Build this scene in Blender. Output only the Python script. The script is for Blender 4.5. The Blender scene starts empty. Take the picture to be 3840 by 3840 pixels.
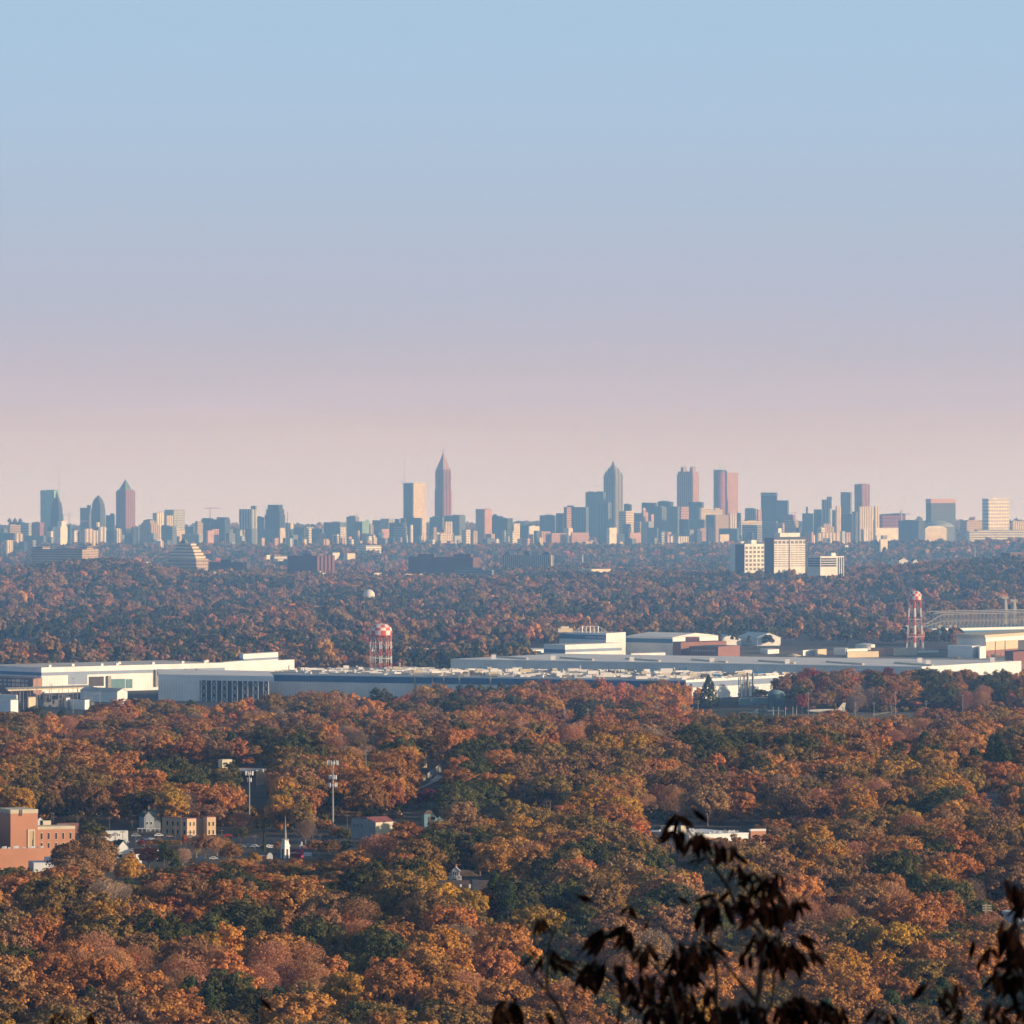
import bpy, math, random
import numpy as np
from mathutils import Vector
random.seed(7); rng = np.random.default_rng(11)
sc = bpy.context.scene
COL = sc.collection
F = 26000.0          # pixels of the 3840 px photograph per unit tangent
H = 230.0            # height of the lookout above the plain
HY = 1700.0          # row of the horizon
R = math.radians

# ------------------------------------------------------------------ terrain
KY = [-4000, 0, 2400, 3750, 4650, 5850, 9000, 9900, 12000, 20000, 22500, 25000, 30000, 45000, 70000, 90000]
KZ = [0, 0, 0, -2, -2, -6, -6, -12, -19, -60, -90, -128, -158, -270, -560, -760]
R1X = [-900, 0, 100, 200, 300, 400, 500, 600, 700, 1000, 1300, 1900, 2100, 2700, 2900, 3100, 3500, 3700, 3840, 4700]
R1Y = [2125, 2120, 2112, 2100, 2092, 2084, 2092, 2120, 2135, 2142, 2152, 2150, 2140, 2135, 2125, 2120, 2098, 2085, 2080, 2080]
R2X = [-900, 0, 600, 1000, 1600, 2300, 2700, 3300, 3840, 4700]
R2Y = [2090, 2090, 2066, 2054, 2048, 2042, 2044, 2032, 2020, 2020]
R3X = [-900, 0, 900, 1800, 2100, 2700, 3300, 3840, 4700]
R3Y = [1988, 1990, 1992, 1978, 1970, 1976, 1972, 1966, 1966]
def terrain(x, y):
    x = np.asarray(x, float); y = np.asarray(y, float)
    z = np.interp(y, KY, KZ)
    ys = np.maximum(y, 500.0)
    px = 1920 + x / ys * F
    r1 = 230 - (np.interp(px, R1X, R1Y) - HY) * 12000 / F - 24
    r2 = 230 - (np.interp(px, R2X, R2Y) - HY) * 20000 / F - 18
    r3 = 230 - (np.interp(px, R3X, R3Y) - HY) * 45000 / F - 8
    g1 = np.exp(-((y - 12000) / 1150) ** 2); g2 = np.exp(-((y - 20000) / 1900) ** 2); g3 = np.exp(-((y - 45000) / 4500) ** 2)
    z = z + (r1 + 19) * g1 + (r2 + 53) * g2 + (r3 + 270) * g3
    n = (np.sin(x / 310 + 1.3 + np.sin(y / 420)) * np.sin(y / 260 + 0.7 + 0.6 * np.sin(x / 530)) + 0.6 * np.sin(x / 137 + y / 190) * np.sin(y / 118 - x / 260 + 2.1))
    amp = np.interp(y, [0, 2300, 2700, 3600, 3760, 4640, 4900, 5600, 5850, 9000, 9600, 11000, 12600, 20000, 30000, 40000], [0, 0, 7, 7, 0, 0, 7, 5, 0, 0, 10, 9, 8, 10, 7, 16])
    z = z + n * amp * (1 - .8 * np.maximum(g1, g2))
    z = z + 9 * np.exp(-((px - 3300) / 900) ** 2 - ((y - 6500) / 170) ** 2) * (px > 2700)
    # the wooded mountain the picture was taken from
    t = np.clip(1 - y / 2300.0, 0, 1)
    mz = 228.3 * t ** 1.55 * np.exp(-(x / 900.0) ** 2)
    z = np.where(y < 2300, np.maximum(z, 0) + mz, z)
    z = np.where(y < 0, 228.3 * np.exp(-(x / 900.0) ** 2) * np.exp(-(y / 900.0) ** 2), z)
    return z
def tz(x, y): return float(terrain(x, y))
def P(px, d): return ((px - 1920) / F * d, d)
def zz(py, d): return H - (py - HY) / F * d
def gd(px, py):
    d = F * 234 / (py - HY)
    for _ in range(12):
        x, y = P(px, d); d = F * (H - tz(x, y)) / (py - HY)
    return d

def gscan(px, py, d0, d1):
    """distance between d0 and d1 where the ground shows nearest to row py in column px"""
    ds = np.linspace(d0, d1, 120); x = (px - 1920) / F * ds; r = HY + (H - terrain(x, ds)) / ds * F
    return float(ds[np.argmin(np.abs(r - py))])

# ------------------------------------------------------------------ materials
MATS = {}
def nodes(m):
    m.use_nodes = True; nt = m.node_tree; return nt, nt.nodes['Principled BSDF']
def lnk(nt, a, b): nt.links.new(a, b)
def plain(name, c, rough=.8, metal=0.0, var=.12, scale=.15):
    if name in MATS: return MATS[name]
    m = bpy.data.materials.new(name); nt, b = nodes(m)
    g = nt.nodes.new('ShaderNodeNewGeometry'); n = nt.nodes.new('ShaderNodeTexNoise'); n.inputs['Scale'].default_value = scale; n.inputs['Detail'].default_value = 3
    lnk(nt, g.outputs['Position'], n.inputs['Vector'])
    mr = nt.nodes.new('ShaderNodeMapRange'); mr.inputs[1].default_value = .3; mr.inputs[2].default_value = .7; mr.inputs[3].default_value = 1 - var; mr.inputs[4].default_value = 1 + var
    lnk(nt, n.outputs[0], mr.inputs[0])
    mx = nt.nodes.new('ShaderNodeVectorMath'); mx.operation = 'SCALE'; mx.inputs[0].default_value = c; lnk(nt, mr.outputs[0], mx.inputs['Scale'])
    lnk(nt, mx.outputs[0], b.inputs['Base Color']); b.inputs['Roughness'].default_value = rough; b.inputs['Metallic'].default_value = metal
    b.inputs['Specular IOR Level'].default_value = .25
    MATS[name] = m; return m
def facade(name, wall, win, pu=6, pv=4, fu=.5, fv=.5, rough=.75, seam=None):
    """wall with a grid of windows measured in metres along the wall (UV)"""
    if name in MATS: return MATS[name]
    m = bpy.data.materials.new(name); nt, b = nodes(m)
    uv = nt.nodes.new('ShaderNodeUVMap'); sp = nt.nodes.new('ShaderNodeSeparateXYZ'); lnk(nt, uv.outputs[0], sp.inputs[0])
    def mask(sock, p, f):
        a = nt.nodes.new('ShaderNodeMath'); a.operation = 'DIVIDE'; lnk(nt, sock, a.inputs[0]); a.inputs[1].default_value = p
        c = nt.nodes.new('ShaderNodeMath'); c.operation = 'FRACT'; lnk(nt, a.outputs[0], c.inputs[0])
        e = nt.nodes.new('ShaderNodeMath'); e.operation = 'LESS_THAN'; lnk(nt, c.outputs[0], e.inputs[0]); e.inputs[1].default_value = f
        return e.outputs[0]
    mm = nt.nodes.new('ShaderNodeMath'); mm.operation = 'MULTIPLY'
    lnk(nt, mask(sp.outputs[0], pu, fu), mm.inputs[0]); lnk(nt, mask(sp.outputs[1], pv, fv), mm.inputs[1])
    n = nt.nodes.new('ShaderNodeTexNoise'); n.inputs['Scale'].default_value = .045; n.inputs['Detail'].default_value = 4; lnk(nt, uv.outputs[0], n.inputs['Vector'])
    mr = nt.nodes.new('ShaderNodeMapRange'); mr.inputs[1].default_value = .3; mr.inputs[2].default_value = .7; mr.inputs[3].default_value = .86; mr.inputs[4].default_value = 1.12; lnk(nt, n.outputs[0], mr.inputs[0])
    mx = nt.nodes.new('ShaderNodeMix'); mx.data_type = 'RGBA'; mx.inputs[6].default_value = (*wall, 1); mx.inputs[7].default_value = (*win, 1); lnk(nt, mm.outputs[0], mx.inputs[0])
    sv = nt.nodes.new('ShaderNodeVectorMath'); sv.operation = 'SCALE'; lnk(nt, mx.outputs[2], sv.inputs[0]); lnk(nt, mr.outputs[0], sv.inputs['Scale'])
    lnk(nt, sv.outputs[0], b.inputs['Base Color'])
    rr = nt.nodes.new('ShaderNodeMapRange'); rr.inputs[3].default_value = rough; rr.inputs[4].default_value = .35; lnk(nt, mm.outputs[0], rr.inputs[0]); lnk(nt, rr.outputs[0], b.inputs['Roughness'])
    b.inputs['Specular IOR Level'].default_value = .3
    MATS[name] = m; return m

PAL = dict(blue=(.09, .13, .17), dark=(.045, .065, .085), teal=(.10, .20, .24), cream=(.82, .73, .60), white=(.90, .88, .84), tan=(.56, .44, .33),
           pink=(.64, .40, .35), brick=(.22, .11, .08), grey=(.30, .31, .33), green=(.30, .52, .50), brown=(.15, .10, .08), pale=(.50, .56, .60), navy=(.05, .07, .12), rose=(.38, .17, .21))
WINC = {k: tuple(v * .24 for v in c) for k, c in PAL.items()}
WINC['cream'] = (.26, .21, .17); WINC['white'] = (.27, .26, .26); WINC['pink'] = (.20, .11, .10); WINC['dark'] = (.09, .12, .15); WINC['blue'] = (.17, .22, .26); WINC['teal'] = (.06, .12, .16); WINC['green'] = (.28, .48, .46)
PLAINROOF = None
def style(code, s):
    """colour_pattern, e.g. cream_v; s = metres per photo pixel, so that the bays are as wide as in the photograph"""
    col, pat = code.split('_')
    k = f'facade_{code}_{round(s, 1)}'
    w, g = PAL[col], WINC[col]
    q = {'v': (10 * s, 1e4, .45, 1.0), 'w': (15 * s, 1e4, .5, 1.0), 'h': (1e4, 9 * s, 1.0, .42), 'g': (9 * s, 9 * s, .6, .55), 'f': (5 * s, 5 * s, .5, .5), 'b': (12 * s, 13 * s, .62, .5), 'n': (1e4, 1e4, 0, 0)}[pat]
    return facade(k, w, g, *q)

# ------------------------------------------------------------------ objects
def tag(o, label=None, cat=None, group=None, kind=None):
    if label: o['label'] = label
    if cat: o['category'] = cat
    if group: o['group'] = group
    if kind: o['kind'] = kind
    return o
def thing(name, label, cat, loc, group=None):
    o = bpy.data.objects.new(name, None); COL.objects.link(o); o.location = loc; o.empty_display_size = 1
    return tag(o, label, cat, group)
def root_loc(o):
    v = Vector(o.location)
    while o.parent: o = o.parent; v = v + o.location
    return v
class MB:
    def __init__(s): s.v = []; s.f = []; s.uv = []; s.m = []
    def face(s, pts, uvs=None, m=0):
        i = len(s.v); s.v += [tuple(p) for p in pts]; s.f.append(tuple(range(i, i + len(pts)))); s.m.append(m)
        s.uv += (uvs if uvs else [(p[0], p[1]) for p in pts])
    def prism(s, pts, z0, z1, m=0, mt=None, top=None):
        """pts counter-clockwise; top: optional other outline at z1"""
        a = sum(p[0] * q[1] - q[0] * p[1] for p, q in zip(pts, pts[1:] + pts[:1]))
        if a < 0: pts = pts[::-1]; top = top[::-1] if top else None
        top = top or pts; mt = m if mt is None else mt; u = 0; n = len(pts)
        for i in range(n):
            p, q, pt, qt = pts[i], pts[(i + 1) % n], top[i], top[(i + 1) % n]
            L = math.hypot(q[0] - p[0], q[1] - p[1])
            s.face([(*p, z0), (*q, z0), (*qt, z1), (*pt, z1)], [(u, z0), (u + L, z0), (u + L, z1), (u, z1)], m); u += L
        s.face([(*p, z1) for p in top], None, mt); s.face([(*p, z0) for p in pts[::-1]], None, mt)
    def box(s, x, y, z0, sx, sy, h, m=0, mt=None, rz=0):
        c, n = math.cos(rz), math.sin(rz)
        s.prism([(x + a * sx / 2 * c - b * sy / 2 * n, y + a * sx / 2 * n + b * sy / 2 * c) for a, b in ((-1, -1), (1, -1), (1, 1), (-1, 1))], z0, z0 + h, m, mt)
    def tube(s, a, b, r0, r1=None, n=6, m=0):
        r1 = r0 if r1 is None else r1; a = Vector(a); b = Vector(b); d = (b - a)
        if d.length < 1e-6: return
        d.normalize(); u = d.orthogonal().normalized(); w = d.cross(u)
        A = [a + (u * math.cos(t) + w * math.sin(t)) * r0 for t in [2 * math.pi * k / n for k in range(n)]]
        B = [b + (u * math.cos(t) + w * math.sin(t)) * r1 for t in [2 * math.pi * k / n for k in range(n)]]
        for k in range(n):
            j = (k + 1) % n; s.face([A[k], A[j], B[j], B[k]], None, m)
        s.face(A[::-1], None, m); s.face(B, None, m)
    def lathe(s, x, y, prof, n=20, m=0, mf=None):
        for i in range(len(prof) - 1):
            (r0, z0), (r1, z1) = prof[i], prof[i + 1]
            for k in range(n):
                t0, t1 = 2 * math.pi * k / n, 2 * math.pi * (k + 1) / n
                mm = mf(i, k) if mf else m
                q = [(x + r0 * math.cos(t0), y + r0 * math.sin(t0), z0), (x + r0 * math.cos(t1), y + r0 * math.sin(t1), z0), (x + r1 * math.cos(t1), y + r1 * math.sin(t1), z1), (x + r1 * math.cos(t0), y + r1 * math.sin(t0), z1)]
                if r1 < 1e-6: q = q[:3]
                elif r0 < 1e-6: q = [q[0], q[2], q[3]]
                L = 2 * math.pi * max(r0, r1) / n
                s.face(q, [(L * k, z0), (L * (k + 1), z0), (L * (k + 1), z1), (L * k, z1)][:len(q)], mm)
    def build(s, name, mats, parent=None, smooth=False, label=None, kind=None):
        me = bpy.data.meshes.new(name); off = root_loc(parent) if parent else Vector((0, 0, 0))
        me.from_pydata([(v[0] - off.x, v[1] - off.y, v[2] - off.z) for v in s.v], [], s.f)
        for m in (mats if isinstance(mats, (list, tuple)) else [mats]): me.materials.append(m)
        me.polygons.foreach_set('material_index', s.m)
        uvl = me.uv_layers.new(name='UVMap'); fl = [c for u in s.uv for c in u[:2]]; uvl.data.foreach_set('uv', fl)
        if smooth: me.polygons.foreach_set('use_smooth', [True] * len(s.f))
        me.update()
        o = bpy.data.objects.new(name, me); COL.objects.link(o)
        if parent: o.parent = parent
        if label: o['label'] = label
        if kind: o['kind'] = kind
        return o
def quad(c, r, l):
    """fourth corner of a parallelogram; c near corner, r and l its neighbours"""
    return [c, r, (r[0] + l[0] - c[0], r[1] + l[1] - c[1]), l]
def lerp(a, b, t): return (a[0] + (b[0] - a[0]) * t, a[1] + (b[1] - a[1]) * t)
def foot(xl, xc, xr, d, th=None, mindepth=14):
    s = d / F; wl, wr = (xc - xl) * s, (xr - xc) * s
    if th is None: th = 38 + 14 * (wl - wr) / max(wl + wr, 1e-6)
    th = R(th); c, n = math.cos(th), math.sin(th)
    A, B = max(wr / c, mindepth * .4), max(wl / n, mindepth * .4)
    p = P(xc, d); r = (p[0] + A * c, p[1] + A * n); l = (p[0] - B * n, p[1] + B * c)
    return quad(p, r, l)
def cen(q): return (sum(p[0] for p in q) / len(q), sum(p[1] for p in q) / len(q))
def scaleq(q, k, dx=0, dy=0):
    c = cen(q); return [(c[0] + (p[0] - c[0]) * k + dx, c[1] + (p[1] - c[1]) * k + dy) for p in q]
def wallstrip(mb, p, q, t0, t1, z0, z1, off=.25, m=0, thick=.3):
    """thin panel standing proud of the wall p->q (outside on the side of the camera) between fractions t0, t1"""
    a, b = lerp(p, q, t0), lerp(p, q, t1); dx, dy = b[0] - a[0], b[1] - a[1]; L = math.hypot(dx, dy) or 1
    nx, ny = dy / L, -dx / L
    if ny > 0 or (abs(ny) < 1e-3 and nx < 0): nx, ny = -nx, -ny
    a1 = (a[0] + nx * off, a[1] + ny * off); b1 = (b[0] + nx * off, b[1] + ny * off)
    a2 = (a[0] - nx * thick, a[1] - ny * thick); b2 = (b[0] - nx * thick, b[1] - ny * thick)
    mb.prism([a1, b1, b2, a2], z0, z1, m)

# shared plain materials
M = {}
M['asphalt'] = plain('asphalt', (.06, .06, .065), .9, var=.2)
M['concrete'] = plain('concrete', (.36, .34, .31), .9, var=.12)
M['white'] = plain('white_paint', (.80, .78, .74), .6, var=.05)
M['panel'] = plain('white_panel', (.84, .85, .85), .6, var=.06, scale=.05)
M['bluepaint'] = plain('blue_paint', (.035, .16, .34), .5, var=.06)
M['bluelit'] = plain('pale_blue_paint', (.26, .33, .46), .5, var=.06)  # the blue on sunlit faces, with the sunlight put into the colour
M['roofgrey'] = plain('roof_membrane', (.62, .56, .50), .9, var=.18, scale=.03)
M['roofdark'] = plain('roof_dark', (.10, .10, .10), .9, var=.2)
M['roofwhite'] = plain('roof_white', (.84, .81, .77), .8, var=.12, scale=.04)
M['steel'] = plain('galvanised_steel', (.42, .42, .40), .5, metal=.3)
M['wood'] = plain('weathered_wood', (.22, .16, .12), .9)
M['wire'] = plain('wire', (.12, .09, .08), .6)
M['red'] = plain('red_paint', (.55, .05, .035), .5, var=.06)
M['brick'] = facade('red_brick', (.58, .27, .16), (.50, .22, .13), .24, .08, .5, .5)
M['brickdark'] = facade('brown_brick', (.24, .11, .10), (.2, .09, .08), .24, .08, .5, .5)
M['buff'] = facade('buff_brick', (.68, .46, .28), (.60, .40, .24), .24, .08, .5, .5)
M['trim'] = plain('cream_stone', (.66, .56, .40), .8, var=.08)
M['glass'] = plain('dark_glass', (.03, .035, .045), .15)
M['dark'] = plain('dark_opening', (.10, .09, .09), .9)
M['shingle'] = plain('brown_shingle', (.13, .09, .065), .95, var=.3, scale=.4)
M['greenroof'] = plain('green_shingle', (.035, .075, .06), .95, var=.3, scale=.4)
M['redroof'] = plain('red_metal_roof', (.33, .11, .09), .6)
M['teal'] = plain('teal_sheet', (.10, .22, .26), .5)
M['bark'] = plain('bark', (.16, .11, .08), .95, var=.3, scale=.8)
M['barkpale'] = plain('pale_bark', (.34, .27, .22), .95, var=.3, scale=.8)
M['rubber'] = plain('rubber', (.02, .02, .02), .9)
SKY_STR = .11
HAZE_COL = (.27, .55, 1.0)
HAZE_DEN = 2.5e-5
HAZE2_COL = (.25, .52, 1.0)
HAZE2_DEN = 5.8e-5
SKY_STOPS = [(0, (0.388, 0.565, 0.753)), (400, (0.409, 0.555, 0.74)), (800, (0.436, 0.524, 0.677)), (1150, (0.473, 0.499, 0.665)), (1300, (0.521, 0.501, 0.679)), (1400, (0.569, 0.518, 0.727)), (1500, (0.634, 0.571, 0.873)), (1550, (0.68, 0.61, 0.962)), (1600, (0.722, 0.657, 1.047)), (1640, (0.759, 0.713, 1.105)), (1680, (0.786, 0.752, 1.217)), (1720, (0.798, 0.791, 1.272)), (1760, (0.809, 0.827, 1.357)), (1800, (0.823, 0.851, 1.448)), (1860, (0.849, 0.891, 1.504)), (1920, (0.878, 0.917, 1.534)), (1960, (0.957, 0.996, 1.622))]
CLEARINGS = [(-80, 215, 3100, 3390), (130, 300, 3100, 3290), (280, 430, 3100, 3270), (370, 540, 3085, 3350), (420, 960, 3120, 3300), (900, 1110, 3130, 3300), (1090, 1270, 3130, 3300), (1215, 1280, 3080, 3260), (905, 965, 3080, 3200), (1240, 1290, 3085, 3200), (1300, 1500, 3085, 3265), (1500, 1690, 3045, 3210), (1525, 1700, 2860, 2995), (1560, 1700, 2990, 3080), (1800, 2120, 3050, 3150),
 (480, 1010, 2890, 2960), (860, 1020, 2880, 3060), (1640, 1860, 3290, 3440), (1830, 2110, 3380, 3450), (1640, 1770, 3400, 3450), (1785, 1870, 3550, 3660), (1535, 1630, 3555, 3660), (2400, 2900, 3100, 3292), (3655, 3795, 3010, 3170), (3670, 3730, 3440, 3600), (3740, 3900, 3440, 3590), (1430, 1500, 3275, 3380), (1375, 1410, 3340, 3420), (2070, 2125, 2760, 2860), (2060, 2110, 3095, 3200)]
LOW = [(840, 1040, 3060, 3300, .45), (1160, 1340, 3080, 3300, .45), (360, 1290, 3290, 3400, .5), (1240, 1500, 3110, 3250, .55), (2880, 3150, 3120, 3260, .5), (960, 1350, 3360, 3480, .65), (1240, 1520, 3240, 3330, .7)]
# ------------------------------------------------------------------ camera, light, sky, haze
cam = bpy.data.cameras.new('camera'); co = bpy.data.objects.new('camera', cam); COL.objects.link(co); sc.camera = co
co.location = (0, 0, H); co.rotation_euler = (math.pi / 2, 0, 0)
cam.sensor_width = 36; cam.lens = F / 3840 * 36; cam.shift_y = -(1920 - HY) / 3840
cam.clip_start = 1; cam.clip_end = 150000
cam.dof.use_dof = True; cam.dof.focus_distance = 6000; cam.dof.aperture_fstop = 19
SUN_EL, SUN_AZ = R(11), R(110)
sun = bpy.data.lights.new('sun', 'SUN'); sun.energy = 5.0; sun.angle = R(.5); sun.color = (1, .80, .58)
so = bpy.data.objects.new('sun', sun); COL.objects.link(so); so.rotation_euler = (math.pi / 2 - SUN_EL, 0, math.pi - SUN_AZ); so.location = (3000, -1000, 900)
W = bpy.data.worlds.new('World'); sc.world = W; W.use_nodes = True; nt = W.node_tree
bg = nt.nodes['Background']; out = nt.nodes['World Output']
sky = nt.nodes.new('ShaderNodeTexSky'); sky.sky_type = 'NISHITA'; sky.sun_disc = False; sky.sun_elevation = SUN_EL; sky.sun_rotation = SUN_AZ; sky.altitude = 300
tn = nt.nodes.new('ShaderNodeMix'); tn.data_type = 'RGBA'; tn.blend_type = 'MULTIPLY'; tn.inputs[0].default_value = 1; tn.inputs[7].default_value = (.86, 1.0, 1.16, 1); lnk(nt, sky.outputs[0], tn.inputs[6]); lnk(nt, tn.outputs[2], bg.inputs[0]); bg.inputs[1].default_value = SKY_STR
# the dusty band of evening colours low above the horizon
tc = nt.nodes.new('ShaderNodeTexCoord'); sp = nt.nodes.new('ShaderNodeSeparateXYZ'); lnk(nt, tc.outputs['Generated'], sp.inputs[0])
ramp = nt.nodes.new('ShaderNodeValToRGB'); mr = nt.nodes.new('ShaderNodeMapRange'); mr.inputs[1].default_value = -.02; mr.inputs[2].default_value = .10
vm = nt.nodes.new('ShaderNodeVectorMath'); vm.operation = 'MULTIPLY'; vm.inputs[1].default_value = (14, 14, 170); lnk(nt, tc.outputs['Generated'], vm.inputs[0])
ns = nt.nodes.new('ShaderNodeTexNoise'); ns.inputs['Scale'].default_value = 1; ns.inputs['Detail'].default_value = 4; lnk(nt, vm.outputs[0], ns.inputs['Vector'])
na_ = nt.nodes.new('ShaderNodeMath'); na_.operation = 'MULTIPLY_ADD'; na_.inputs[1].default_value = .0065; na_.inputs[2].default_value = -.00325; lnk(nt, ns.outputs[0], na_.inputs[0])
ad = nt.nodes.new('ShaderNodeMath'); ad.operation = 'ADD'; lnk(nt, sp.outputs[2], ad.inputs[0]); lnk(nt, na_.outputs[0], ad.inputs[1]); lnk(nt, ad.outputs[0], mr.inputs[0]); lnk(nt, mr.outputs[0], ramp.inputs[0])
def srgb(c): return tuple(((v / 255 + .055) / 1.055) ** 2.4 if v > 10 else v / 255 / 12.92 for v in c)
STOPS = SKY_STOPS
el = ramp.color_ramp.elements
while len(el) > 1: el.remove(el[-1])
for i, (py, c) in enumerate(sorted(STOPS, key=lambda t: -t[0])):
    e = (HY - py) / F; t = (e + .02) / .12
    x = el[0] if i == 0 else el.new(t)
    x.position = t; x.color = (*c, 1)
bg2 = nt.nodes.new('ShaderNodeBackground'); lnk(nt, ramp.outputs[0], bg2.inputs[0]); bg2.inputs[1].default_value = 1
mxs = nt.nodes.new('ShaderNodeMixShader'); m2 = nt.nodes.new('ShaderNodeMapRange'); m2.interpolation_type = 'SMOOTHSTEP'
m2.inputs[1].default_value = .075; m2.inputs[2].default_value = .16; lnk(nt, sp.outputs[2], m2.inputs[0])
lnk(nt, m2.outputs[0], mxs.inputs[0]); lnk(nt, bg2.outputs[0], mxs.inputs[1]); lnk(nt, bg.outputs[0], mxs.inputs[2]); lnk(nt, mxs.outputs[0], out.inputs[0])
hm = MB(); hm.box(0, 25500, -900, 60000, 57000, 1400)
hz = bpy.data.materials.new('haze_air'); hz.use_nodes = True; nt = hz.node_tree; nt.nodes.clear()
o_ = nt.nodes.new('ShaderNodeOutputMaterial'); s_ = nt.nodes.new('ShaderNodeVolumeScatter'); s_.inputs['Color'].default_value = (*HAZE_COL, 1); s_.inputs['Density'].default_value = HAZE_DEN; s_.inputs['Anisotropy'].default_value = .1
lnk(nt, s_.outputs[0], o_.inputs['Volume'])
h2 = MB(); h2.box(0, 10500, -850, 58000, 11000, 1270); hz2 = hz.copy(); n2 = [n for n in hz2.node_tree.nodes if n.type == 'VOLUME_SCATTER'][0]; n2.inputs['Color'].default_value = (*HAZE2_COL, 1); n2.inputs['Density'].default_value = HAZE2_DEN
tag(h2.build('city_haze', hz2), 'denser bluish haze lying around the distant city', 'haze', kind='stuff')
tag(hm.build('haze', hz), 'thin blue evening haze lying over the whole plain', 'haze', kind='stuff')
sc.view_settings.view_transform = 'Standard'; sc.view_settings.look = 'None'; sc.view_settings.exposure = 0
sc.cycles.volume_bounces = 3; sc.cycles.max_bounces = 6; sc.cycles.diffuse_bounces = 2; sc.cycles.transmission_bounces = 3
sc.cycles.use_denoising = True

# ------------------------------------------------------------------ ground
rows = list(np.concatenate([np.linspace(-600, 2300, 40), np.geomspace(2340, 3750, 26)[:-1], [3750, 4200, 4650], np.geomspace(4700, 5850, 14), np.linspace(6000, 7000, 16), [8000, 9000], np.geomspace(9080, 30000, 130), np.geomspace(30600, 68000, 50)]))
cols = np.linspace(-1, 1, 141)
V = []; FC = []
for y in rows:
    w = 900 + max(y, 0) * .125
    V.append(np.stack([cols * w, np.full(141, y), terrain(cols * w, np.full(141, y))], 1))
V = np.concatenate(V)
for j in range(len(rows) - 1):
    for i in range(140):
        a = j * 141 + i; FC.append((a, a + 1, a + 142, a + 141))
me = bpy.data.meshes.new('ground'); me.from_pydata(V.tolist(), [], FC)
g = bpy.data.materials.new('forest_floor'); nt, b = nodes(g)
ge = nt.nodes.new('ShaderNodeNewGeometry'); n1 = nt.nodes.new('ShaderNodeTexNoise'); n1.inputs['Scale'].default_value = .02; n1.inputs['Detail'].default_value = 8
lnk(nt, ge.outputs['Position'], n1.inputs['Vector']); cr = nt.nodes.new('ShaderNodeValToRGB'); lnk(nt, n1.outputs[0], cr.inputs[0])
cr.color_ramp.elements[0].position = .35; cr.color_ramp.elements[0].color = (.03, .035, .018, 1); cr.color_ramp.elements[1].position = .68; cr.color_ramp.elements[1].color = (.11, .075, .04, 1)
lnk(nt, cr.outputs[0], b.inputs['Base Color']); b.inputs['Roughness'].default_value = 1
me.materials.append(g); me.polygons.foreach_set('use_smooth', [True] * len(FC)); me.update()
tag(COL.objects.link(bpy.data.objects.new('ground', me)) or bpy.data.objects['ground'], kind='structure')

def sheet(name, pts, mat, dz, label=None):
    """flat ground sheet through photo-ground points (px, py) of a level part of the plain"""
    mb = MB(); w = []
    for px, py in pts:
        d = gd(px, py); x, y = P(px, d); w.append((x, y))
    z = max(tz(*p) for p in w) + dz
    mb.prism(w, z - .5, z, 0)
    return tag(mb.build(name, mat), label, kind='structure')
# ------------------------------------------------------------------ trees
LEAFM = {}
def leafmat(name, ca, cb, trans=.16):
    if name in LEAFM: return LEAFM[name]
    m = bpy.data.materials.new(name); m.use_nodes = True; nt = m.node_tree; nt.nodes.clear()
    o = nt.nodes.new('ShaderNodeOutputMaterial'); df = nt.nodes.new('ShaderNodeBsdfDiffuse'); tr = nt.nodes.new('ShaderNodeBsdfTranslucent'); mx = nt.nodes.new('ShaderNodeMixShader'); mx.inputs[0].default_value = trans
    at = nt.nodes.new('ShaderNodeAttribute'); at.attribute_name = 'lv'
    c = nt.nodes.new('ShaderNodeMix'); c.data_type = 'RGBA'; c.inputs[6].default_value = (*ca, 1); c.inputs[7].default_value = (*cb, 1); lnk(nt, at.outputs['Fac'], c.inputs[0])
    oi = nt.nodes.new('ShaderNodeObjectInfo'); hs = nt.nodes.new('ShaderNodeHueSaturation')
    h = nt.nodes.new('ShaderNodeMapRange'); h.inputs[3].default_value = .488; h.inputs[4].default_value = .512; lnk(nt, oi.outputs['Random'], h.inputs[0]); lnk(nt, h.outputs[0], hs.inputs['Hue'])
    ml = nt.nodes.new('ShaderNodeMath'); ml.operation = 'MULTIPLY'; ml.inputs[1].default_value = 7.31; lnk(nt, oi.outputs['Random'], ml.inputs[0])
    fr = nt.nodes.new('ShaderNodeMath'); fr.operation = 'FRACT'; lnk(nt, ml.outputs[0], fr.inputs[0])
    v = nt.nodes.new('ShaderNodeMapRange'); v.inputs[3].default_value = .72; v.inputs[4].default_value = 1.25; lnk(nt, fr.outputs[0], v.inputs[0]); lnk(nt, v.outputs[0], hs.inputs['Value'])
    lnk(nt, c.outputs[2], hs.inputs['Color']); lnk(nt, hs.outputs[0], df.inputs[0]); lnk(nt, hs.outputs[0], tr.inputs[0])
    lnk(nt, df.outputs[0], mx.inputs[1]); lnk(nt, tr.outputs[0], mx.inputs[2]); lnk(nt, mx.outputs[0], o.inputs[0])
    LEAFM[name] = m; return m
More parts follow.
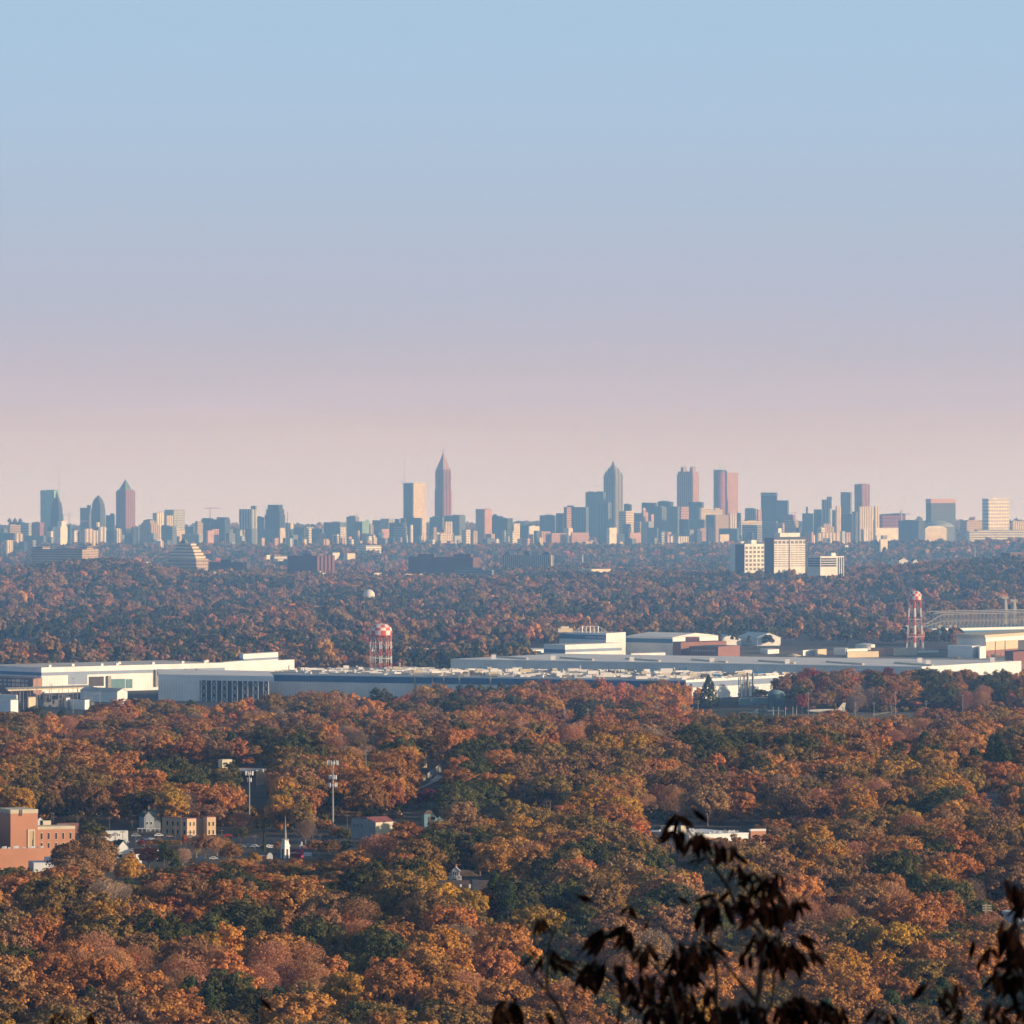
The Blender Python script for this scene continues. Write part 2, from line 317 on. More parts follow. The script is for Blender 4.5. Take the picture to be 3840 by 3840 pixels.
# class: word for the colour, leaf colours, species
CLS = {
 'R': ('rust brown', (.27, .122, .04), (.74, .325, .088), 'oak'),
 'B': ('dull brown', (.21, .115, .05), (.55, .295, .12), 'oak'),
 'O': ('olive brown', (.16, .108, .034), (.48, .275, .072), 'oak'),
 'Y': ('golden', (.34, .175, .035), (.74, .385, .06), 'oak'),
 'F': ('bright orange', (.60, .245, .045), (.90, .43, .085), 'maple'),
 'E': ('red orange', (.50, .17, .055), (.82, .31, .11), 'maple'),
 'C': ('crimson', (.20, .035, .03), (.40, .07, .05), 'maple'),
 'P': ('pinkish half bare', (.34, .165, .085), (.62, .30, .15), 'bare'),
 'W': ('grey nearly bare', (.28, .18, .12), (.50, .34, .24), 'bare'),
 'G': ('dark green', (.045, .058, .022), (.19, .165, .048), 'oak'),
 'N': ('dark green', (.024, .044, .02), (.10, .12, .042), 'pine'),
}
def unit(n):
    v = rng.normal(size=(n, 3)); return v / np.linalg.norm(v, axis=1)[:, None]
def quads(c, nrm, size, stretch=1.0, axis=None):
    n = len(c); a = unit(n) if axis is None else axis
    t = np.cross(nrm, a); t /= np.linalg.norm(t, axis=1)[:, None] + 1e-9; b = np.cross(nrm, t)
    if axis is not None: b = axis; 
    s = (size * rng.uniform(.6, 1.25, n))[:, None]
    t = t * s; b = b * s * stretch
    q = np.stack([c - t - b * .7, c + t - b, c + t * .8 + b, c - t * .9 + b * .8], 1)
    return q.reshape(-1, 3)
def crown_arrays(species, seed, nclump, nleaf, size):
    global rng
    rng = np.random.default_rng(seed)
    C = []; LV = []
    if species in ('oak', 'maple'):
        rad = np.array([8.2, 8.2, 6.4]) if species == 'oak' else np.array([5.6, 5.6, 7.0]); cz = 11.2 if species == 'oak' else 10.5
        rad = rad * rng.uniform(.88, 1.14, 3)
        d = unit(nclump * 3); d = d[d[:, 2] > -.55][:nclump]
        lob = unit(5); bump = 1 + .30 * np.max(d @ lob.T, axis=1) ** 3 - .22 * rng.random(len(d))
        cc = d * rad * (bump * rng.uniform(.6, 1.0, len(d)) ** .8)[:, None]
        for k in range(len(cc)):
            cr = rng.uniform(1.0, 2.1) * (1.6 if nclump < 60 else 1) * (1.0 if species == 'oak' else .8)
            dd = unit(nleaf); out = d[k] * rad; out /= np.linalg.norm(out); dd = dd + out * .75 + np.array([0, 0, .25]); dd /= np.linalg.norm(dd, axis=1)[:, None]
            p = cc[k] + dd * cr * rng.uniform(.55, 1.3, nleaf)[:, None] * np.array([1, 1, .8])
            nn = dd + unit(nleaf) * .55; nn /= np.linalg.norm(nn, axis=1)[:, None]
            C.append(quads(p, nn, size)); LV.append(np.clip(rng.random() * .5 + rng.random(nleaf) * .3 + .1, 0, 1))
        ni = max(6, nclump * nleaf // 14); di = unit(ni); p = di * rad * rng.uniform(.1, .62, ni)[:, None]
        C.append(quads(p, unit(ni), size * 2.2)); LV.append(np.zeros(ni)); off = np.array([0, 0, cz])  # inner leaves all take the darkest tone: crown shade put into the colour
        C = [c + off for c in C]
    elif species == 'pine':
        for k in range(nclump):
            h = rng.uniform(0, 1) ** .8; z = 5.5 + h * 14; r = (1 - h) ** .7 * 5.2 + .5; a = rng.uniform(0, 6.283)
            rr = r * rng.uniform(.45, 1); c = np.array([math.cos(a) * rr, math.sin(a) * rr, z])
            dd = unit(nleaf) * np.array([1, 1, .55]) + np.array([math.cos(a) * .5, math.sin(a) * .5, .35]); dd /= np.linalg.norm(dd, axis=1)[:, None]
            p = c + dd * rng.uniform(1.0, 1.9) * rng.uniform(.7, 1.1, nleaf)[:, None]
            nn = dd + unit(nleaf) * .5; nn /= np.linalg.norm(nn, axis=1)[:, None]
            C.append(quads(p, nn, size * .85)); LV.append(np.clip(rng.random() * .6 + rng.random(nleaf) * .4, 0, 1))
    else:   # half bare: a vase of fine upright twigs with a veil of leaves
        n = nclump * nleaf; a = rng.uniform(0, 6.283, n); t = rng.uniform(0, 1, n) ** .6
        u = rng.uniform(0, 1, n) ** .5
        rr = u * (2.2 + 4.6 * np.sin(np.clip(t, 0, 1) * 2.3)); z = 4.5 + t * 13.5 - 2.6 * u ** 2 + .8 * np.sin(a * 5 + seed)
        p = np.stack([np.cos(a) * rr, np.sin(a) * rr, z], 1)
        ax = np.stack([np.cos(a) * u * .7, np.sin(a) * u * .7, np.ones(n)], 1) + unit(n) * .3; ax /= np.linalg.norm(ax, axis=1)[:, None]
        nn = np.stack([np.cos(a), np.sin(a), np.full(n, .3)], 1) + unit(n) * .6
        nn -= ax * np.sum(nn * ax, 1)[:, None]; nn /= np.linalg.norm(nn, axis=1)[:, None]
        h = n // 2
        C.append(quads(p[:h], nn[:h], size * .2, 5.0, ax[:h])); C.append(quads(p[h:], nn[h:], size * .55)); LV.append(rng.random(n))
    return np.concatenate(C), np.concatenate(LV)
def trunk_mb(species, seed):
    r = random.Random(seed); mb = MB(); top = {'oak': 9, 'maple': 9, 'pine': 17, 'bare': 6}[species]; w = .42 if species != 'pine' else .3
    mb.tube((0, 0, -2), (0, 0, 2.5), w * 1.25, w, 6); mb.tube((0, 0, 2.5), (r.uniform(-.4, .4), r.uniform(-.4, .4), top), w, .14, 6)
    if species == 'pine': return mb
    nb = 8 if species == 'bare' else 6
    for k in range(nb):
        a = 6.283 * k / nb + r.uniform(-.3, .3); z0 = r.uniform(3, top * .8); L = r.uniform(4.5, 6.5) * (1 if species != 'maple' else .75); up = r.uniform(4, 8)
        p = (math.cos(a) * L * .5, math.sin(a) * L * .5, z0 + up * .55); q = (math.cos(a) * L, math.sin(a) * L, z0 + up)
        mb.tube((0, 0, z0), p, .2, .13, 4); mb.tube(p, q, .13, .05, 4)
        for j in range(3 if species == 'bare' else 2):
            b = a + r.uniform(-.9, .9); q2 = (p[0] + math.cos(b) * 2.6, p[1] + math.sin(b) * 2.6, p[2] + r.uniform(2.5, 5)); mb.tube(p, q2, .1, .035, 3)
    return mb
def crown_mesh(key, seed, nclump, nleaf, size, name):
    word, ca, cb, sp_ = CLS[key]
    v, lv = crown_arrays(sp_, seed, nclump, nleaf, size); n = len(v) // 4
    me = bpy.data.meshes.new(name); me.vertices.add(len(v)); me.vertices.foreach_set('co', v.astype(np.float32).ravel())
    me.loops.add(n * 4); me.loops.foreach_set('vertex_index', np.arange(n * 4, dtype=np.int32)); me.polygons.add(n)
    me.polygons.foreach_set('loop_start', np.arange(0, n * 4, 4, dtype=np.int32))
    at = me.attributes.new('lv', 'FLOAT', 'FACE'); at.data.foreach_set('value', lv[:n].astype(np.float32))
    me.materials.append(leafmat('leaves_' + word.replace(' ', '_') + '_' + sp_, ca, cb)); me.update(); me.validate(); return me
KEYS = list(CLS)
NV = 3
def trunk_mesh(key, seed):
    sp_ = CLS[key][3]; mb = trunk_mb(sp_, seed); me = bpy.data.meshes.new('trunk'); me.from_pydata(mb.v, [], mb.f); me.materials.append(M['barkpale'] if key in 'PW' else M['bark']); me.update(); return me
CR0 = {}; TK = {}
for i, k in enumerate(KEYS):
    for j in range(NV):
        spc = CLS[k][3]
        nc, nl = {'oak': (110, 46), 'maple': (76, 46), 'pine': (74, 42), 'bare': (64, 70)}[spc]
        CR0[k, j] = crown_mesh(k, 100 + i * 7 + j, nc, nl, .31 if spc != 'bare' else .36, 'crown'); TK[k, j] = trunk_mesh(k, 300 + i * 5 + j)
def joined(a, b, name):
    me = bpy.data.meshes.new(name); va = [tuple(v.co) for v in a.vertices]; n = len(va)
    fa = [tuple(p.vertices) for p in a.polygons]
    vb = [tuple(v.co) for v in b.vertices] if b else []; fb = [tuple(i + n for i in p.vertices) for p in b.polygons] if b else []
    me.from_pydata(va + vb, [], fa + fb); me.materials.append(a.materials[0])
    if b: me.materials.append(b.materials[0]); me.polygons.foreach_set('material_index', [0] * len(fa) + [1] * len(fb))
    at = me.attributes.new('lv', 'FLOAT', 'FACE'); vals = np.zeros(len(fa), dtype=np.float32); a.attributes['lv'].data.foreach_get('value', vals)
    at.data.foreach_set('value', np.concatenate([vals, np.zeros(len(fb), dtype=np.float32)])); me.update(); return me
def sources(lod):
    col = bpy.data.collections.new(f'tree_sources_{lod}')
    for i, k in enumerate(KEYS):
        for j in range(NV):
            spc = CLS[k][3]
            if lod == 0: me = joined(CR0[k, j], TK[k, j], 'woodland_tree')
            elif lod == 1:
                nc, nl = {'oak': (26, 22), 'maple': (22, 20), 'pine': (26, 16), 'bare': (24, 26)}[spc]; me = crown_mesh(k, 500 + i * 7 + j, nc, nl, 1.05 if spc != 'bare' else 1.2, 'woodland_tree')
            else: me = crown_mesh(k, 700 + i * 7 + j, 11, 9, 2.5, 'woodland_tree')
            o = bpy.data.objects.new(f'woodland_tree_{i:02d}_{j}', me); col.objects.link(o)
    return col
def scatter(name, pts, lod, label):
    """pts: rows x, y, z, class index, variant, rotation, scale xy, scale z"""
    a = np.array(pts); n = len(a); me = bpy.data.meshes.new(name); me.vertices.add(n); me.vertices.foreach_set('co', a[:, :3].astype(np.float32).ravel())
    t = me.attributes.new('idx', 'INT', 'POINT'); t.data.foreach_set('value', (a[:, 3] * NV + a[:, 4]).astype(np.int32))
    t = me.attributes.new('rot', 'FLOAT_VECTOR', 'POINT'); t.data.foreach_set('vector', np.stack([a[:, 5] * 0, a[:, 5] * 0, a[:, 5]], 1).astype(np.float32).ravel())
    t = me.attributes.new('scl', 'FLOAT_VECTOR', 'POINT'); t.data.foreach_set('vector', np.stack([a[:, 6], a[:, 6], a[:, 7]], 1).astype(np.float32).ravel())
    me.update(); o = bpy.data.objects.new(name, me); COL.objects.link(o)
    ng = bpy.data.node_groups.new('scatter_' + name, 'GeometryNodeTree')
    ng.interface.new_socket('Geometry', in_out='INPUT', socket_type='NodeSocketGeometry'); ng.interface.new_socket('Geometry', in_out='OUTPUT', socket_type='NodeSocketGeometry')
    gi = ng.nodes.new('NodeGroupInput'); go = ng.nodes.new('NodeGroupOutput'); ip = ng.nodes.new('GeometryNodeInstanceOnPoints'); ci = ng.nodes.new('GeometryNodeCollectionInfo')
    ci.inputs['Collection'].default_value = sources(lod); ci.inputs['Separate Children'].default_value = True; ci.inputs['Reset Children'].default_value = True
    ip.inputs['Pick Instance'].default_value = True
    def na(nm, ty):
        x = ng.nodes.new('GeometryNodeInputNamedAttribute'); x.data_type = ty; x.inputs['Name'].default_value = nm; return x.outputs[0]
    L = ng.links.new; L(gi.outputs[0], ip.inputs['Points']); L(ci.outputs[0], ip.inputs['Instance']); L(na('idx', 'INT'), ip.inputs['Instance Index'])
    er = ng.nodes.new('FunctionNodeEulerToRotation'); L(na('rot', 'FLOAT_VECTOR'), er.inputs[0]); L(er.outputs[0], ip.inputs['Rotation']); L(na('scl', 'FLOAT_VECTOR'), ip.inputs['Scale']); L(ip.outputs[0], go.inputs[0])
    md = o.modifiers.new('scatter', 'NODES'); md.node_group = ng
    return tag(o, label, 'woodland', kind='stuff')

# colour zones of the near wood: crown centre in photo pixels, radii, classes
ZONES = [
 (330, 3690, 150, 90, 'PRP'), (640, 3700, 290, 95, 'PPPE'), (100, 3760, 130, 80, 'FR'), (60, 3640, 90, 60, 'WG'), (200, 3580, 130, 60, 'RP'),
 (320, 3530, 160, 90, 'OYO'), (130, 3490, 130, 70, 'BYO'), (300, 3800, 120, 40, 'NG'), (620, 3810, 260, 40, 'NGN'), (960, 3810, 160, 45, 'NGO'), (640, 3660, 60, 25, 'N'), (720, 3610, 60, 50, 'N'), (1150, 3830, 100, 40, 'NG'),
 (560, 3480, 230, 50, 'RB'), (650, 3540, 130, 55, 'GGO'), (900, 3540, 160, 55, 'GOG'), (760, 3600, 140, 50, 'FY'), (1000, 3620, 160, 50, 'PR'), (1130, 3570, 100, 50, 'GN'), (1180, 3490, 130, 60, 'BR'),
 (1130, 3700, 200, 80, 'EPP'), (1250, 3740, 80, 60, 'FY'), (1290, 3530, 90, 60, 'PE'), (1400, 3620, 110, 45, 'G'), (1530, 3580, 120, 35, 'CEC'), (1640, 3580, 60, 40, 'FY'), (1500, 3680, 90, 50, 'FR'), (1560, 3770, 170, 90, 'RFR'),
 (1420, 3720, 100, 60, 'CR'), (1340, 3800, 90, 60, 'FE'), (1740, 3650, 120, 70, 'RF'), (1800, 3560, 60, 40, 'EC'), (1850, 3620, 100, 50, 'CR'), (1900, 3750, 150, 90, 'PRP'), (2050, 3680, 100, 50, 'GN'), (1980, 3610, 90, 40, 'FR'), (2000, 3540, 110, 50, 'OY'),
 (1680, 3360, 120, 70, 'YOY'), (1740, 3450, 70, 60, 'YO'), (1560, 3440, 100, 80, 'OB'), (1410, 3420, 90, 80, 'OG'), (1590, 3230, 90, 70, 'OG'), (1420, 3170, 130, 80, 'RRE'), (1470, 3500, 60, 50, 'R'),
 (1900, 3420, 70, 120, 'NG'), (2000, 3450, 120, 80, 'GGB'), (2150, 3520, 130, 60, 'G'), (2190, 3160, 160, 50, 'O'), (1900, 3170, 130, 60, 'YO'), (2010, 3160, 90, 60, 'YO'), (1880, 3250, 50, 50, 'R'),
 (2350, 3365, 110, 26, 'FY'), (2560, 3370, 130, 30, 'FE'), (2180, 3340, 80, 50, 'R'), (2350, 3260, 150, 60, 'OG'), (2440, 3180, 60, 30, 'E'), (2560, 3260, 80, 80, 'W'), (2640, 3330, 130, 40, 'GO'),
 (2290, 3400, 100, 70, 'BO'), (2700, 3450, 120, 60, 'OB'), (2900, 3430, 80, 50, 'R'), (3000, 3520, 160, 90, 'PBP'), (3060, 3240, 110, 90, 'OY'), (3230, 3230, 110, 70, 'PRB'), (3330, 3230, 120, 60, 'RP'), (3260, 3310, 50, 40, 'E'), (3130, 3400, 90, 30, 'CB'),
 (3230, 3390, 80, 50, 'R'), (3560, 3410, 90, 70, 'OGY'), (3640, 3250, 140, 80, 'E R'.replace(' ', '')), (3760, 3230, 120, 90, 'BO'), (3480, 3270, 90, 70, 'GB'), (3400, 3500, 160, 60, 'RP'), (3560, 3520, 120, 40, 'PB'), (3700, 3510, 130, 50, 'GP'),
 (3460, 3620, 80, 50, 'Y'), (3580, 3680, 120, 50, 'RF'), (3250, 3680, 200, 60, 'FRP'), (3050, 3700, 170, 70, 'FYR'), (2900, 3780, 160, 60, 'YRF'), (3300, 3780, 150, 50, 'ER'), (3480, 3750, 120, 50, 'OR'), (3750, 3760, 130, 70, 'FR'), (3500, 3830, 200, 30, 'RGN'), (2700, 3730, 150, 90, 'RPF'), (2400, 3740, 180, 80, 'RPO'),
 (780, 3000, 40, 40, 'C'), (640, 3020, 60, 50, 'RY'), (500, 3010, 130, 50, 'OR'), (380, 2930, 110, 60, 'RE'), (200, 2960, 160, 60, 'BO'), (60, 3010, 60, 40, 'YO'), (700, 2940, 160, 40, 'G'), (150, 2850, 110, 50, 'R'), (460, 2830, 90, 40, 'B'),
 (330, 3270, 120, 90, 'BO'), (120, 3320, 110, 60, 'RB'), (30, 3260, 60, 60, 'GO'), (620, 3290, 60, 50, 'G'), (720, 3320, 130, 50, 'RE'), (860, 3300, 60, 50, 'G'), (560, 3330, 90, 30, 'O'), (250, 3390, 130, 50, 'O'), (420, 3390, 100, 50, 'W'), (580, 3390, 80, 40, 'P'), (800, 3390, 130, 60, 'RB'),
 (1180, 3330, 110, 50, 'FY'), (1100, 3250, 200, 50, 'RO'), (1000, 3300, 90, 60, 'R'), (1030, 3060, 60, 60, 'OY'), (980, 3020, 50, 40, 'E'), (1120, 2880, 120, 60, 'OG'), (1000, 2870, 60, 70, 'G'), (1300, 2950, 60, 50, 'R'), (1440, 3000, 110, 60, 'R'), (1380, 2830, 110, 60, 'PW'),
 (1520, 2780, 140, 60, 'BR'), (1700, 3000, 130, 70, 'G'), (1850, 2780, 110, 60, 'RP'), (1750, 2880, 110, 60, 'G'), (2060, 2790, 90, 40, 'F'), (2150, 2770, 60, 40, 'P'), (2260, 2760, 60, 50, 'R'), (2130, 2930, 200, 80, 'OB'), (2330, 2870, 110, 60, 'OY'), (2520, 2860, 110, 60, 'OB'), (2740, 2910, 60, 40, 'E'),
 (2280, 3010, 100, 50, 'OR'), (2300, 3070, 110, 50, 'YR'), (2430, 3030, 90, 40, 'P'), (2600, 2950, 100, 70, 'BG'), (2680, 2800, 130, 80, 'GO'), (2870, 2790, 100, 80, 'GO'), (3000, 2800, 120, 70, 'GRO'), (3160, 2920, 90, 50, 'R'), (3290, 2790, 80, 40, 'F'), (3420, 2770, 90, 60, 'P'), (3560, 2790, 130, 70, 'PRB'), (3720, 2850, 80, 60, 'N'),
 (3500, 2950, 170, 60, 'YO'), (3290, 2900, 60, 30, 'F'), (3140, 2970, 90, 40, 'O'), (3200, 3020, 150, 30, 'PR'), (3480, 3050, 160, 40, 'G'), (3560, 3010, 100, 30, 'YO'), (3100, 3110, 150, 40, 'RF'), (3300, 3110, 110, 40, 'O'), (3440, 3150, 110, 30, 'PR'),
 (30, 2720, 70, 50, 'RO'), (170, 2740, 70, 50, 'F'), (200, 2690, 110, 30, 'NG'), (330, 2690, 70, 40, 'RC'), (450, 2690, 80, 40, 'FR'), (560, 2690, 100, 50, 'FO'), (640, 2650, 70, 30, 'CR'), (740, 2640, 70, 30, 'OY'), (860, 2670, 130, 40, 'FEF'), (950, 2660, 60, 30, 'E'), (1050, 2680, 130, 30, 'FO'), (1200, 2630, 90, 30, 'FR'), (1370, 2660, 60, 40, 'F'),
 (1500, 2600, 110, 30, 'CR'), (1600, 2580, 80, 25, 'NG'), (1660, 2570, 50, 25, 'E'), (1750, 2560, 90, 25, 'FR'), (1870, 2560, 70, 25, 'F'), (1550, 2660, 80, 40, 'E'), (1400, 2720, 110, 40, 'F'), (1700, 2650, 250, 50, 'GNB'), (2000, 2560, 120, 30, 'F'), (2150, 2550, 110, 25, 'FY'), (2260, 2560, 100, 40, 'FE'), (2380, 2560, 120, 30, 'GR'),
 (2100, 2630, 200, 40, 'RB'), (2300, 2640, 110, 40, 'E'), (2500, 2560, 60, 50, 'N'), (2510, 2640, 70, 60, 'F'), (2300, 2720, 200, 40, 'EGR'), (2430, 2710, 70, 30, 'F'), (2560, 2720, 60, 40, 'E'),
 (3000, 2540, 70, 40, 'CR'), (3090, 2520, 40, 30, 'F'), (3020, 2620, 100, 50, 'CGB'), (3180, 2540, 70, 30, 'GR'), (3300, 2550, 130, 30, 'CR'), (3350, 2620, 100, 30, 'RB'), (3240, 2620, 40, 50, 'W'), (3480, 2620, 90, 50, 'G'), (3620, 2580, 70, 40, 'RB'), (3560, 2540, 60, 30, 'RO'), (3700, 2600, 130, 50, 'G'), (3680, 2640, 80, 50, 'P'), (3800, 2560, 80, 40, 'BR'),
 (3430, 2680, 80, 30, 'R'), (3590, 2680, 60, 30, 'F'), (3800, 2700, 80, 40, 'FY'), (3700, 2740, 60, 30, 'F'), (3400, 2730, 60, 30, 'EF'), (3000, 2720, 110, 40, 'OR'), (2700, 2730, 100, 40, 'BR'), (2820, 2710, 90, 30, 'FO'), (2930, 2690, 60, 30, 'R'),
]
def zone_class(px, py, r):
    c = [(((px - x) / a) ** 2 + ((py - y) / b) ** 2, k) for x, y, a, b, k in ZONES if abs(px - x) < a * 1.15 and abs(py - y) < b * 1.15]
    c = [t for t in c if t[0] < 1.25]
    if c and r.random() < .9: return r.choice(min(c)[1])
    return r.choices('RBOYFECPWGN', (26, 20, 16, 4, 5, 4, .5, 6, 4, 11, 4))[0]
# clearings: rectangles of the ground in photo pixels (x0, x1, y0, y1)
CLEAR = CLEARINGS
def cleared(px, py): return any(a < px < b and c < py < e for a, b, c, e in CLEAR)
def dmax(px): return float(np.interp(px, [-400, 330, 345, 1000, 1700, 2050, 2560, 2600, 2640, 2930, 2950, 3450, 4300], [5870, 5870, 6100, 6170, 6350, 6500, 6530, 6150, 5640, 5640, 5700, 5800, 6050]))
def allowed(px, d, py):
    if cleared(px, py): return False
    if d < 5500: return True
    if 2600 < px < 3000 and 5830 < d < 6430: return False
    if 2955 < px and 6240 < d < 6640: return True
    if 2590 < px < 2960 and 6440 < d < 6560: return (px < 2630 or px > 2900 or 2840 < px < 2870)
    if d < 7330: return d < dmax(px)
    if d > 9050: return not (px > 3380 and d < 9500)
    if px < 1980: return d > 7340 and not (px < 330 and 7900 < d < 8600) and not (1640 < px < 2050 and 7900 < d < 8250) and not (1360 < px < 1650 and 7720 < d < 8150)
    if px < 2700: return d > 8420
    if px < 3370: return d > 8460 and not (2760 < px < 3270 and d < 9120 and math.sin(px * 12.9 + d) < .55)
    return 8450 < d < 8620 and px < 3600
near = []; far = []; dist = []
rr_ = random.Random(5)
FEATURE = [ # px, base py, class, variant, width m, height m, label
 (1290, 3000, 'E', 0, 15, 24, 'blazing orange red maple standing alone behind the tall phone mast with round antenna rings'),
 (1600, 3030, 'C', 1, 13, 12, 'round crimson maple at the foot of the curved hillside retaining wall'),
 (2740, 3000, 'F', 1, 12, 13, 'solitary bright orange maple upslope of the long white flat roofed building'),
 (345, 3190, 'G', 2, 16, 17, 'dense dark green tree between the brick tower building and the low white shop'),
 (490, 3330, 'Y', 0, 15, 14, 'glowing golden orange tree below the white gabled house'),
 (780, 3065, 'C', 0, 13, 13, 'dark crimson maple behind the tan two storey brick building'),
 (583, 2890, 'Y', 1, 7, 8, 'small vivid yellow tree above the pale rooftop penthouse block'),
 (735, 2870, 'F', 2, 10, 13, 'pointed orange maple between two pale rooftop blocks'),
 (300, 3330, 'B', 0, 24, 20, 'very broad brown oak covering the foot of the brick tower building'),
 (1420, 3280, 'P', 0, 24, 22, 'broad half bare reddish tree below the grey hall with a red roof'),
 (1590, 3320, 'O', 1, 22, 18, 'rounded olive oak beside the white cupola house'),
 (1650, 3500, 'Y', 0, 24, 22, 'great golden oak spreading below the white cupola house'),
 (1770, 3510, 'Y', 2, 16, 20, 'golden green oak with a bare trunk at the edge of a dark shadow'),
 (1905, 3500, 'N', 1, 11, 24, 'tall dark cedar standing in front of the large brown roof'),
 (3560, 3520, 'O', 0, 22, 20, 'large olive gold tree left of the sports floodlight'),
 (3460, 3720, 'Y', 1, 16, 18, 'bright yellow oak below the sports floodlight'),
 (1130, 3130, 'O', 1, 17, 17, 'olive tree between the steeple and the tall phone mast'),
 (500, 3660, 'P', 1, 17, 18, 'pale pink vase shaped bare maple low on the slope'),
 (700, 3780, 'P', 2, 22, 20, 'wide rosy bare maple with many upright limbs'),
 (955, 3260, 'Y', 2, 9, 9, 'small golden tree beside the thin dark cypress'),
 (530, 3181, 'C', 0, 5, 5, 'small dark red street tree left of the white canopy roofs'),
 (561, 3179, 'E', 1, 5, 4, 'low red orange shrub tree behind the white canopy roofs'),
 (596, 3178, 'O', 0, 8, 4.5, 'low olive street tree behind the white awning roof'),
 (652, 3178, 'O', 1, 9, 4.5, 'wide low olive street tree in front of the dark pole'),
 (695, 3176, 'E', 0, 5, 7, 'bright red orange street tree before the tan building'),
 (771, 3222, 'B', 1, 14, 14, 'large brown tree in the lower lot right of the small brick shop'),
 (736, 3217, 'W', 0, 12, 13, 'bare grey tree in the lower lot before the small brick shop'),
 (814, 3211, 'P', 1, 10, 11, 'half bare pinkish tree at the right of the lower lot'),
 (842, 3209, 'O', 2, 10, 10, 'olive tree left of the golden street tree in the lot'),
 (903, 3163, 'G', 0, 9, 9, 'green tree left of the thin cypress beside the street'),
 (615, 3257, 'N', 0, 10, 14, 'dark evergreen below the white awning roofs'),
 (633, 3260, 'G', 1, 12, 12, 'second dark green tree below the small white roof'),
 (558, 3255, 'E', 2, 12, 11, 'fiery red tree below the long white canopy roof'),
 (1044, 3202, 'B', 0, 6, 7, 'small brown tree just left of the white steeple'),
 (1145, 3165, 'W', 1, 14, 14, 'wide bare grey tree behind the sail signs'),
 (1182, 3202, 'B', 1, 10, 8, 'brown bushy tree right of the teal awning shop'),
 (1225, 3135, 'R', 1, 9, 9, 'rust round tree left of the foot of the tallest phone mast'),
 (1266, 3159, 'R', 0, 9, 9, 'rust tree right of the foot of the tallest phone mast'),
 (1233, 3218, 'O', 2, 13, 10, 'olive brown tree below the teal awning shop'),
 (1100, 3285, 'R', 2, 12, 9, 'rusty tree directly below the magenta shop wall'),
 (1015, 3285, 'O', 0, 12, 9, 'olive tree below the round white gable'),
 (1290, 3165, 'G', 1, 10, 9, 'green tree between the tallest mast and the grey hall'),
 (868, 3238, 'R', 1, 12, 10, 'rust oak below the golden street tree'),
 (685, 3249, 'W', 2, 11, 10, 'grey bare tree below the small brick shop'),
 (485, 3265, 'F', 1, 9, 9, 'small orange tree below the gabled white house'),
 (80, 3330, 'O', 1, 14, 11, 'olive oak before the low brick building'),
 (20, 3345, 'G', 0, 14, 12, 'dark green oak at the left edge below the low brick building'),
 (190, 3345, 'R', 1, 13, 11, 'rust oak below the white canopy building'),
 (640, 2990, 'R', 0, 18, 18, 'rust oak rising behind the tall grey house'),
 (2930, 3270, 'O', 1, 12, 9, 'low olive oak right of the brick wing'),
 (2480, 3290, 'W', 1, 13, 12, 'pale bare tree before the long white building'),
 (2640, 3300, 'R', 0, 12, 9, 'low rust oak before the brick bay of the long building'),
 (2760, 3300, 'B', 2, 14, 9, 'low brown oak before the right windows of the long building'),
]
def make_tree(x, y, key, var, wid, hgt, rot, label, group):
    base = {'oak': (17.2, 17.6), 'maple': (11.8, 17.5), 'pine': (10.5, 20.0), 'bare': (13.5, 18.0)}[CLS[key][3]]
    nm = {'oak': 'oak_tree', 'maple': 'maple_tree', 'pine': 'pine_tree', 'bare': 'bare_tree'}[CLS[key][3]]
    t = thing(nm, label, {'oak': 'oak tree', 'maple': 'maple tree', 'pine': 'pine tree', 'bare': 'half bare tree'}[CLS[key][3]], (x, y, tz(x, y)), group)
    t.rotation_euler[2] = rot; t.scale = (wid / base[0], wid / base[0], hgt / base[1])
    for nm, me in (('crown', CR0[key, var]), ('trunk', TK[key, var])):
        o = bpy.data.objects.new(nm, me); COL.objects.link(o); o.parent = t
    return t
GRP = {'oak': 'oaks of the near wood', 'maple': 'maples of the near wood', 'pine': 'pines of the near wood', 'bare': 'half bare trees of the near wood'}
feat = []
for px, py, key, var, w, h, lab in FEATURE:
    d = gd(px, py); x, y = P(px, d); make_tree(x, y, key, var, w, h, 1.1 * px, lab, GRP[CLS[key][3]]); feat.append((x, y, w))
cand = []
